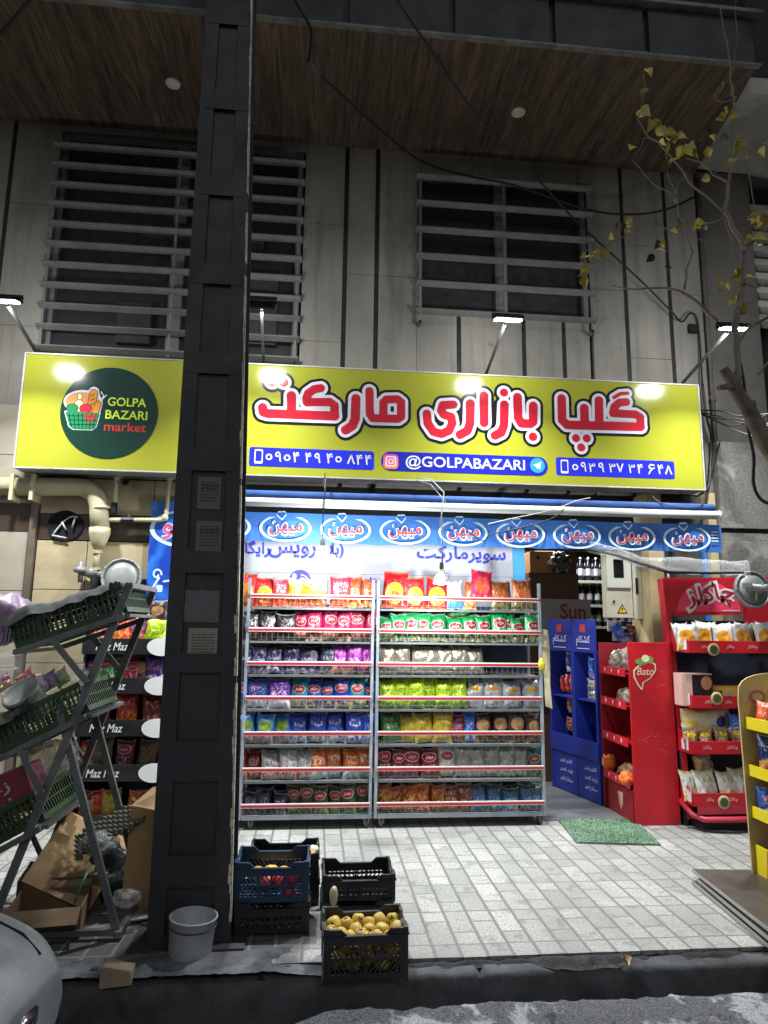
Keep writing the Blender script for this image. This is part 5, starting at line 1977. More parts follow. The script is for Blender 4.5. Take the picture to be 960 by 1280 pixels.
for p_, q_, w_ in (((-.955, NY, .03), (-.955, FY, .03), .03), ((-.975, NY + .03, .035), (-1.5, NY + .03, .035), .028), ((-1.02, NY, 1.79), (-1.02, FY, 1.79), .028), ((-1.34, NY, 1.12), (-1.34, FY, 1.12), .02)):
    b = MB()
    b.bar(p_, q_, w_, w_)
    b.build('cross_bar', m_leg, st)

m_grn = mat('crate_green', '26441f', .5, var=.2, scale=6, bump=.06, dirt='1c2a16', dirt_amt=.5)


def green_crate(L, D, Hh):
    """slotted harvest crate, local coordinates, foot at the origin"""
    b = MB()
    x0, x1, y0, y1 = -L / 2, L / 2, -D / 2, D / 2
    th = .012
    for (ax, bx_, ay, by) in ((x0, x1, y0, y0 + th), (x0, x1, y1 - th, y1)):
        b.box(ax, bx_, ay, by, 0, .03, .002)
        b.box(ax - .008, bx_ + .008, ay - .008, by + .008, Hh - .03, Hh, .003)
        n = int(L / .028)
        for i in range(n + 1):
            x = x0 + L * i / n
            wd = .011 if i % 5 else .020
            b.box(max(x0, x - wd / 2), min(x1, x + wd / 2), ay + .001, by - .001, .03, Hh - .03)
        b.box(ax, bx_, ay + .002, by - .002, Hh * .34, Hh * .34 + .008)
        b.box(ax, bx_, ay + .002, by - .002, Hh * .62, Hh * .62 + .008)
    for (ax, bx_) in ((x0, x0 + th), (x1 - th, x1)):
        b.box(ax, bx_, y0 + th, y1 - th, 0, .03, .002)
        b.box(ax - .008, bx_ + .008, y0 + th + .009, y1 - th - .009, Hh - .03, Hh, .003)
        n = int(D / .034)
        for i in range(1, n):
            y = y0 + D * i / n
            b.box(ax + .001, bx_ - .001, y - .006, y + .006, .03, Hh - .03)
        b.box(ax + .002, bx_ - .002, y0 + th, y1 - th, Hh * .48, Hh * .48 + .008)
    nx = int(L / .04)
    for i in range(1, nx):
        x = x0 + L * i / nx
        b.box(x - .009, x + .009, y0 + th, y1 - th, .004, .014)
    for j in range(1, 8):
        y = y0 + D * j / 8
        b.box(x0 + th, x1 - th, y - .006, y + .006, .0145, .02)
    return b


gl = ['green slatted crate with a grey sheet over it, on the top tier of the stand', 'green slatted crate under black plastic, on the middle tier of the stand', 'green slatted crate holding a red box, on the bottom tier of the stand']
CR = []
for ((xa, za), (xb, zb)), lab in zip(TIER, gl):
    an = math.atan2(zb - za, xb - xa)
    L = math.hypot(xb - xa, zb - za)
    o = green_crate(L + .02, FY - NY - .04, .165).build('green_crate', m_grn)
    o.location = ((xa + xb) / 2 - .018 * math.sin(an), (NY + FY) / 2, (za + zb) / 2 + .02)
    o.rotation_euler = (0, -an, 0)
    tag(o, lab, 'crate', 'green crates on the leaning stand')
    CR.append((o, an, L))


def on_crate(i, x, y, z):
    o, an, L = CR[i]
    return Matrix.LocRotScale(o.location, o.rotation_euler, None) @ Vector((x, y, z))


# sheets lying over the crates
m_tarp = mat('grey_sheet', '25282a', .7, var=.2, scale=5, bump=.25, bscale=30, dirt='242524', dirt_amt=.5)
m_tarpb = mat('black_sheet', '17181a', .4, var=.2, bump=.3)


def sheet(i, x0, x1, y0, y1, zb, sag, drop, seed, m, name, lab, cat):
    b = MB()

    def fn(u, v):
        x = x0 + (x1 - x0) * u
        y = y0 + (y1 - y0) * v
        e = max(0, .06 - v) / .06
        z = zb + sag * mnoise.noise(Vector((x * 6 + seed, y * 6, 0))) + .4 * sag * mnoise.noise(Vector((x * 19 + seed, y * 19, 0))) - drop * e - drop * max(0, .05 - u) / .05 * (.6 + .5 * mnoise.noise(Vector((y * 8, seed, 0))))
        z += sag * 1.1 * math.exp(-((u - .25) ** 2 + (v - .3) ** 2) / .03)
        return on_crate(i, x, y - .02 * e, z)
    b.grid(fn, 46, 36)
    b.grid(lambda u, v: fn(u, v) - Vector((0, 0, .003)), 46, 36)
    o = b.build(name, m)
    tag(o, lab, cat)
    return o


sheet(0, -.33, .25, -.29, .29, .185, .028, .05, 2.2, m_tarp, 'cover_sheet', 'grey crumpled sheet spread over the topmost green crate', 'sheet')
sheet(1, -.36, .02, -.30, .27, .19, .04, .05, 7.7, m_tarpb, 'cover_sheet', 'black plastic sheet bunched over the middle green crate', 'sheet')
# crumpled foil on the top corner
t_ = on_crate(0, .2, 0, .2)
b = MB()
b.blob(on_crate(0, .21, -.02, .172), .07, .20, .016, 26, 14, .4, 2.4, 5)
tag(b.build('plastic_wrap', mat('wrap_grey', '4c5254', .3, var=.3, scale=14, bump=.4)), 'crumpled grey plastic at the raised end of the topmost green crate', 'plastic wrap')
# wire hook at the low end of the top crate
b = MB()
q = on_crate(0, -.30, -.29, .07)
for k in range(3):
    p_ = q + Vector((-.03 + .02 * k, 0, 0))
    b.tube([p_ + Vector((0, 0, .05)), p_ + Vector((0, -.01, -.03)), p_ + Vector((-.005, -.03, -.035))], .003, 6)
b.tube([q + Vector((-.05, 0, .05)), q + Vector((.06, 0, .05))], .003, 6)
tag(b.build('wire_hook', m_blk), 'small black wire hook at the low end of the topmost crate', 'hook')

m_film = NT('clear_film')
m_film.set(Base_Color=(.75, .77, .77), Roughness=.18, Alpha=.20, Specular_IOR_Level=.8)
m_film.bump(m_film.noise(m_film.coord(), 26, 5, .6, 1.).outputs[0], .8, .02)
m_film = m_film.m
m_milky = NT('milky_film')
nf_ = m_milky.noise(m_milky.coord(), 14, 5, .6, 1.2)
m_milky.set(Base_Color=m_milky.mix(nf_.outputs[0], H('4c4f50'), H('9fa2a2')), Roughness=.3, Alpha=m_milky.range(nf_.outputs[0], .3, .7, .18, .7))
m_milky.bump(nf_.outputs[0], .7, .02)
m_milky = m_milky.m

# bags of snacks and a white lidded tub on the middle tier
c_ = W(42, 850, 4.1)
b = MB()
b.blob((c_.x - .0, 4.12, c_.z + .02), .26, .2, .155, 34, 22, .28, 2.6, 3.1)
big = b.build('clear_bag', m_film)
tag(big, 'big clear plastic bag of small wrapped sweets behind the white tub', 'plastic bag')
for k, kind in enumerate(('multi', 'redpink', 'yellowbag', 'purplewhite', 'multi', 'lime')):
    place_packet(kind, c_.x - .15 + .06 * k, 4.12 + .02 * (k % 3), c_.z - .06 + .03 * (k % 2), .09, .1, '%s inside the big clear bag' % KINDS[kind][2], 'small packets in the clear bag', d=.03, ry=R(random.uniform(-60, 60)), rx=R(-30))
q = W(26, 866, 3.92)
t = thing('plastic_tub', 'white round plastic tub lying tipped on the middle crate', 'tub', q)
M = Matrix.Translation(q) @ Matrix.Rotation(R(42), 4, 'X') @ Matrix.Rotation(R(-22), 4, 'Y')
m_tub = mat('tub_white', '83867f', .5, var=.08, scale=4, bump=.05, dirt='6c6d68')
b = MB()
b.lathe([(.085, -.16), (.092, -.02), (.094, 0)], M, 36)
b.build('body', m_tub, t)
b = MB()
b.lathe([(.100, -.018), (.102, .004), (.098, .012), (.088, .014), (.084, .008), (0, .008)], M, 40)
b.build('lid', m_tub, t)
q = W(4, 762, 4.4)
b = MB()
b.blob((q.x - .05, 4.55, q.z - .05), .16, .14, .16, 24, 16, .25, 2.4, 9)
tag(b.build('plastic_bag', mat('pink_bag', '7d6a80', .4, var=.35, scale=7, bump=.4)), 'pinkish plastic bag behind the low end of the topmost crate', 'plastic bag')
# things in the lowest crate
q = W(20, 990, 3.95)
t = thing('charcoal_box', 'red box with white Persian lettering leaning in the bottom crate', 'box', (q.x, 3.95, q.z - .1), 0)
b = MB()
M = Matrix.Translation((q.x - .06, 4.0, q.z - .02)) @ Matrix.Rotation(R(-22), 4, 'Y')
b.box(-.2, .16, -.11, .11, -.11, .11, .004, M)
b.build('carton', mat('red_carton', '7c2834', .55, var=.12, scale=4, bump=.05), t)
b = MB()
b.box(.1615, .164, -.105, .105, -.105, .105, .001, M)
b.build('end_flap', mat('pink_carton', 'b4566e', .55, var=.12, bump=.05), t)
b = MB()
b.text(fa('زغال'), -.03, .04, w=.2, h=.075, y=-.1135, off=.02, M=M)
b.text(fa('زرین'), -.03, -.055, w=.2, h=.075, y=-.1135, off=.02, M=M)
b.build('lettering', mat('carton_white', 'b5a9a9', .6, var=.05, bump=0), t)
for px, py, Y, rx, rz, sd in ((66, 950, 4.05, .15, .10, 4), (20, 928, 4.2, .17, .07, 8)):
    q = W(px, py, Y)
    b = MB()
    b.blob(q, rx, .14, rz, 28, 18, .35, 2.8, sd)
    tag(b.build('plastic_bag', m_milky), 'white translucent plastic bag bulging %s' % ('from the raised end of the bottom crate' if sd == 4 else 'under the middle crate'), 'plastic bag')

# ================================================================== CARTONS AND RUBBISH UNDER THE STAND
m_card = mat('cardboard', 'a98c64', .85, var=.12, scale=3, bump=.12, bscale=50, dirt='5d4a31', dirt_amt=.5)
m_cardd = mat('wet_cardboard', '5f4d38', .9, var=.2, scale=4, bump=.15, dirt='362b20', dirt_amt=.6)


def open_carton(c, lx, ly, lz, rz, m, label, flaps, tilt=0.):
    t = thing('cardboard_box', label, 'cardboard box', c)
    M = Matrix.Translation(c) @ Matrix.Rotation(rz, 4, 'Z') @ Matrix.Rotation(tilt, 4, 'X')
    th = .005
    b = MB()
    b.box(-lx / 2, lx / 2, -ly / 2, -ly / 2 + th, 0, lz, 0, M)
    b.box(-lx / 2, lx / 2, ly / 2 - th, ly / 2, 0, lz, 0, M)
    b.box(-lx / 2, -lx / 2 + th, -ly / 2 + th, ly / 2 - th, 0, lz, 0, M)
    b.box(lx / 2 - th, lx / 2, -ly / 2 + th, ly / 2 - th, 0, lz, 0, M)
    b.box(-lx / 2 + th, lx / 2 - th, -ly / 2 + th, ly / 2 - th, .001, .006, 0, M)
    b.build('carton', m, t)
    for side, an, ln in flaps:
        b = MB()
        if side in 'NS':
            s_ = -1 if side == 'S' else 1
            Mf = M @ Matrix.Translation((0, s_ * (ly / 2 + .001), lz + .001)) @ Matrix.Rotation(s_ * -an, 4, 'X')
            b.box(-lx / 2 + .004, lx / 2 - .004, -.002, .002, 0, ln, 0, Mf)
        else:
            s_ = -1 if side == 'W' else 1
            Mf = M @ Matrix.Translation((s_ * (lx / 2 + .001), 0, lz + .001)) @ Matrix.Rotation(s_ * an, 4, 'Y')
            b.box(-.002, .002, -ly / 2 + .004, ly / 2 - .004, 0, ln, 0, Mf)
        b.build('flap', m, t)
    return t


g1 = G(66, 1160)
open_carton(Vector((g1.x - .02, 3.99, .0)), .36, .30, .15, R(8), m_cardd, 'low crushed brown box with a red mark, on the ground inside the stand legs', [('N', R(50), .16), ('S', R(120), .1)])
b = MB()
q = W(62, 1140, 3.83)
b.sdf(d_strokes([([(q.x - .05, q.z), (q.x + .04, q.z + .012)], .009)]), q.x - .1, q.x + .1, q.z - .04, q.z + .05, .006, 3.83)
b.bm.free()
q = W(88, 1078, 4.25)
t = thing('cardboard_box', 'flattened tan box flap tilted over the crushed box under the stand', 'cardboard box', q)
b = MB()
M = Matrix.Translation((q.x + .02, 4.22, q.z - .03)) @ Matrix.Rotation(R(24), 4, 'Y') @ Matrix.Rotation(R(48), 4, 'X')
b.box(-.20, .20, -.15, .15, 0, .006, .001, M)
b.box(-.20, .20, .152, .28, -.02, -.014, .001, M)
b.build('flap', m_card, t)
b = MB()
M2 = Matrix.Translation((q.x - .02, 4.30, .06)) @ Matrix.Rotation(R(10), 4, 'Z')
b.box(-.24, .22, -.13, .13, -.06, .13, .004, M2)
b.build('carton', m_cardd, t)
q0, q1, q2 = W(166, 1040, 4.1), W(150, 1120, 4.1), W(190, 1120, 4.1)
t = thing('cardboard_box', 'tall tan cardboard box standing against the steel column', 'cardboard box', (q1.x + .08, 4.2, 0))
b = MB()
M = Matrix.Translation((q1.x + .16, 4.26, 0)) @ Matrix.Rotation(R(-24), 4, 'Z') @ Matrix.Rotation(R(3), 4, 'Y')
b.box(-.14, .14, -.13, .13, 0.0, .55, .004, M)
b.build('carton', m_card, t)
b = MB()
b.prism([M @ Vector((-.14, -.132, .552)), M @ Vector((.14, -.132, .552)), M @ Vector((.05, -.05, .66)), M @ Vector((-.08, -.03, .64))], (0, .004, 0))
b.build('flap', m_card, t)
# egg tray
t0 = W(148, 1020, 4.2)
b = MB()
M = Matrix.Translation((t0.x - .04, 4.2, t0.z - .06)) @ Matrix.Rotation(R(-32), 4, 'Y') @ Matrix.Rotation(R(35), 4, 'X')


def egg(u, v):
    x, y = (u - .5) * .42, (v - .5) * .17
    c1 = math.cos(u * 2 * math.pi * 7) * math.cos(v * 2 * math.pi * 5)
    return M @ Vector((x, y, .022 * c1 + .012 * math.sin(u * 5)))


b.grid(egg, 84, 60)
b.grid(lambda u, v: egg(u, v) - Vector((0, 0, .003)), 84, 60)
tag(b.build('egg_tray', mat('pulp_grey', '69685b', .95, var=.12, scale=10, bump=.3, bscale=120, dirt='57564a')), 'grey pulp egg tray propped on the rubbish beside the column', 'egg tray')
for px, py, Y, r_, sd, lab, cat_ in ((124, 1054, 4.15, .085, 2, 'crumpled clear plastic bag beside the egg tray', 'plastic bag'), (158, 1122, 3.98, .06, 11, 'small crumpled clear wrapper at the foot of the tall box', 'wrapper')):
    q = W(px, py, Y)
    b = MB()
    b.blob(q, r_ * 1.3, r_, r_ * .7, 36, 24, .22, 1.8, sd)
    tag(b.build('plastic_bag' if sd == 2 else 'wrapper', m_milky), lab, cat_)
b = MB()
q = G(175, 1140, .05)
b.prism([Vector((q.x - .06, q.y - .05, .02)), Vector((q.x + .07, q.y - .02, .022)), Vector((q.x + .05, q.y + .1, .03)), Vector((q.x - .05, q.y + .06, .03))], (0, 0, .008))
tag(b.build('paper_scrap', mat('scrap_white', '8d8f8d', .8, var=.1)), 'pale scrap of board lying between the stand and the column', 'scrap')
b = MB()
q = W(104, 1110, 4.0)
b.tube([q + Vector((.02, -.02, .08)), q + Vector((.0, -.03, .03)), q + Vector((-.03, -.03, -.06))], .005, 6)
tag(b.build('strap', mat('green_strap', '2f8f62', .5)), 'thin green packing strap over the crushed box', 'strap')

b = MB()
b.blob((-1.13, 4.36, .10), .20, .16, .20, 34, 22, .3, 2.6, 21)  # dark heaps added to cover bright pavers beneath the stand
b.blob((-1.36, 4.42, .06), .22, .16, .16, 34, 22, .3, 2.6, 33)
tag(b.build('dark_heap', m_tarpb), 'dark rubbish heaps added behind the cardboard under the stand', 'rubbish bag')

# bucket and broken block by the kerb
p = G(235, 1196)
t = thing('bucket', 'dirty white round paint bucket without a lid in front of the column', 'bucket', (p.x, 3.66, 0))
m_buck = mat('bucket_white', 'a5a7a9', .55, var=.12, scale=7, bump=.15, dirt='3d3e40', dirt_amt=.6)
M = Matrix.Translation((p.x + .005, 3.655, .004)) @ Matrix.Rotation(R(3), 4, 'Y')
b = MB()
b.lathe([(.0, 0), (.098, 0), (.102, .01), (.112, .165), (.117, .168), (.117, .174), (.108, .174), (.106, .165), (.097, .012), (0, .008)], M, 44)
b.build('shell', m_buck, t)
b = MB()
b.lathe([(.1125, .128), (.1155, .130), (.1155, .135), (.1128, .137)], M, 44, cap=False)
b.build('band', mat('bucket_band', '3d3f42', .6), t)
p = G(147, 1222)
t_pts = [G(125, 1221, -.02), G(140, 1225, -.02), G(166, 1220, -.02), G(166, 1206, -.02), G(136, 1200, -.02)]
b = MB()
M = Matrix.Translation((-.855, 3.455, -.02)) @ Matrix.Rotation(R(12), 4, 'Z')
vs = b.box(-.065, .07, -.04, .05, 0, .075, .012, M)
for v in vs:
    v.co += Vector((mnoise.noise(v.co * 9), mnoise.noise(v.co * 9 + Vector((5, 0, 0))), mnoise.noise(v.co * 9 + Vector((0, 5, 0))))) * .03
tag(b.build('stone_block', mat('block_beige', '8d7f66', .9, var=.2, scale=8, bump=.4, bscale=60, dirt='4a4236')), 'broken beige stone block lying on the kerb by the car', 'stone block')
for k, (px, py) in enumerate(((184, 1199), (118, 1214))):
    q = G(px, py, 0)
    b = MB()
    b.blob((q.x, q.y, .008), .018, .015, .012, 10, 7, .4, 2, k)
    tag(b.build('pebble', m_kerb), 'small grey pebble %s' % ('left of the bucket' if k == 0 else 'beside the broken block'), 'pebble')

# ================================================================== FRUIT CRATES ON THE PAVEMENT
m_ck = mat('crate_black', '17181b', .42, var=.2, scale=6, bump=.06)
m_cb = mat('crate_blue', '17304a', .42, var=.15, scale=6, bump=.06)


def fruit_crate(w, d, h, m, seed=0):
    b = MB()
    th = .010
    x0, x1, y0, y1 = -w / 2, w / 2, -d / 2, d / 2
    hl = h - .035           # low part of the rim; the corners stand higher

    def wall(P):            # P(s, z, t): s along the wall, z up, t through it
        L = P.L

        def bx(s0, s1, z0, z1, t0=0., t1=th):
            pts = [P(s, z, t) for s in (s0, s1) for t in (t0, t1) for z in (z0, z1)]
            vs = [b.bm.verts.new(q) for q in pts]
            for q in ((0, 1, 3, 2), (4, 6, 7, 5), (0, 4, 5, 1), (2, 3, 7, 6), (0, 2, 6, 4), (1, 5, 7, 3)):
                b._face([vs[i] for i in q])
        bx(th, L - th, 0, .026)
        bx(th, L - th, hl - .032, hl)
        bx(th, L - th, hl * .5 - .006, hl * .5 + .006, .001, th - .001)
        bx(th - .004, L - th + .004, hl + .0005, hl + .009, -.008, th + .002)
        for s0, s1, sg in ((th, .075, 1), (L - .075, L - th, -1)):
            bx(s0, s1, hl + .010, h, -.004, th)
            # sloping shoulder
            a = s1 if sg > 0 else s0
            tri = [P(a, hl + .010, 0), P(a + sg * .028, hl + .010, 0), P(a, h, 0)]
            off = P(a, h, th) - P(a, h, 0)
            b.prism(tri, off)
        bx(th, .034, .026, hl - .032)
        bx(L - .034, L - th, .026, hl - .032)
        for k in (1 / 3, .5, 2 / 3):
            bx(L * k - .005, L * k + .005, .026, hl - .032, .0015, th - .0015)
        for r0, r1 in ((.026, hl * .5 - .006), (hl * .5 + .006, hl - .032)):
            hgt = r1 - r0
            n = int((L - .068) / .0235)
            for i in range(n + 1):
                s = .034 + (L - .068) * i / n
                sg = 1 if s < L / 2 else -1
                sa, sb = s - sg * hgt * .42, s + sg * hgt * .42
                sa, sb = min(L - .03, max(.03, sa)), min(L - .03, max(.03, sb))
                wv = .0085
                pts = [P(sa - wv / 2, r1, .002), P(sa + wv / 2, r1, .002), P(sb + wv / 2, r0, .002), P(sb - wv / 2, r0, .002)]
                b.prism(pts, P(0, 0, th - .002) - P(0, 0, .002))

    def mk(fn, L):
        fn.L = L
        return fn
    wall(mk(lambda s, z, t: Vector((x0 + s, y0 + t, z)), w))
    wall(mk(lambda s, z, t: Vector((x0 + s, y1 - t, z)), w))
    wall(mk(lambda s, z, t: Vector((x0 + t, y0 + s, z)), d))
    wall(mk(lambda s, z, t: Vector((x1 - t, y0 + s, z)), d))
    for sx in (x0, x1 - .018):
        for sy in (y0, y1 - .018):
            b.box(sx - .002, sx + .020, sy - .002, sy + .020, -.012, h + .004, .003)
    for i in range(9):
        x = x0 + w * (i + .5) / 9
        b.box(x - .012, x + .012, y0 + th, y1 - th, .004, .012)
    for j in range(6):
        y = y0 + d * (j + .5) / 6
        b.box(x0 + th, x1 - th, y - .008, y + .008, .0125, .018)
    return b


def put_crate(c, w, d, h, m, label, rz=0., group='black fruit crates on the pavement'):
    o = fruit_crate(w, d, h, m).build('fruit_crate', m)
    o.location = c
    o.rotation_euler = (0, 0, rz)
    return tag(o, label, 'crate', group)


put_crate((.266, 3.49, -.012), .385, .265, .215, m_ck, 'black plastic crate full of quinces standing on the kerb', R(1.5))
put_crate((.262, 4.02, .0), .385, .28, .125, m_ck, 'empty looking black crate directly behind the quince crate, lower of the two', R(-1))
put_crate((.268, 4.03, .125), .385, .28, .125, m_ck, 'shallow black crate stacked behind the quinces, upper of the two', R(1))
put_crate((-.190, 3.965, .0), .385, .27, .145, m_ck, 'black crate under the blue crate, beside the steel column', R(1))
put_crate((-.196, 3.975, .145), .385, .27, .195, m_cb, 'blue plastic crate stacked on a black crate beside the column', R(-1))
put_crate((-.145, 4.34, .0), .40, .29, .13, m_ck, 'black crate half hidden behind the blue crate, lower of two', R(1))
put_crate((-.150, 4.33, .13), .40, .29, .14, m_ck, 'black crate with light fruit half hidden behind the blue crate, upper of two', R(0))

# quinces
tq = NT('quince_skin')
cq = tq.coord()
q1 = tq.noise(cq, 9, 4)
q2 = tq.noise(cq, 60, 4, .7)
qc = tq.mix(tq.range(q1.outputs[0], .3, .7), H('a3822f'), H('cfb04a'))
qc = tq.mix(tq.math('MULTIPLY', tq.range(q2.outputs[0], .55, .68), .6), qc, H('6d4f24'))
tq.set(Base_Color=qc, Roughness=.5)
tq.bump(q2.outputs[0], .15, .004)
m_q = tq.m
m_qd = mat('quince_eye', '4a3318', .9, var=.3)


def quince_mesh(seed, r):
    b = MB()

    def fn(u, v):
        th, ph = u * 6.283185, (v - .5) * math.pi
        d = Vector((math.cos(th) * math.cos(ph), math.sin(th) * math.cos(ph), math.sin(ph)))
        k = 1 + .07 * math.cos(th * 5 + seed) * math.cos(ph) ** 2 * (.5 + .5 * v) + .07 * mnoise.noise(d * 1.7 + Vector((seed, 0, 0)))
        k -= .28 * math.exp(-((1 - d.z) / .06)) + .12 * math.exp(-((1 + d.z) / .05))
        return d * r * k + Vector((0, 0, .12 * r * d.z))
    b.grid(fn, 20, 14)
    b.mi = 1
    for k in range(5):
        a = k * 1.257
        b.prism([Vector((0, 0, r * .82)), Vector((.012 * math.cos(a - .3), .012 * math.sin(a - .3), r * .9)), Vector((.017 * math.cos(a), .017 * math.sin(a), r * .96)), Vector((.012 * math.cos(a + .3), .012 * math.sin(a + .3), r * .9))], (0, 0, .002))
    o = b.build('quince', [m_q, m_qd])
    me = o.data
    bpy.data.objects.remove(o)
    return me


QM = [quince_mesh(i * 2.3, .036) for i in range(4)]
QP = [(390, 385, 'F'), (432, 386, ''), (473, 370, ''), (512, 382, ''), (550, 372, ''), (597, 372, ''), (612, 405, ''), (558, 408, 'F'), (513, 405, 'F'), (465, 405, ''), (378, 418, ''), (412, 424, ''), (445, 430, 'F'), (482, 425, ''), (505, 440, ''), (540, 432, ''), (588, 432, 'F')]
qdesc = ['large quince with a deep eye at the left end of the crate', 'plain quince beside the deep eyed one at the left of the crate', 'quince topmost at the back of the crate, left of centre',
         'small quince wedged at the back middle of the crate', 'quince at the back, right of the crate centre', 'quince in the back right corner of the crate', 'large quince against the right wall of the crate',
         'biggest quince facing forward right of the crate centre', 'quince with its eye turned up at the centre of the crate', 'shaded quince left of the centre of the crate', 'quince low in the front left corner of the crate',
         'half hidden quince at the front, second from the left wall', 'quince tipped forward at the front rim, left of centre', 'quince at the front behind the rim, mid crate', 'quince resting on the front rim at mid crate', 'quince at the front, right of mid crate', 'quince low in the front right corner of the crate']
for i, ((zx, zy, fl), dsc) in enumerate(zip(QP, qdesc)):
    px, py = 280 + zx / 2.824, 1020 + zy / 2.824
    yy = 3.60 - (zy - 370) / 70 * .19
    p = W(px, py, yy)
    o = bpy.data.objects.new('quince', QM[i % 4])
    COL.objects.link(o)
    o.rotation_euler = (R(75 if fl else random.uniform(-60, 60)), R(random.uniform(-25, 25)), R(random.uniform(-30, 30)))
    k = 1.12 if i in (0, 6, 7) else random.uniform(.9, 1.04)
    if i in (3,):
        k = .85
    o.scale = (k, k, k)
    off = o.rotation_euler.to_matrix() @ Vector((0, 0, .036 * k))
    o.location = p - off
    tag(o, dsc, 'quince', 'quinces in the black crate')
for i, (x, y, z, dsc) in enumerate(((.14, 3.43, .07, 'quince seen through the slots at the left of the crate front'), (.21, 3.42, .045, 'quince seen low through the slots, left of mid front'), (.28, 3.425, .075, 'quince seen through the slots at mid front'), (.35, 3.42, .045, 'quince seen low through the slots, right of mid front'), (.405, 3.43, .08, 'quince seen through the slots at the right of the crate front'), (.17, 3.53, .06, 'quince buried at the back left of the crate'), (.27, 3.53, .06, 'quince buried at the back middle of the crate'), (.37, 3.53, .06, 'quince buried at the back right of the crate'))):
    o = bpy.data.objects.new('quince', QM[i % 4])
    COL.objects.link(o)
    o.rotation_euler = (R(60 * i), R(30 * i), 0)
    o.location = Vector((x, y, z)) - o.rotation_euler.to_matrix() @ Vector((0, 0, .036))
    tag(o, dsc, 'quince', 'quinces in the black crate')
# fruit in the blue crate and beside it
m_yf = mat('yellow_fruit', 'd0a51f', .45, var=.15, scale=6, bump=.05)
m_rf = mat('red_fruit', 'b3262a', .4, var=.2, scale=6, bump=.05)
for i, (x, y, z, r_, m, lab, nm) in enumerate((
        (-.21, 4.0, .245, .045, m_yf, 'yellow lemon at the middle of the blue crate', 'lemon'), (-.28, 4.01, .24, .04, m_yf, 'yellow lemon left of the middle of the blue crate', 'lemon'), (-.14, 4.02, .235, .04, m_yf, 'yellow lemon right of the middle of the blue crate', 'lemon'),
        (-.16, 3.88, .25, .04, m_rf, 'red tomato seen through the upper slots of the blue crate', 'tomato'), (-.09, 3.885, .265, .042, m_rf, 'red tomato near the right end of the blue crate, behind its upper slots', 'tomato'), (-.11, 3.88, .195, .036, m_rf, 'red tomato seen through the lower slots of the blue crate', 'tomato'), (-.22, 3.89, .235, .036, m_rf, 'red tomato seen near the middle slots of the blue crate', 'tomato'),
        (.005, 4.24, .25, .04, mat('tan_fruit', 'a9773f', .5, var=.2), 'tan fruit at the rim of the half hidden black crate', 'fruit'), (.02, 4.3, .26, .036, mat('white_fruit', 'c4bfa8', .5), 'pale fruit at the rim of the half hidden black crate', 'fruit'))):
    b = MB()
    b.blob((x, y, z), r_ * (1.15 if nm == 'lemon' else 1), r_, r_ * .95, 18, 12, .06, 2, i)
    tag(b.build(nm, m), lab, nm, 'fruit in the blue crate' if nm != 'fruit' else None)
b = MB()
p = W(412, 1120, 3.86)
b.blob((p.x + .02, 3.855, p.z), .022, .02, .05, 14, 12, .2, 2, 4)
tag(b.build('bread_roll', mat('roll_cream', 'b5ab85', .6, var=.15)), 'cream coloured lump tucked at the left end of the shallow black crate', 'produce')

# ================================================================== DOORWAY
b = MB()
ga, gb, gc_, gd = G(697, 1025), G(785, 1025), G(826, 1058), G(722, 1055)
cs = [Vector((2.05, 5.80)), Vector((2.70, 5.76)), Vector((2.585, 5.10)), Vector((1.975, 5.19))]


def matp(u, v):
    a = cs[3].lerp(cs[2], u)
    c = cs[0].lerp(cs[1], u)
    p = a.lerp(c, v)
    return Vector((p.x + .006 * mnoise.noise(Vector((v * 30, u * 3, 0))), p.y + .006 * mnoise.noise(Vector((u * 30, v * 3, 4))), .014 + .004 * mnoise.noise(Vector((u * 5, v * 5, 1)))))


b.grid(matp, 60, 50)
b.prism([(c.x, c.y, .001) for c in cs[::-1]], (0, 0, .008))
random.seed(3)
for k in range(5200):          # short turf pile
    p = matp(random.random(), random.random())
    a = random.uniform(0, 6.28)
    w_, h_ = .004, random.uniform(.003, .008)
    d_ = Vector((math.cos(a), math.sin(a), 0)) * w_
    b._face([b.bm.verts.new(p - d_), b.bm.verts.new(p + d_), b.bm.verts.new(p + Vector((random.uniform(-.006, .006), random.uniform(-.006, .006), h_)))])
b.recalc = False
tag(b.build('door_mat', mat('turf_green', '66826a', .95, var=.25, scale=9, bump=.4, bscale=200, dirt='3f6444')), 'green artificial turf mat at the shop doorway', 'door mat')
random.seed(11)

m_bst = mat('stand_blue', '1e2f8c', .45, var=.1, scale=3, bump=.05)
m_bsd = mat('stand_blue_inside', '0d1438', .6, var=.2, bump=.03)
m_pw = mat('print_white', 'c9cbd2', .5, var=.04, bump=0)
m_pr = mat('print_red', 'b5323a', .5, var=.05, bump=0)


def local_stand(origin, ang):
    """frame whose x runs along the open front, y into the stand, z up"""
    return Matrix.Translation(origin) @ Matrix.Rotation(ang, 4, 'Z')


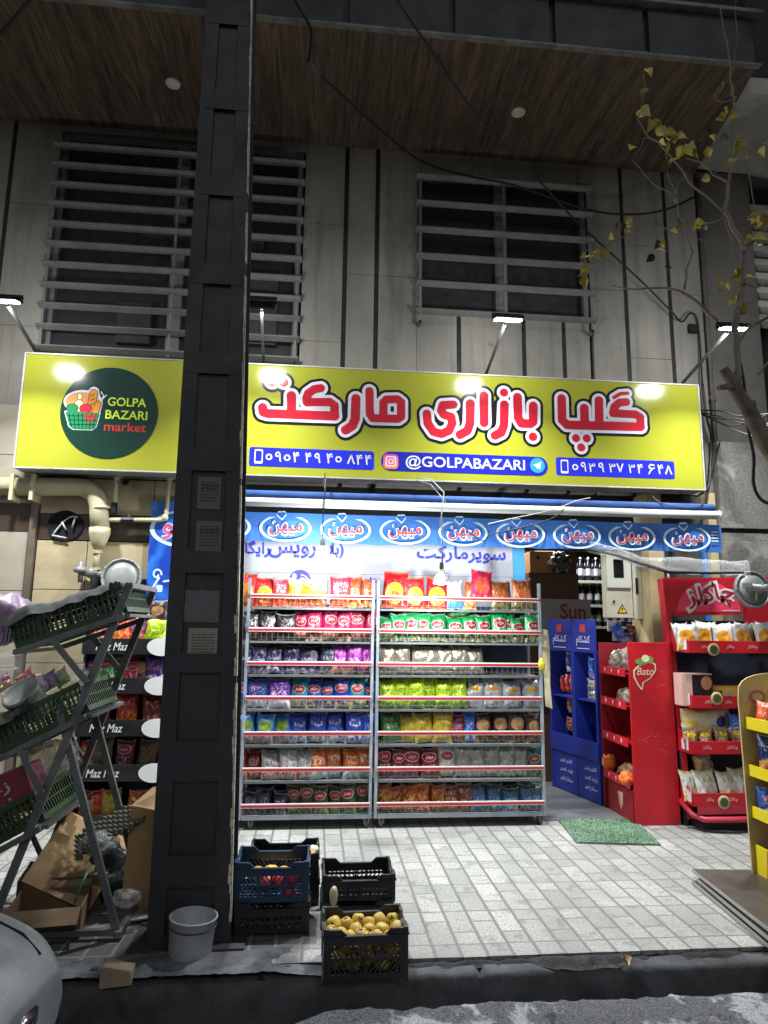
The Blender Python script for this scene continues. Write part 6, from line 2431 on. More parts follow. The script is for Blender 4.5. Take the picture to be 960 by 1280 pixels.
def blue_stand(p, q, lab, items):
    p, q = Vector(p), Vector(q)
    d = q - p
    L = d.length
    M = local_stand(q, math.atan2(-d.y, -d.x))
    t = thing('display_stand', lab, 'display stand', q, group='blue display stands in the doorway')
    D = .34
    b = MB()
    b.box(0, .03, 0, D, 0, 1.35, .003, M)
    b.box(L - .03, L, 0, D, 0, 1.35, .003, M)
    b.box(.03, L - .03, D - .02, D, 0, 1.35, 0, M)
    b.box(.03, L - .03, .02, D - .02, .46, .48, 0, M)
    b.box(0.03, L - .03, .004, .02, 0.02, .38, .002, M)
    b.box(.002, L - .002, -.012, .003, .385, .55, .003, M)
    b.box(.03, L - .03, .02, D - .02, .9, .915, 0, M)
    b.build('body', m_bst, t)
    b = MB()
    b.box(.002, L - .002, .001, .016, 1.352, 1.66, .003, M)
    hd = b.build('header', m_bst, t)
    b = MB()
    b.text(fa('کشکام'), L / 2, 1.46, w=L * .58, h=.1, y=-.002, off=.012, M=M)
    b.box(L * .24, L * .76, -.003, -.001, 1.385, 1.392, 0, M)
    b.mi = 1
    b.sdf(d_rr(L / 2 - .045, L / 2 + .045, 1.54, 1.615, .012), L / 2 - .06, L / 2 + .06, 1.52, 1.63, .006, -.002, lambda v: M @ v)
    b.build('header_print', [m_pw, m_pr], hd)
    b = MB()
    for k, tx in enumerate(('کالری پایین', 'قند کمتر', 'سرشار از فیبر')):
        x_ = L * .62
        b.text(fa(tx), x_, .30 - k * .085, w=L * .5, h=.045, y=.001, off=.01, M=M, res=2)
    b.build('front_print', m_pw, t)
    b = MB()
    b.box(.031, L - .031, D - .032, D - .021, .49, 1.34, 0, M)
    b.build('lining', m_bsd, t)
    for kind, s_, z, w_, h_, lb in items:
        q_ = M @ Vector((s_ * L, .10, z))
        place_packet(kind, q_.x, q_.y, q_.z, w_, h_, lb, 'packets in the blue display stands', d=.05, rz=math.atan2(-d.y, -d.x))
    return t


P0, P1, P2 = (2.585, 6.16, 0), (2.50, 6.53, 0), (2.405, 6.93, 0)
blue_stand(P0, P1, 'blue display stand with a silver bag hanging in it, next to the red bread stand', [('bluefold', .45, 1.10, .09, .2, 'small clear and blue packet hanging in the nearer blue stand'), ('silver', .5, .98, .2, .10, 'silver pillow bag lying in the nearer blue stand, upper of two'), ('silver', .5, .90, .19, .09, 'silver pillow bag lying in the nearer blue stand, lower of two')])
blue_stand(P1, P2, 'blue display stand deepest in the doorway, hung with small pink packets', [('bluewhite', .5, 1.14, .07, .18, 'small light blue packet hanging at the top of the farther blue stand')] + [('redpink', .2 + .2 * k, .93, .05, .17, 'pinkish packet in the hanging row of the farther blue stand') for k in range(4)] + [('orange', .5, .74, .07, .17, 'salmon coloured packet below the hanging row of the farther blue stand'), ('brownred', .5, .56, .2, .14, 'brown red bag low in the farther blue stand')])

# red bread stand
m_red = mat('stand_red', 'b81423', .42, var=.12, scale=2.5, bump=.12, dirt='7d0f1a', dirt_amt=.6)
m_redd = mat('stand_red_dark', '7d101c', .5, var=.12, bump=.03)
t = thing('bread_stand', 'red bread stand with a heart shaped emblem on its side panel', 'display stand', (2.8, 5.85, 0))
b = MB()
b.box(2.635, 3.02, 5.595, 5.615, 0, 1.47, .006)
b.build('side_panel', m_red, t)
b = MB()
b.box(2.99, 3.012, 5.616, 6.11, 0, 1.45)
b.box(2.60, 3.01, 6.11, 6.13, 0, 1.45, .003)
b.box(2.655, 2.99, 5.616, 6.11, .0, .02)
b.box(2.625, 2.645, 5.616, 6.11, .0, .27, .003)
b.build('body', m_redd, t)
for z in (.30, .63, .93, 1.20):
    b = MB()
    b.box(2.65, 2.99, 5.616, 6.11, z - .005, z + .005)
    b.box(2.60, 2.612, 5.616, 6.11, z - .02, z + .05, .003)
    sh = b.build('shelf', m_red, t)
    b = MB()
    for k in range(3):
        y = 5.72 + .14 * k
        b.prism([Vector((2.5985, y - .012, z + .033)), Vector((2.5985, y + .012, z + .033)), Vector((2.5985, y + .009, z + .012)), Vector((2.5985, y, z - .004)), Vector((2.5985, y - .009, z + .012))], (-.001, 0, 0))
    b.build('heart_print', m_pw, sh)
b = MB()
ex, ez = W(806, 840, 5.59).x, W(806, 842, 5.59).z
hp = [(ex - .09, ez + .02), (ex - .088, ez - .03), (ex - .06, ez - .085), (ex - .035, ez - .12), (ex - .025, ez - .07), (ex + .045, ez - .03), (ex + .09, ez + .03), (ex + .088, ez + .075), (ex + .05, ez + .09), (ex + .0, ez + .075), (ex - .05, ez + .06)]
b.sdf(d_off(d_poly(hp), .012), ex - .2, ex + .2, ez - .2, ez + .2, .005, 5.592)
b.mi = 1
b.sdf(d_off(d_poly(hp), -.001), ex - .2, ex + .2, ez - .2, ez + .2, .005, 5.590)
b.mi = 0
b.text('Bato', ex + .005, ez + .018, w=.15, h=.06, y=5.588, off=.0, shear=.22)
b.mi = 2
b.sdf(d_or(d_ell(ex - .03, ez + .10, .05, .026), d_ell(ex + .045, ez + .115, .036, .03)), ex - .2, ex + .2, ez, ez + .2, .005, 5.5885)
b.mi = 3
b.sdf(d_or(d_ell(ex + .01, ez + .125, .035, .03)), ex - .2, ex + .2, ez, ez + .2, .005, 5.587)
b.build('emblem', [mat('emblem_cream', 'd9cfae', .5, var=.05, bump=0), m_red, mat('emblem_green', '6f9a4c', .5, bump=0), mat('emblem_pale', 'e2dcb0', .5, bump=0)], t)
b = MB()
for px, py, py2 in ((772, 975, 1000),):
    y = 5.84
    b.prism([Vector((2.6238, y - .05, .21)), Vector((2.6238, y + .05, .21)), Vector((2.6238, y + .03, .12)), Vector((2.6238, y, .06)), Vector((2.6238, y - .04, .12))], (-.001, 0, 0))
b.build('front_emblem', mat('emblem_faint', 'b08a80', .5, bump=0), t)
m_bread = mat('bread_brown', '7a5a3c', .6, var=.3, scale=14, bump=.3)
m_bag = NT('bread_bag')
nb_ = m_bag.noise(m_bag.coord(), 22, 5, .6, 1)
m_bag.set(Base_Color=m_bag.mix(m_bag.range(nb_.outputs[0], .4, .65), H('5b4938'), H('b8b0a4')), Roughness=.25)
m_bag.bump(nb_.outputs[0], .6, .015)
m_bag = m_bag.m
m_orb = mat('orange_wrap', 'd9661f', .4, var=.3, scale=20, bump=.4, dirt='d9c8b8')
for i, (x, y, z, rx, ry, rz_, m, lab) in enumerate((
        (2.76, 5.80, 1.31, .10, .12, .11, m_bag, 'dark bagged loaf on the top shelf of the red bread stand'), (2.74, 5.99, 1.29, .10, .09, .10, m_bag, 'dark bagged loaf at the inner end of the top shelf of the bread stand'),
        (2.75, 5.82, 1.0, .10, .16, .07, m_bag, 'bag of small rolls on the second shelf of the bread stand'),
        (2.74, 5.88, .36, .10, .12, .07, m_bread, 'bagged brown loaf on the fourth shelf of the bread stand'), (2.64, 6.08, .40, .06, .05, .08, m_orb, 'orange and clear wrapped loaf hanging over the inner shelf edge'), (2.62, 5.70, .345, .06, .07, .06, m_orb, 'orange and pink wrapped sweet roll on the fourth shelf of the bread stand'),
        (2.72, 5.84, .30, .06, .16, .04, m_orb, 'orange packed roll on the bottom of the bread stand'))):
    b = MB()
    b.blob((x, y, z if i < 6 else .29), rx, ry, rz_, 28, 18, .3, 2.6, i * 3.3)
    tag(b.build('wrapped_bread', m), lab, 'bread')

# steel meter cabinets on the jamb
b = MB()
rs = random.Random(5)
for k in range(9):
    x_, z_ = rs.uniform(2.68, 2.98), rs.uniform(.5, 1.3)
    an_, l_ = rs.uniform(-.5, .6), rs.uniform(.02, .09)
    p_ = [(x_ + l_ * q * math.cos(an_), z_ + l_ * q * math.sin(an_) + .004 * math.sin(q * 4)) for q in (0, .3, .6, 1)]
    b.sdf(d_strokes([(p_, .0016)]), x_ - .02, x_ + .12, z_ - .08, z_ + .08, .003, 5.5935)
b.build('scratches', mat('scratch_pink', 'cf6a6e', .6, bump=0), [o_ for o_ in SC.objects if o_.name == 'bread_stand'][0])
t = thing('meter_cabinet', 'cream steel cabinet with a dark window and a yellow warning triangle', 'electric cabinet', (2.8, 6.1, 1.66))
m_cab = mat('cabinet_cream', 'a8a592', .5, .1, var=.08, bump=.04, dirt='77735f')
m_cabw = mat('cabinet_white', 'aeb0a4', .5, .1, var=.06, bump=.03)
b = MB()
b.box(2.675, 2.925, 6.07, 6.17, 1.68, 2.30, .005)
b.build('box', m_cab, t)
b = MB()
b.box(2.68, 2.915, 6.052, 6.069, 1.955, 2.295, .005)
dr = b.build('door', m_cabw, t)
b = MB()
b.box(2.745, 2.84, 6.048, 6.051, 2.05, 2.22)
b.build('glass', mat('black_glass', '08080a', .15, bump=0), dr)
b = MB()
b.prism([Vector((2.77, 6.068, 1.72)), Vector((2.87, 6.068, 1.72)), Vector((2.82, 6.068, 1.81))], (0, .0015, 0))
b.mi = 1
b.prism([Vector((2.785, 6.0665, 1.729)), Vector((2.855, 6.0665, 1.729)), Vector((2.82, 6.0665, 1.792))], (0, .0012, 0))
b.mi = 0
b.prism([Vector((2.823, 6.0650, 1.785)), Vector((2.808, 6.0650, 1.758)), Vector((2.820, 6.0650, 1.758)), Vector((2.816, 6.0650, 1.735)), Vector((2.832, 6.0650, 1.765)), Vector((2.821, 6.0650, 1.765))], (0, .0012, 0))
b.build('warning_sign', [m_blk, mat('warn_yellow', 'c9a81f', .5, bump=0)], t)
b = MB()
b.blob((2.74, 6.06, 1.83), .012, .008, .012, 10, 8, 0)
b.build('lock', m_blk, t)
t = thing('meter_cabinet', 'plain grey cabinet with a narrow dark slot right of the warning triangle', 'electric cabinet', (3.0, 6.1, 1.66))
b = MB()
b.box(2.93, 3.018, 6.06, 6.17, 1.67, 2.36, .005)
b.build('box', m_cab, t)
b = MB()
b.box(2.955, 2.978, 6.056, 6.059, 1.9, 2.05)
b.build('slot', m_blk, t)

# cartons, drinks and bags inside
m_cart = mat('carton_tan', 'a5774f', .8, var=.1, scale=3, bump=.08, dirt='7a5536', dirt_amt=.4)
m_cartd = mat('carton_brown', '54392c', .8, var=.1, scale=3, bump=.06)
KY = 7.15
kp = lambda px, py: W(px, py, KY)
kz = [kp(705, 790).z, kp(705, 749).z, kp(705, 717).z, kp(690, 690).z]
for (x0, x1, y0, y1, z0, z1, m, lab) in (
        (kp(660, 700).x, kp(722, 720).x, KY - .02, KY + .38, kz[1] + .004, kz[2], m_cartd, 'brown carton in the doorway, under the open tan carton'), (kp(662, 700).x, kp(693, 700).x, KY - .01, KY + .36, kz[2] + .004, kz[3], m_cart, 'open tan carton topmost by the doorway'),
        (kp(694, 700).x, kp(721, 700).x, KY + .02, KY + .36, kz[2] + .004, kz[3] + .05, m_cartd, 'dark brown carton at the top of the pile, behind the bundled film')):
    t = thing('carton', lab, 'carton', ((x0 + x1) / 2, (y0 + y1) / 2, z0), group='cartons piled in the doorway')
    b = MB()
    b.box(x0, x1, y0, y1, z0, z1, .006)
    b.build('box', m, t)
    b = MB()
    b.box(x0 + .02, x1 - .02, y0 - .0015, y0 + .002, (z0 + z1) / 2 - .0, (z0 + z1) / 2 + .004)
    if z1 > 2.2:
        M = Matrix.Translation((x0 + .06, y0, z1)) @ Matrix.Rotation(R(-35), 4, 'X')
        b.box(0, .22, -.003, .003, 0, .13, 0, M)
    b.build('flap', m, t)
    if m is m_cart and z1 > 1.3:
        b = MB()
        b.lathe([(0, 0), (.018, 0), (.018, .002), (0, .002)], Matrix.Translation((x0 + .09, y0 - .003, (z0 + z1) / 2 + .05)) @ Matrix.Rotation(R(90), 4, 'X'), 14, smooth=False)
        b.build('hand_hole', m_dark, t)
b = MB()
fp_ = W(700, 703, 7.05)
b.blob(fp_, .11, .08, .11, 28, 20, .5, 3, 4)
tag(b.build('film_bundle', mat('film_dark', '2c2a29', .25, var=.5, scale=16, bump=.5, dirt='8d8a86')), 'crumpled dark film stuffed over the brown carton', 'plastic film')
t = thing('carton', 'grey carton lettered in dark red, standing behind the blue stands', 'carton', (2.5, 7.3, 1.3))
b = MB()
b.box(kp(660, 760).x, kp(736, 760).x, KY - .05, KY + .35, kz[0] - .08, kz[1], .006)
b.build('box', mat('carton_grey', '8e8a84', .7, var=.08, bump=.05), t)
b = MB()
a_ = W(699, 764, KY - .053)
c_ = W(731, 764, KY - .053)
b.text('Sun', (a_.x + c_.x) / 2 + .01, a_.z, w=(c_.x - a_.x), h=.17, y=KY - .0535, off=.02)
b.build('lettering', mat('carton_red', '7c2a22', .6, var=.05, bump=0), t)
t = thing('carton', 'dark plinth of stacked cartons carrying the grey lettered carton', 'carton', (2.5, 7.3, 0))
b = MB()
b.box(kp(660, 760).x, kp(730, 760).x, KY - .03, KY + .35, .015, .7, .006)
b.box(kp(660, 760).x, kp(730, 760).x, KY - .03, KY + .35, .705, kz[0] - .084, .006)
b.build('box', m_cartd, t)
# drinks shelf at the back
DY = 7.6
t = thing('drinks_shelf', 'tall white shelf of small bottles at the back of the shop', 'shelf', (3.25, DY + .2, 0))
b = MB()
dz = [W(745, y, DY).z for y in (727, 757, 784)] 
for z in dz + [dz[0] + .42]:
    b.box(2.92, 3.72, DY, DY + .34, z - .02, z + .012, .003)
b.build('shelf_board', mat('shelf_white', 'b9bab5', .5, var=.06, bump=.03), t)
b = MB()
b.box(2.90, 3.74, DY + .34, DY + .36, .02, 2.75)
b.box(2.90, 2.919, DY, DY + .34, .02, 2.75)
b.box(3.721, 3.74, DY, DY + .34, .02, 2.75)
b.build('case', mat('case_dark', '1c1e22', .5, bump=.02), t)
bb = MB()
bb.lathe([(0, 0), (.030, 0), (.032, .01), (.032, .12), (.026, .145), (.012, .17), (.011, .185)], None, 14)
bb.mi = 1
bb.lathe([(.0125, .186), (.0135, .187), (.0135, .204), (0, .206)], None, 10)
bb.mi = 2
bb.lathe([(.0325, .045), (.0325, .105)], None, 14, cap=False)
bo = bb.build('bottle', [mat('bottle_dark', '23262c', .15, var=.2, bump=0), mat('cap_white', 'd9dcdc', .4, bump=0), mat('bottle_label', 'a9adb8', .4, var=.5, scale=30, bump=0)])
bme = bo.data
bpy.data.objects.remove(bo)
bl = ['small dark capped bottle in the row on the upper board of the drinks shelf', 'small dark capped bottle in the row on the middle board of the drinks shelf', 'small dark capped bottle in the row on the lowest visible board of the drinks shelf']
for k, z in enumerate(dz):
    for j in range(2):
        for i in range(8):
            o = bpy.data.objects.new('bottle', bme)
            COL.objects.link(o)
            o.location = (2.98 + .095 * i + .01 * j, DY + .07 + .12 * j, z + .012 + (0 if j == 0 else 0))
            sc = 1.35 if k == 0 else 1.2
            o.scale = (1, 1, sc)
            tag(o, bl[k], 'bottle', 'bottles on the drinks shelf')
for i in range(4):
    o = bpy.data.objects.new('bottle', bme)
    COL.objects.link(o)
    o.location = (3.02 + .1 * i, DY + .08, dz[0] + .432)
    o.scale = (1, 1, 1.2)
    tag(o, 'small dark bottle on the topmost board of the drinks shelf', 'bottle', 'bottles on the drinks shelf')
# hanging papers and blue packets under the cabinets
b = MB()
p = W(768, 785, 6.25)
b.box(p.x - .07, p.x + .06, 6.24, 6.25, p.z - .03, p.z + .07, .001)
b.box(p.x - .03, p.x + .07, 6.23, 6.236, p.z - .12, p.z - .04, .001)
tag(b.build('paper_slips', m_pw), 'white paper slips hanging under the warning triangle cabinet', 'paper')
for k in range(7):
    p = W(783 + 4.5 * k, 795 + (k % 2) * 14, 6.2 + .03 * k)
    place_packet(['bluefold', 'blueoval', 'darkred', 'purplewhite'][k % 4], p.x, p.y, p.z - .08, .1, .2, '%s hanging under the grey cabinet' % KINDS[['bluefold', 'blueoval', 'darkred', 'purplewhite'][k % 4]][2], 'packets hanging under the cabinets', d=.05, ry=R(random.uniform(-30, 30)))
# ceiling lamps of the shop
m_tube = emit('shop_panel', (1, .97, .92), 5)
for x, y, lab in ((.6, 7.3, 'ceiling light panel over the left of the shop'), (2.5, 7.3, 'ceiling light panel inside the doorway')):
    t = thing('ceiling_light', lab, 'ceiling light', (x, y, 2.86))
    b = MB()
    b.box(x - .6, x + .6, y - .1, y + .1, 2.86, 2.9, .004)
    b.build('housing', m_cabw, t)
    b = MB()
    b.box(x - .58, x + .58, y - .085, y + .085, 2.85, 2.859)
    b.build('diffuser', m_tube, t)
    lamp('shop_light', 'AREA', (x, y, 2.83), 48, (1, .97, .92), 1.1, .16, aim=(0, 0, -1))

# cream card strip and a yellow tag on the rack end
b = MB()
a_, c_ = W(681, 786, 5.72), W(690, 886, 5.72)
b.prism([Vector((1.925, 5.72, a_.z)), Vector((1.985, 5.72, a_.z - .01)), Vector((1.995, 5.72, 1.4)), Vector((1.99, 5.72, 1.1)), Vector((2.005, 5.72, c_.z)), Vector((1.945, 5.72, c_.z + .02))], (0, .006, 0))
tag(b.build('card_strip', mat('card_cream', 'e2d6ae', .6, var=.06, bump=.03)), 'long cream card strip hanging on the doorway end of the right rack', 'card strip')
b = MB()
p = W(677, 831, 5.63)
b.blob(p, .028, .02, .05, 18, 14, .5, 3, 2)
tag(b.build('tag', mat('tag_yellow', 'c9c83a', .5, var=.2)), 'crumpled yellow tag tied to the doorway end of the right rack', 'tag')

# ================================================================== RED RACK AT THE RIGHT
CY = 5.40
rr = thing('red_rack', 'red snack rack with white lettering on its header and trays of packets', 'snack rack', (3.5, 5.6, 0))
b = MB()
xr0, xr1 = 3.02, 4.25
b.bar((3.02, 5.68, 2.02), (3.09, 5.62, .05), .05, .10, up=(0, 1, 0), bev=.004)
b.bar((4.22, 5.68, 2.02), (4.20, 5.62, .05), .05, .10, up=(0, 1, 0), bev=.004)
b.box(3.07, 4.2, 5.62, 5.66, .04, .09, .004)
b.build('frame', m_red, rr)
b = MB()
b.box(3.06, 4.2, 5.70, 5.712, .05, 1.66)
b.build('back_panel', mat('rack_backing', '141a2c', .7, var=.3, bump=.05), rr)
b = MB()
b.prism([Vector((3.0, 5.62, 2.025)), Vector((3.73, 5.62, 2.04)), Vector((3.70, 5.62, 1.715)), Vector((3.015, 5.62, 1.695))], (0, .02, 0))
b.box(3.735, 4.2, 5.63, 5.66, 1.6, 2.05, .004)
hd = b.build('header', m_red, rr)
b = MB()
hy = 5.6185
b.mi = 0
b.sdf(d_and(d_ell(3.40, 1.70, .30, .30), d_rr(3.03, 3.69, 1.735, 2.02, .01)), 3.0, 3.72, 1.7, 2.05, .008, hy)
a_, c_ = W(858, 745, 5.61), W(919, 745, 5.61)
xc, zc = (a_.x + c_.x) / 2, (W(888, 745, 5.61).z)
b.mi = 1
Ms = Matrix.Translation((xc, 0, zc)) @ Matrix.Rotation(R(-9), 4, 'Y')
b.text(fa('چاکلز'), 0, 0, w=.50, h=.26, y=hy - .003, off=.085, M=Ms)
b.mi = 2
b.text(fa('چاکلز'), 0, 0, w=.44, h=.20, y=hy - .006, off=.012, M=Ms)
b.mi = 1
b.box(3.52, 3.68, hy - .002, hy - .001, 1.745, 1.752)
b.build('header_print', [mat('header_pink', 'e0405c', .4, var=.06, bump=0), mat('header_white', 'd9d5d6', .4, var=.04, bump=0), mat('header_red', 'a81c30', .4, var=.05, bump=0)], hd)
TZ = [W(905, y, CY).z for y in (808, 877, 934, 999)]
TN = ['top', 'second', 'third', 'bottom']
m_lipp = mat('lip_print', 'd0a8a4', .5, bump=0)
m_sidew = mat('tray_side_white', 'cfc9c8', .5, var=.05, bump=0)
for i, z in enumerate(TZ):
    xl = W(862, 812, CY).x if i < 2 else W(864, 940, CY).x
    b = MB()
    b.box(xl, 4.2, CY, CY + .012, z - .055, z + .045, .003)
    b.box(xl - .005, 4.2, CY + .013, 5.64, z - .052, z - .042)
    side = [Vector((xl - .003, CY + .006, z - .055)), Vector((xl - .003, CY + .006, z + .045)), Vector((3.035, 5.62, z + .14)), Vector((3.035, 5.62, z - .05))]
    b.prism(side, (.008, 0, 0))
    tr = b.build('tray', m_red, rr)
    b = MB()
    x = xl + .1
    while x < 3.75:
        l_ = random.uniform(.06, .1)
        b.text(fa('چاکلز'), x + l_ / 2, z - .005, w=l_, h=.035, y=CY - .0025, off=.02, res=2)
        x += l_ + random.uniform(.1, .16)
    b.build('lip_print', m_lipp, tr)
    if i < 3 or True:
        # white splash of lettering on the slanting tray end
        d = side[2] - side[1]
        b = MB()
        L_ = Vector((3.035 - xl + .003, .214, 0))
        n_ = Vector((-L_.y, L_.x, 0)).normalized() * -.006
        zz = [Vector((xl - .003, CY + .006, 0)) + L_ * k + Vector((-.004, -.003, 0)) for k in np.linspace(.1, .62, 9)]
        up = [z + .03 + .02 * math.sin(j * 2.3) for j in range(9)]
        lo = [z - .03 + .012 * math.sin(j * 3.1) for j in range(9)]
        for j in range(8):
            b.poly([Vector((zz[j].x, zz[j].y, lo[j])), Vector((zz[j + 1].x, zz[j + 1].y, lo[j + 1])), Vector((zz[j + 1].x, zz[j + 1].y, up[j + 1] + .03)), Vector((zz[j].x, zz[j].y, up[j] + .02))])
        b.build('end_splash', m_sidew, tr)
b = MB()
z = W(905, 1024, CY).z
b.tube([(3.03, 5.62, z + .1), (3.05, 5.46, z + .02), (3.10, 5.39, z), (3.3, 5.38, z), (4.2, 5.38, z)], .024, 10)
b.box(3.06, 4.2, 5.40, 5.41, W(905, 1013, CY).z - .03, W(905, 1013, CY).z + .03, .002)
b.build('base_bumper', mat('bumper_red', 'a92a3c', .45, var=.1, bump=.05), rr)
b = MB()
b.box(3.1, 4.2, 5.42, 5.6, .01, .06, .004)
b.build('plinth', m_blk, rr)
for px, py, i in ((892, 812, 0), (896, 873, 1), (905, 1003, 3)):
    p = W(px, py, CY - .012)
    b = MB()
    Md = Matrix.Translation(p) @ Matrix.Rotation(R(90), 4, 'X')
    b.lathe([(0, .003), (.048, .003), (.052, .0), (.048, -.003), (0, -.003)], Md, 30)
    b.mi = 1
    b.lathe([(0, .0045), (.036, .0045)], Md, 24, cap=False, smooth=False)
    tag(b.build('price_disc', [mat('disc_cream', 'b5a67c', .5, var=.1), mat('disc_olive', '4c4a2c', .5, var=.5, scale=30)]), 'round cream price disc clipped to the %s tray of the red rack' % TN[i], 'price disc')
pk = 'snack packets in the red rack'
for px in (855, 880, 904, 931, 958):
    p = W(px, 800, CY + .06)
    place_packet('whitered', p.x + (.03 if px == 855 else 0), CY + .06, TZ[0] - .04, .17, .235, "white foil packet with an orange fan, in the red rack's top tray", pk, d=.07, rx=R(-8), rz=R(-25) if px == 855 else 0)
    place_packet('whitered', p.x + .06, CY + .14, TZ[0] - .04, .17, .235, "white foil packet with an orange fan, in the red rack's top tray", pk, d=.06, rx=R(-8))
# biscuit boxes in the second tray
m_pb = mat('pale_pink_box', 'd0aba0', .5, var=.05, bump=.02)
p0, p1 = W(861, 870, CY + .05), W(889, 842, CY + .05)
t = thing('biscuit_box', 'pale pink biscuit box with a black and tan front, in the second red tray', 'biscuit box', (p0.x + .1, CY + .1, TZ[1] - .04))
b = MB()
b.box(p0.x - .06, p1.x, CY + .04, CY + .17, TZ[1] - .04, p1.z, .004)
b.build('carton', m_pb, t)
b = MB()
xm = p0.x + .03
b.box(xm, p1.x - .002, CY + .0375, CY + .0395, TZ[1] - .035, p1.z - .01)
b.mi = 1
b.sdf(d_ell(p1.x - .055, p1.z - .075, .048, .055), xm, p1.x, TZ[1], p1.z, .006, CY + .036)
b.sdf(d_ell(xm + .05, TZ[1] + .0, .045, .03), xm, p1.x, TZ[1] - .035, p1.z, .006, CY + .036)
b.build('front_print', [mat('choc_black', '1a1517', .4, bump=0), mat('biscuit_tan', 'a8764a', .6, var=.2)], t)
for k, px in enumerate((897, 909, 922)):
    p = W(px, 862, CY + .06)
    t = thing('sweet_box', ['brown and yellow sweet box nearest the biscuit box in the second red tray', 'yellow topped sweet box, middle of three in the second red tray', 'yellow topped sweet box beside the arched stand in the second red tray'][k], 'sweet box', p)
    b = MB()
    b.box(p.x - .045, p.x + .045, CY + .05, CY + .14, TZ[1] - .04, TZ[1] + .12, .003)
    b.build('carton', mat('sweet_yellow', 'b9962c', .5, var=.1, bump=.02), t)
    b = MB()
    b.box(p.x - .034, p.x + .034, CY + .0475, CY + .0495, TZ[1] - .02, TZ[1] + .085)
    b.build('panel', mat('sweet_brown', '4a3226', .5) if k == 0 else mat('sweet_grey', '8d8268', .5, var=.3, scale=20), t)
p = W(880, 917, CY + .12)
place_packet('cream', p.x - .2, CY + .1, TZ[2] + .17, .24, .46, 'long cream crisp packet lying on its side above the third red tray', pk, d=.1, ry=R(86), rx=R(-6))
p = W(922, 922, CY + .1)
place_packet('bluefold', p.x, CY + .1, TZ[2] + .10, .15, .13, 'small bright blue packet at the end of the long cream packet', pk, d=.06)
for px in (866, 884, 903, 922, 941):
    p = W(px, 930, CY + .06)
    place_packet('cookie', p.x, CY + .06, TZ[2] - .04, .13, .17, 'tan biscuit packet with a yellow and black crest, in the third red tray', pk, d=.06, rx=R(-10))
for px in (872, 888, 914, 932):
    p = W(px, 990, CY + .06)
    place_packet('chipwhite', p.x, CY + .06 + (.05 if px == 872 else 0), TZ[3] - .04, .19, .24, 'white packet with a golden chip picture, in the bottom red tray', pk, d=.08, rx=R(-14))
p = W(886, 963, CY + .1)
place_packet('chipwhite', p.x - .06, CY + .2, TZ[3] + .19, .2, .27, 'white chip packet lying flat on top of those in the bottom red tray', pk, d=.07, ry=R(75), rx=R(-30))
b = MB()
for k in range(6):
    b.tube([(3.02 + .05 * k, 5.5 - .03 * k, .012 + .004 * (k % 2)), (3.15 + .06 * k, 5.36 - .012 * k, .02), (3.4 + .04 * k, 5.36 + .01 * k, .012)], .004, 5)
tag(b.build('cable', m_blk), 'loose black cables trailing on the pavers under the red rack', 'cable')
# dark pole between the red stands
b = MB()
b.tube([(3.065, 5.60, .0), (3.055, 5.66, 2.2)], .028, 12)
tag(b.build('pole', mat('pole_navy', '161d2e', .4, .2)), 'dark blue pole standing between the bread stand and the red rack', 'pole')
# clear sheet rolled under the awning end
pts = [W(735, 690, 5.45), W(770, 699, 5.40), W(800, 708, 5.38), W(860, 712, 5.36), W(905, 712, 5.3), W(935, 712, 5.2)]
b = MB()


def film(u, v):
    k = u * (len(pts) - 1)
    i = min(int(k), len(pts) - 2)
    p = pts[i].lerp(pts[i + 1], k - i)
    a = v * 6.283
    r_ = .05 + .03 * mnoise.noise(Vector((u * 6, v * 3, 1)))
    return p + Vector((0, math.cos(a) * r_ * .7, math.sin(a) * r_ * (1 + .4 * u) + .06 * (1 - u)))


b.grid(film, 60, 22)
tag(b.build('rolled_film', m_film), 'rolled clear plastic rain sheet sagging under the right end of the awning', 'plastic sheet')
b = MB()
b.tube([W(722, 684, 5.44), W(770, 694, 5.40), W(800, 704, 5.38), W(836, 715, 5.37), W(890, 716, 5.3), W(930, 716, 5.2)], [.010, .012, .016, .016, .012, .008], 8)
tag(b.build('tarp_pole', m_blk), 'black rod along the rolled clear sheet below the awning', 'rod')

# ================================================================== YELLOW STAND AND BOARDS AT THE RIGHT EDGE
m_yel = mat('stand_yellow', 'dcc916', .45, var=.06, scale=3, bump=.04)
m_bgc = mat('stand_card', 'bba775', .6, var=.12, scale=2.5, bump=.06, dirt='7a5a4a', dirt_amt=.4)
ys = thing('snack_stand', 'yellow cardboard snack stand with an arched back panel at the right edge', 'display stand', (3.0, 4.3, 0))
b = MB()
YB = 4.30
arch = [Vector((2.775, YB, 0))] + [Vector((2.762, YB, 1.15))]
for k in range(13):
    a = math.pi - k / 12 * math.pi
    arch.append(Vector((3.02 + .255 * math.cos(a), YB, 1.17 + .14 * math.sin(a) ** .7)))
arch += [Vector((3.28, YB, 1.15)), Vector((3.28, YB, 0))]
b.prism(arch, (0, .012, 0))
b.build('side_panel', m_bgc, ys)
b = MB()
b.text('OKI', 2.965, 1.155, w=.27, h=.09, y=YB - .003, off=.03)
b.build('panel_print', mat('faint_print', '9a6a5c', .6, var=.1, bump=0), ys)
b = MB()
b.box(3.262, 3.275, 3.6, YB - .001, 0, 1.1)
b.build('back_panel', m_bgc, ys)
lips = [(W(932, 903, YB), .075), (W(936, 962, YB), .07), (W(940, 1014, YB), .07)]
for p, hh in lips:
    b = MB()
    b.box(p.x - .003, p.x + .009, 3.58, YB - .001, p.z - hh / 2, p.z + hh / 2, .002)
    b.box(p.x + .01, 3.26, 3.6, YB - .002, p.z - hh / 2 + .002, p.z - hh / 2 + .01)
    b.build('shelf', m_yel, ys)
b = MB()
p = W(944, 1055, YB)
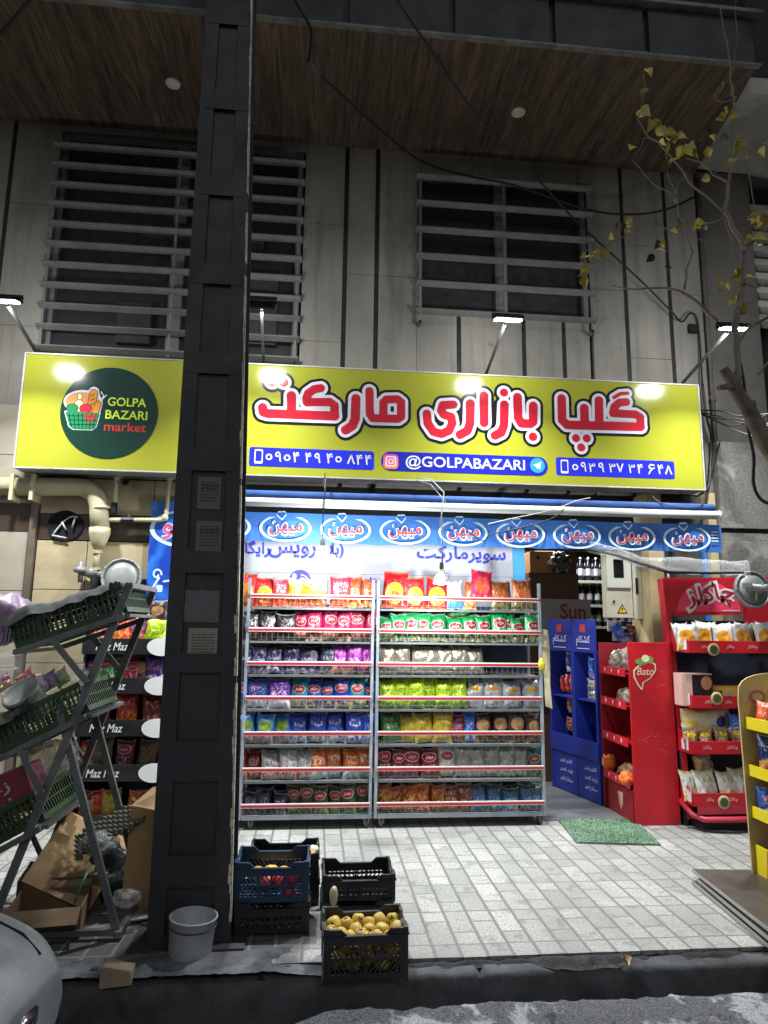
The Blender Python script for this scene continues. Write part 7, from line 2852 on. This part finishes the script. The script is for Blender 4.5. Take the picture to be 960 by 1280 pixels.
b.box(p.x - .004, p.x + .008, 3.58, YB - .001, .02, p.z, .003)
fp = b.build('front_panel', m_yel, ys)
b = MB()
# printed pack on the base panel
Mf = Matrix.Translation((p.x - .0055, 4.12, .13)) @ Matrix.Rotation(R(-90), 4, 'Z')
to = lambda v: Mf @ Vector((v.x, 0, v.z))
b.sdf(d_poly([(-.085, -.14), (.07, -.12), (.085, .10), (-.06, .12)]), -.12, .12, -.16, .16, .006, 0, to)
b.mi = 1
to2 = lambda v: Mf @ Vector((v.x, -.0015, v.z))
b.sdf(d_or(d_ell(.0, -.06, .05, .045), d_ell(.02, .03, .045, .04)), -.12, .12, -.16, .16, .006, 0, to2)
b.build('pack_print', [mat('print_orange', 'b9502a', .5, var=.2, scale=20, bump=0), mat('print_food', 'd08a3a', .5, var=.3, scale=30, bump=0)], fp)
yp = 'snack packets in the yellow stand'
zs_ = [p.z - hh / 2 + .012 for p, hh in lips]
for (kind, y, i, w_, h_, lab) in (('orangestick', 4.17, 0, .16, .17, 'orange brown open bag in the top tier of the yellow stand'), ('orange', 3.98, 0, .16, .18, 'orange packet at the frame edge, top tier of the yellow stand'),
                                  ('navybag', 4.12, 1, .19, .24, 'navy blue snack bag in the second tier of the yellow stand'), ('navybag', 3.92, 1, .19, .24, 'navy blue snack bag at the frame edge, second tier of the yellow stand'),
                                  ('bluewhite', 4.18, 2, .17, .19, 'blue and white snack bag in the third tier of the yellow stand'), ('bluewhite', 3.98, 2, .17, .2, 'blue and white snack bag at the frame edge, third tier of the yellow stand')):
    place_packet(kind, lips[i][0].x + .085, y + .03, zs_[i], w_, h_, lab, yp, d=.09, rz=R(-38), rx=R(-8))
b = MB()
b.blob((2.92, 4.10, .26), .075, .085, .10, 24, 16, .12, 3, 5)
tag(b.build('biscuit_pack', mat('waffle_tan', 'b5955c', .6, var=.5, scale=26, bump=.3)), 'round tan biscuit pack in the base of the yellow stand', 'biscuit pack')

m_brd = mat('board_face', '4a4540', .42, var=.08, scale=3, bump=.04, dirt='2c2621')
m_bre = mat('board_edge', '9a9a92', .7, var=.15, scale=9, bump=.1)


def board(c, z, ang, tx, lab, L=1.25, wd=.62, th=.018):
    t = thing('board', lab, 'board', (c[0], c[1], z))
    M = Matrix.Translation((c[0], c[1], z)) @ Matrix.Rotation(ang, 4, 'Z') @ Matrix.Rotation(tx, 4, 'X')
    b = MB()
    b.box(.003, wd, -L, -.003, .001, th, 0, M)
    b.mi = 0
    b.build('panel', m_brd, t)
    b = MB()
    b.box(0, .0028, -L, 0, 0, th + .0005, 0, M)
    b.box(.003, wd, -.0028, 0, 0, th + .0005, 0, M)
    b.build('edge_band', m_bre, t)


board((2.405, 4.37), .004, R(-5.5), R(0), 'dark brown board lowest of the pile on the pavers at the right', wd=.58)
board((2.425, 4.34), .026, R(-7.5), R(-1.2), 'dark brown board in the middle of the pile on the pavers', wd=.55)
board((2.43, 4.405), .060, R(-6.2), R(-1.0), 'dark brown board on top of the pile on the pavers at the right', wd=.60)
b = MB()
b.box(2.5, 2.9, 4.25, 4.3, .0225, .052)
b.box(2.45, 2.5, 3.6, 3.9, .0225, .03)
tag(b.build('batten', m_bre), 'pale batten wedged between the dark boards', 'batten')
# flat scuff: leaf on the kerb
b = MB()
p = G(783, 1206, -.01)
b.grid(lambda u, v: Vector((p.x + (u - .5) * .05 * math.sin(math.pi * min(1, v + .1)), p.y + (v - .5) * .06, .0 + .012 * (u - .5) ** 2 * 8 + .006 * v)), 6, 6)
tag(b.build('fallen_leaf', mat('leaf_pale', 'a08a68', .8, var=.2)), 'pale dry leaf fallen on the kerb mortar', 'leaf')

# ================================================================== TREE LEANING IN FROM THE RIGHT
TY = 3.25
m_bark = mat('bark', '6f6254', .9, var=.3, scale=14, bump=.6, bscale=60, dirt='2a2420')
m_twig = mat('twig', '7d7468', .85, var=.25, scale=14, bump=.3)
tree = thing('street_tree', 'nearly bare street tree with a few yellow leaves reaching in from the right', 'tree', (2.75, 3.2, -.05))
random.seed(21)


def br(b, pts, r0, r1, dy=0., Y=None):
    n = len(pts)
    P = []
    for i, (px, py) in enumerate(pts):
        P.append(W(px, py, (Y or TY) + dy * i / max(1, n - 1)))
    # extra points with a slight wander
    Q = []
    for a, c in zip(P, P[1:]):
        for k in range(3):
            q = a.lerp(c, k / 3)
            if k:
                q += Vector((mnoise.noise(q * 9), mnoise.noise(q * 9 + Vector((3, 0, 0))), mnoise.noise(q * 9 + Vector((0, 3, 0))))) * .012
            Q.append(q)
    Q.append(P[-1])
    b.tube(Q, [r0 + (r1 - r0) * i / (len(Q) - 1) for i in range(len(Q))], 8)


b = MB()
base = [Vector((2.78, 3.2, -.06)), Vector((2.74, 3.21, .8)), Vector((2.66, 3.22, 1.6)), Vector((2.56, 3.24, 2.2)), W(990, 600, TY), W(958, 556, TY), W(940, 520, TY), W(924, 494, TY), W(914, 474, TY), W(904, 461, TY)]
b.tube(base, [.085, .075, .066, .058, .05, .044, .040, .036, .033, .024], 14)
b.tube([W(918, 486, TY), W(908, 483, TY - .02), W(898, 485, TY - .04)], [.022, .018, .013], 10)
b.tube([W(938, 515, TY), W(940, 505, TY - .02), W(940, 502, TY - .03)], [.03, .022, .019], 10)
b.tube([W(950, 535, TY), W(953, 528, TY - .03)], [.028, .02], 10)
b.build('trunk', m_bark, tree)
b = MB()
br(b, [(921, 482), (921, 440), (918, 412), (926, 370), (932, 330), (930, 310), (915, 285), (905, 262), (909, 240), (912, 225), (916, 180), (917, 120), (913, 85), (905, 40), (900, 10)], .021, .003, .1)
br(b, [(930, 310), (945, 296), (962, 284), (985, 262)], .010, .007, -.1)
br(b, [(905, 265), (870, 236), (845, 203), (822, 177), (806, 166), (797, 150), (803, 128), (807, 108), (804, 92)], .006, .002, .2)
br(b, [(906, 272), (870, 283), (820, 286), (780, 295), (752, 310), (728, 330)], .005, .002, .15)
br(b, [(897, 401), (872, 378), (850, 364), (825, 360), (795, 362), (766, 357)], .011, .004, .1)
br(b, [(855, 362), (857, 338), (866, 314)], .007, .004)
br(b, [(866, 316), (856, 290), (850, 275), (845, 245), (847, 232), (858, 214)], .005, .002, .05)
br(b, [(845, 243), (838, 228), (834, 212)], .003, .002)
br(b, [(843, 244), (820, 232), (805, 218), (790, 200)], .0035, .0018, .05)
br(b, [(911, 228), (892, 219), (874, 202), (858, 198)], .006, .003)
br(b, [(912, 212), (930, 203), (945, 200), (965, 196)], .005, .003, -.05)
br(b, [(914, 208), (895, 215), (886, 220)], .004, .002)
br(b, [(935, 408), (948, 402), (965, 393)], .008, .006, -.05)
br(b, [(920, 432), (934, 412), (950, 402), (970, 394)], .007, .005, -.03)
br(b, [(925, 352), (945, 360), (965, 352)], .005, .003)
br(b, [(918, 380), (938, 392), (962, 398)], .004, .002)
br(b, [(928, 330), (915, 325), (900, 330), (892, 345)], .004, .002)
br(b, [(899, 300), (885, 302), (868, 296)], .003, .0015)
br(b, [(903, 262), (915, 300), (925, 335)], .004, .002, .1)
br(b, [(940, 185), (934, 210), (945, 265), (955, 290)], .004, .002, .05)
br(b, [(917, 150), (925, 165), (930, 180)], .003, .0015)
br(b, [(914, 125), (900, 128), (893, 120), (900, 108)], .003, .0015)
br(b, [(915, 90), (922, 50), (920, 0)], .003, .0015)
br(b, [(824, 178), (805, 172), (800, 186), (790, 198)], .003, .0012)
br(b, [(838, 175), (832, 190), (838, 210)], .003, .0012)
br(b, [(795, 292), (790, 305), (810, 318), (822, 310)], .003, .0012)
br(b, [(828, 288), (820, 300), (815, 315)], .0025, .0012)
br(b, [(752, 310), (742, 318), (735, 312), (724, 322)], .003, .0012)
br(b, [(945, 470), (958, 455), (975, 440)], .006, .004)
b.build('branches', m_twig, tree)


def leaf(b, p, s, yaw, pitch, roll, curl):
    M = Matrix.Translation(p) @ Euler((pitch, roll, yaw)).to_matrix().to_4x4()
    out = [(0, 0), (.30, .12), (.42, .34), (.30, .62), (.10, .88), (0, 1.05)]
    n = len(out)
    L = [b.bm.verts.new(M @ Vector((-w * s, curl * s * w * 1.4 + .1 * s * math.sin(v * 3), v * s))) for w, v in out]
    C = [b.bm.verts.new(M @ Vector((0, .1 * s * math.sin(v * 3), v * s))) for w, v in out]
    Rr = [b.bm.verts.new(M @ Vector((w * s, curl * s * w * 1.4 + .1 * s * math.sin(v * 3), v * s))) for w, v in out]
    for i in range(n - 1):
        b._face([L[i], C[i], C[i + 1], L[i + 1]], True)
        b._face([C[i], Rr[i], Rr[i + 1], C[i + 1]], True)


b = MB()
b.recalc = False
LV = [(805, 88, 5), (808, 110, 5), (802, 134, 6), (814, 150, 6), (818, 162, 7), (828, 170, 7), (836, 176, 6), (846, 174, 6), (852, 188, 8), (857, 182, 6), (790, 182, 5), (838, 205, 5), (903, 103, 5), (912, 119, 5), (905, 134, 4), (898, 146, 5), (912, 148, 4), (928, 178, 7), (940, 197, 5), (955, 180, 6), (908, 205, 5),
      (876, 225, 5), (846, 252, 4), (848, 272, 5), (838, 288, 4), (780, 288, 4), (792, 283, 4), (788, 270, 4), (750, 314, 7), (742, 320, 5), (730, 332, 6), (728, 345, 5), (735, 322, 5), (883, 280, 7), (917, 335, 5), (926, 342, 5), (932, 348, 5), (900, 347, 5), (914, 352, 4), (893, 362, 5), (921, 380, 7), (918, 374, 5), (952, 265, 7), (945, 272, 6), (940, 300, 6), (948, 308, 5), (958, 270, 6), (886, 170, 4), (760, 300, 5), (823, 306, 4), (820, 312, 5), (884, 183, 5)]
for px, py, s in LV:
    p = W(px, py, TY + random.uniform(-.05, .12))
    b.mi = random.choice((0, 0, 0, 1, 2))
    leaf(b, p, s * .0128, random.uniform(-1.2, 1.2), random.uniform(1.6, 4.2), random.uniform(-.9, .9), random.uniform(.1, .8))
    if s > 5:
        b.mi = random.choice((0, 1))
        leaf(b, p + Vector((.01, .01, .0)), s * .0105, random.uniform(-2, 2), random.uniform(1.2, 4.6), random.uniform(-1, 1), random.uniform(.1, .8))
for px, py in ((883, 163), (878, 180), (900, 174), (826, 302), (818, 318), (835, 330), (774, 278), (772, 284)):
    b.mi = 3
    leaf(b, W(px, py, TY + .05), .055, random.uniform(-1, 1), random.uniform(1.6, 4), random.uniform(-.9, .9), .7)


def leafmat(k, a, c):
    t = NT('leaf_' + k)
    n = t.noise(t.coord(), 14, 4)
    t.set(Base_Color=t.mix(t.range(n.outputs[0], .35, .65), H(a), H(c)), Roughness=.6)
    return t.m


b.build('leaves', [leafmat('yellow', '8d7d22', 'c2ad45'), leafmat('pale', 'a89a52', 'cfc27a'), leafmat('green', '5f6422', '8f8a35'), leafmat('dead', '14110f', '2c221b')], tree)

# ================================================================== CABLES IN THE AIR
m_cab_ = mat('cable_black', '0f0f10', .6, bump=0)


def cable(pts, r, lab, m=None, wob=0.):
    b = MB()
    P = [W(px, py, Y) for px, py, Y in pts]
    Q = []
    for i in range(len(P) - 1):
        p0, p1, p2, p3 = P[max(0, i - 1)], P[i], P[i + 1], P[min(len(P) - 1, i + 2)]
        for k in range(6):
            t = k / 6
            Q.append(.5 * ((2 * p1) + (-p0 + p2) * t + (2 * p0 - 5 * p1 + 4 * p2 - p3) * t * t + (-p0 + 3 * p1 - 3 * p2 + p3) * t ** 3))
    Q.append(P[-1])
    b.tube(Q, r, 7)
    return tag(b.build('cable', m or m_cab_), lab, 'cable')


cable([(355, -20, 4.0), (375, 12, 4.1), (389, 40, 4.2), (385, 78, 4.3)], .010, 'thick black cable dropping from above to a joint under the soffit')
cable([(385, 78, 4.3), (400, 94, 4.4), (440, 130, 4.7), (480, 166, 5.0), (530, 203, 5.4), (590, 221, 5.7), (640, 231, 5.8), (735, 262, 5.85), (790, 268, 5.85), (832, 262, 5.8), (868, 246, 5.95)], .011, 'black cable running under the soffit and sagging across the right louvred window')
b = MB()
b.tube([W(386, 78, 4.28), W(393, 86, 4.32), W(400, 94, 4.38)], [.012, .02, .013], 8)
tag(b.build('cable_joint', mat('tape_grey', '55504a', .8)), 'taped joint where two black cables meet under the soffit', 'cable joint')
cable([(485, -15, 3.6), (545, 72, 4.0), (600, 148, 4.5), (680, 232, 5.0), (720, 276, 5.3), (800, 350, 5.7), (838, 388, 5.8), (852, 402, 5.9), (862, 392, 5.93), (870, 396, 5.94), (874, 420, 5.95), (878, 480, 5.9)], .009, 'straight black cable slanting across the front down to the right of the sign')
cable([(878, 480, 5.9), (883, 520, 5.88), (889, 545, 5.88), (888, 580, 5.88), (885, 610, 5.8), (870, 620, 5.7)], .013, 'black cable hanging down beside the right end of the sign')
cable([(884, 605, 5.85), (893, 575, 5.85), (900, 552, 5.82)], .007, 'thin cable looping up from the sign end to the stone pier')
for k, (y0, y1, y2, lab) in enumerate(((513, 520, 516, 'uppermost cable of the bundle right of the sign'), (515, 528, 530, 'second cable of the bundle right of the sign'), (516, 540, 556, 'slack cable drooping lowest from the bundle right of the sign'), (517, 524, 536, 'tangled cable in the middle of the bundle right of the sign'), (514, 531, 512, 'crossing cable at the back of the bundle right of the sign'))):
    cable([(873, y0, 5.9), (900, (y0 + y1) / 2 + 2 * k - 3, 5.6), (925, y1, 5.2), (975, y2, 4.6)], .007, lab)
cable([(922, 440, 3.6), (930, 480, 3.5), (934, 530, 3.4), (942, 570, 3.35), (942, 605, 3.35), (952, 625, 3.35), (972, 632, 3.3)], .009, 'black cable hanging in front of the stone pier beside the trunk')
cable([(0, 42, 4.2), (18, 22, 4.1), (40, -4, 4.0)], .014, 'thick dark cable crossing the top left corner')
cable([(35, 585, 5.9), (60, 592, 5.9), (58, 585, 5.85)], .006, 'short cable under the left end of the sign')
cable([(610, 655, 5.3), (640, 648, 5.3), (680, 640, 5.3), (705, 632, 5.33), (720, 626, 5.4), (738, 622, 5.45)], .004, 'thin pale wire strung along the awning bar', mat('pale_wire', 'a8a49a', .5, bump=0))
cable([(586, 665, 5.36), (604, 676, 5.36), (614, 668, 5.36), (650, 660, 5.35), (690, 648, 5.35), (705, 636, 5.36)], .006, 'dark frayed cord lying over the awning emblems')
cable([(815, 620, 5.5), (825, 628, 5.45), (850, 634, 5.4), (876, 632, 5.4), (881, 615, 5.6)], .005, 'black wire sagging from under the sign over the awning end')
# small junction box by the last floodlight
p = W(867, 411, 5.97)
b = MB()
b.box(p.x - .05, p.x + .05, 5.95, 6.0, p.z - .04, p.z + .04, .006)
tag(b.build('junction_box', m_blk), 'small black junction box on the wall by the right floodlight', 'junction box')

# ================================================================== PARKED CAR (its nose in the lower left corner)
tcar = NT('silver_paint')
ncar = tcar.noise(tcar.coord(), 5, 6, .6)
fl_ = tcar.noise(tcar.map(tcar.coord(), (3, 14, 3), (.4, .3, .9)), 2, 6, .7, 1.5)
cc_ = tcar.mix(tcar.range(ncar.outputs[0], .35, .7), H('6f7578'), H('8d9395'))
cc_ = tcar.mix(tcar.math('MULTIPLY', tcar.range(fl_.outputs[0], .56, .66), .45), cc_, H('aaaeae'))
tcar.set(Base_Color=cc_, Roughness=tcar.range(fl_.outputs[0], .4, .7, .42, .6), Metallic=.1, Coat_Weight=.15, Coat_Roughness=.3)
m_carp = tcar.m
car = thing('parked_car', 'dusty silver car parked at the kerb, only its nose in view', 'car', (-2.9, 1.95, -.06))
yc, hw = 1.90, .83
X0 = -.825


def prof(s):
    """half width, sill height, shoulder height at distance s behind the nose"""
    hwid = hw * (1 - .10 * math.exp(-s / .07))
    sh = .49 + .13 * (1 - math.exp(-s / .30)) + .20 * min(1, s / 1.1)
    return hwid, .13, sh


def roofz(s):
    if s < 1.05: return 0
    if s < 1.75: return .52 * (s - 1.05) / .7
    if s < 3.0: return .52 + .03 * math.sin((s - 1.75) / 1.25 * 3.14)
    if s < 3.75: return .52 * (3.75 - s) / .75
    return 0


ST = [0, .008, .03, .07, .12, .2, .32, .5, .75, 1.05, 1.25, 1.5, 1.75, 2.2, 2.6, 3.0, 3.4, 3.75, 4.0, 4.15, 4.22]


def section(s):
    h_, z0, z1 = prof(s)
    if s > 3.9:
        k = (s - 3.9) / .32
        h_ *= 1 - .18 * k * k
        z1 -= .12 * k * k
    if s < .12:
        k = 1 - s / .12
        z0 += .10 * k * k
        z1 -= .06 * k * k
    rz_ = roofz(s)
    zc_ = z1 + .05
    pts = [(h_ * .86, z0), (h_ * .97, z0 + .07), (h_, (z0 + z1) / 2), (h_ * .99, z1 - .10), (h_ * .965, z1 - .025), (h_ * .88, z1)]
    if rz_ > .02:
        pts += [(h_ * .80, z1 + rz_ * .5), (h_ * .72, z1 + rz_ * .9), (h_ * .5, z1 + rz_)]
    else:
        pts += [(h_ * .68, z1 + .022), (h_ * .45, z1 + .034), (h_ * .25, zc_ - .01)]
    full = [(-y, z) for y, z in pts] + [(0, pts[-1][1] + .012)] + [(y, z) for y, z in pts[::-1]]
    return [Vector((X0 - s, yc + y, z - .0)) for y, z in full]


b = MB()
rings = [[b.bm.verts.new(p) for p in section(s)] for s in ST]
for a, c in zip(rings, rings[1:]):
    for k in range(len(a) - 1):
        b._face([a[k], a[k + 1], c[k + 1], c[k]], True)
b._face(rings[0][::-1], True)
b._face(rings[-1], True)
for a, c in zip(rings, rings[1:]):
    b._face([a[-1], a[0], c[0], c[-1]])
body = b.build('body', m_carp, car)
sb = body.modifiers.new('smooth', 'SUBSURF')
sb.levels = sb.render_levels = 2
m_gap = mat('panel_gap', '0a0a0b', .8, bump=0)


def skin(s, i, f, out=.002):           # a point just off the body between section points i and i+1
    p = section(s)
    q = p[i].lerp(p[i + 1], f)
    c = Vector((q.x, yc, .35))
    return q + (q - c).normalized() * out


b = MB()
b.tube([skin(s_, 12, .6) for s_ in (.05, .12, .2, .32, .5, .75, 1.0)], .004, 5)
b.build('bonnet_gap', m_gap, car)
b = MB()
b.tube([skin(.34, k_, .5, .001) for k_ in (14, 15, 16)], .004, 5)
b.build('bumper_gap', m_gap, car)
m_tyre = mat('tyre', '131314', .8, var=.2, bump=.2)
m_rim = mat('rim', '7a7d7f', .4, .7, var=.1)
for s in (.78, 3.35):
    for sd in (-1, 1):
        M = Matrix.Translation((X0 - s, yc + sd * (hw - .06), .235)) @ Matrix.Rotation(R(90 * sd), 4, 'X')
        b = MB()
        b.lathe([(.19, -.10), (.28, -.10), (.30, -.07), (.30, .05), (.28, .085), (.19, .085)], M, 36)
        wh = b.build('wheel', m_tyre, car)
        b = MB()
        b.lathe([(0, -.03), (.05, -.09), (.17, -.08), (.19, -.095), (.19, .06), (0, .05)], M, 24)
        b.build('rim', m_rim, wh)
m_cg = mat('car_glass', '0c0e10', .08, var=.1, bump=0, spec=.7)
for sd in (-1, 1):
    b = MB()
    for s0, s1 in ((1.5, 2.3), (2.36, 3.3)):
        a0, a1 = section(s0), section(s1)
        def sidept(s, k):
            h_, z0, z1 = prof(s)
            rz_ = roofz(s)
            return Vector((X0 - s, yc + sd * (h_ * (.845 - .10 * k) + .006), z1 + rz_ * (.08 + .72 * k)))
        b.grid(lambda u, v: sidept(s0 + (s1 - s0) * u, v), 8, 4)
    b.build('side_window', m_cg, car)
b = MB()
b.grid(lambda u, v: Vector((X0 - 1.12 - .55 * v, yc + (u - .5) * 2 * hw * (.78 - .12 * v), .90 + .47 * v + .03)), 8, 4)
b.build('windscreen', m_cg, car)
m_hl = mat('headlamp', '2b2e31', .12, var=.3, scale=20, bump=.1, spec=.8, coat=.5)
for sd in (-1, 1):
    b = MB()
    b.blob((X0 - .03, yc + sd * .40, .40), .05, .14, .05, 22, 14, .05, 2, 1)
    b.build('headlight', m_hl, car)
    b = MB()
    b.blob((X0 - .035, yc + sd * .64, .20), .05, .09, .06, 20, 12, .05, 2, 1)
    b.build('fog_recess', mat('recess_black', '0e0f10', .6, bump=0), car)
b = MB()
b.box(X0 - .01, X0 + .012, yc - .2, yc + .2, .36, .43, .006)
b.box(X0 - .01, X0 + .016, yc - .45, yc + .45, .20, .28, .006)
b.build('grille', m_blk, car)
b = MB()
b.box(X0 + .017, X0 + .022, yc - .26, yc + .26, .31, .42, .003)
b.build('number_plate', mat('plate_white', 'b0b2b0', .5), car)
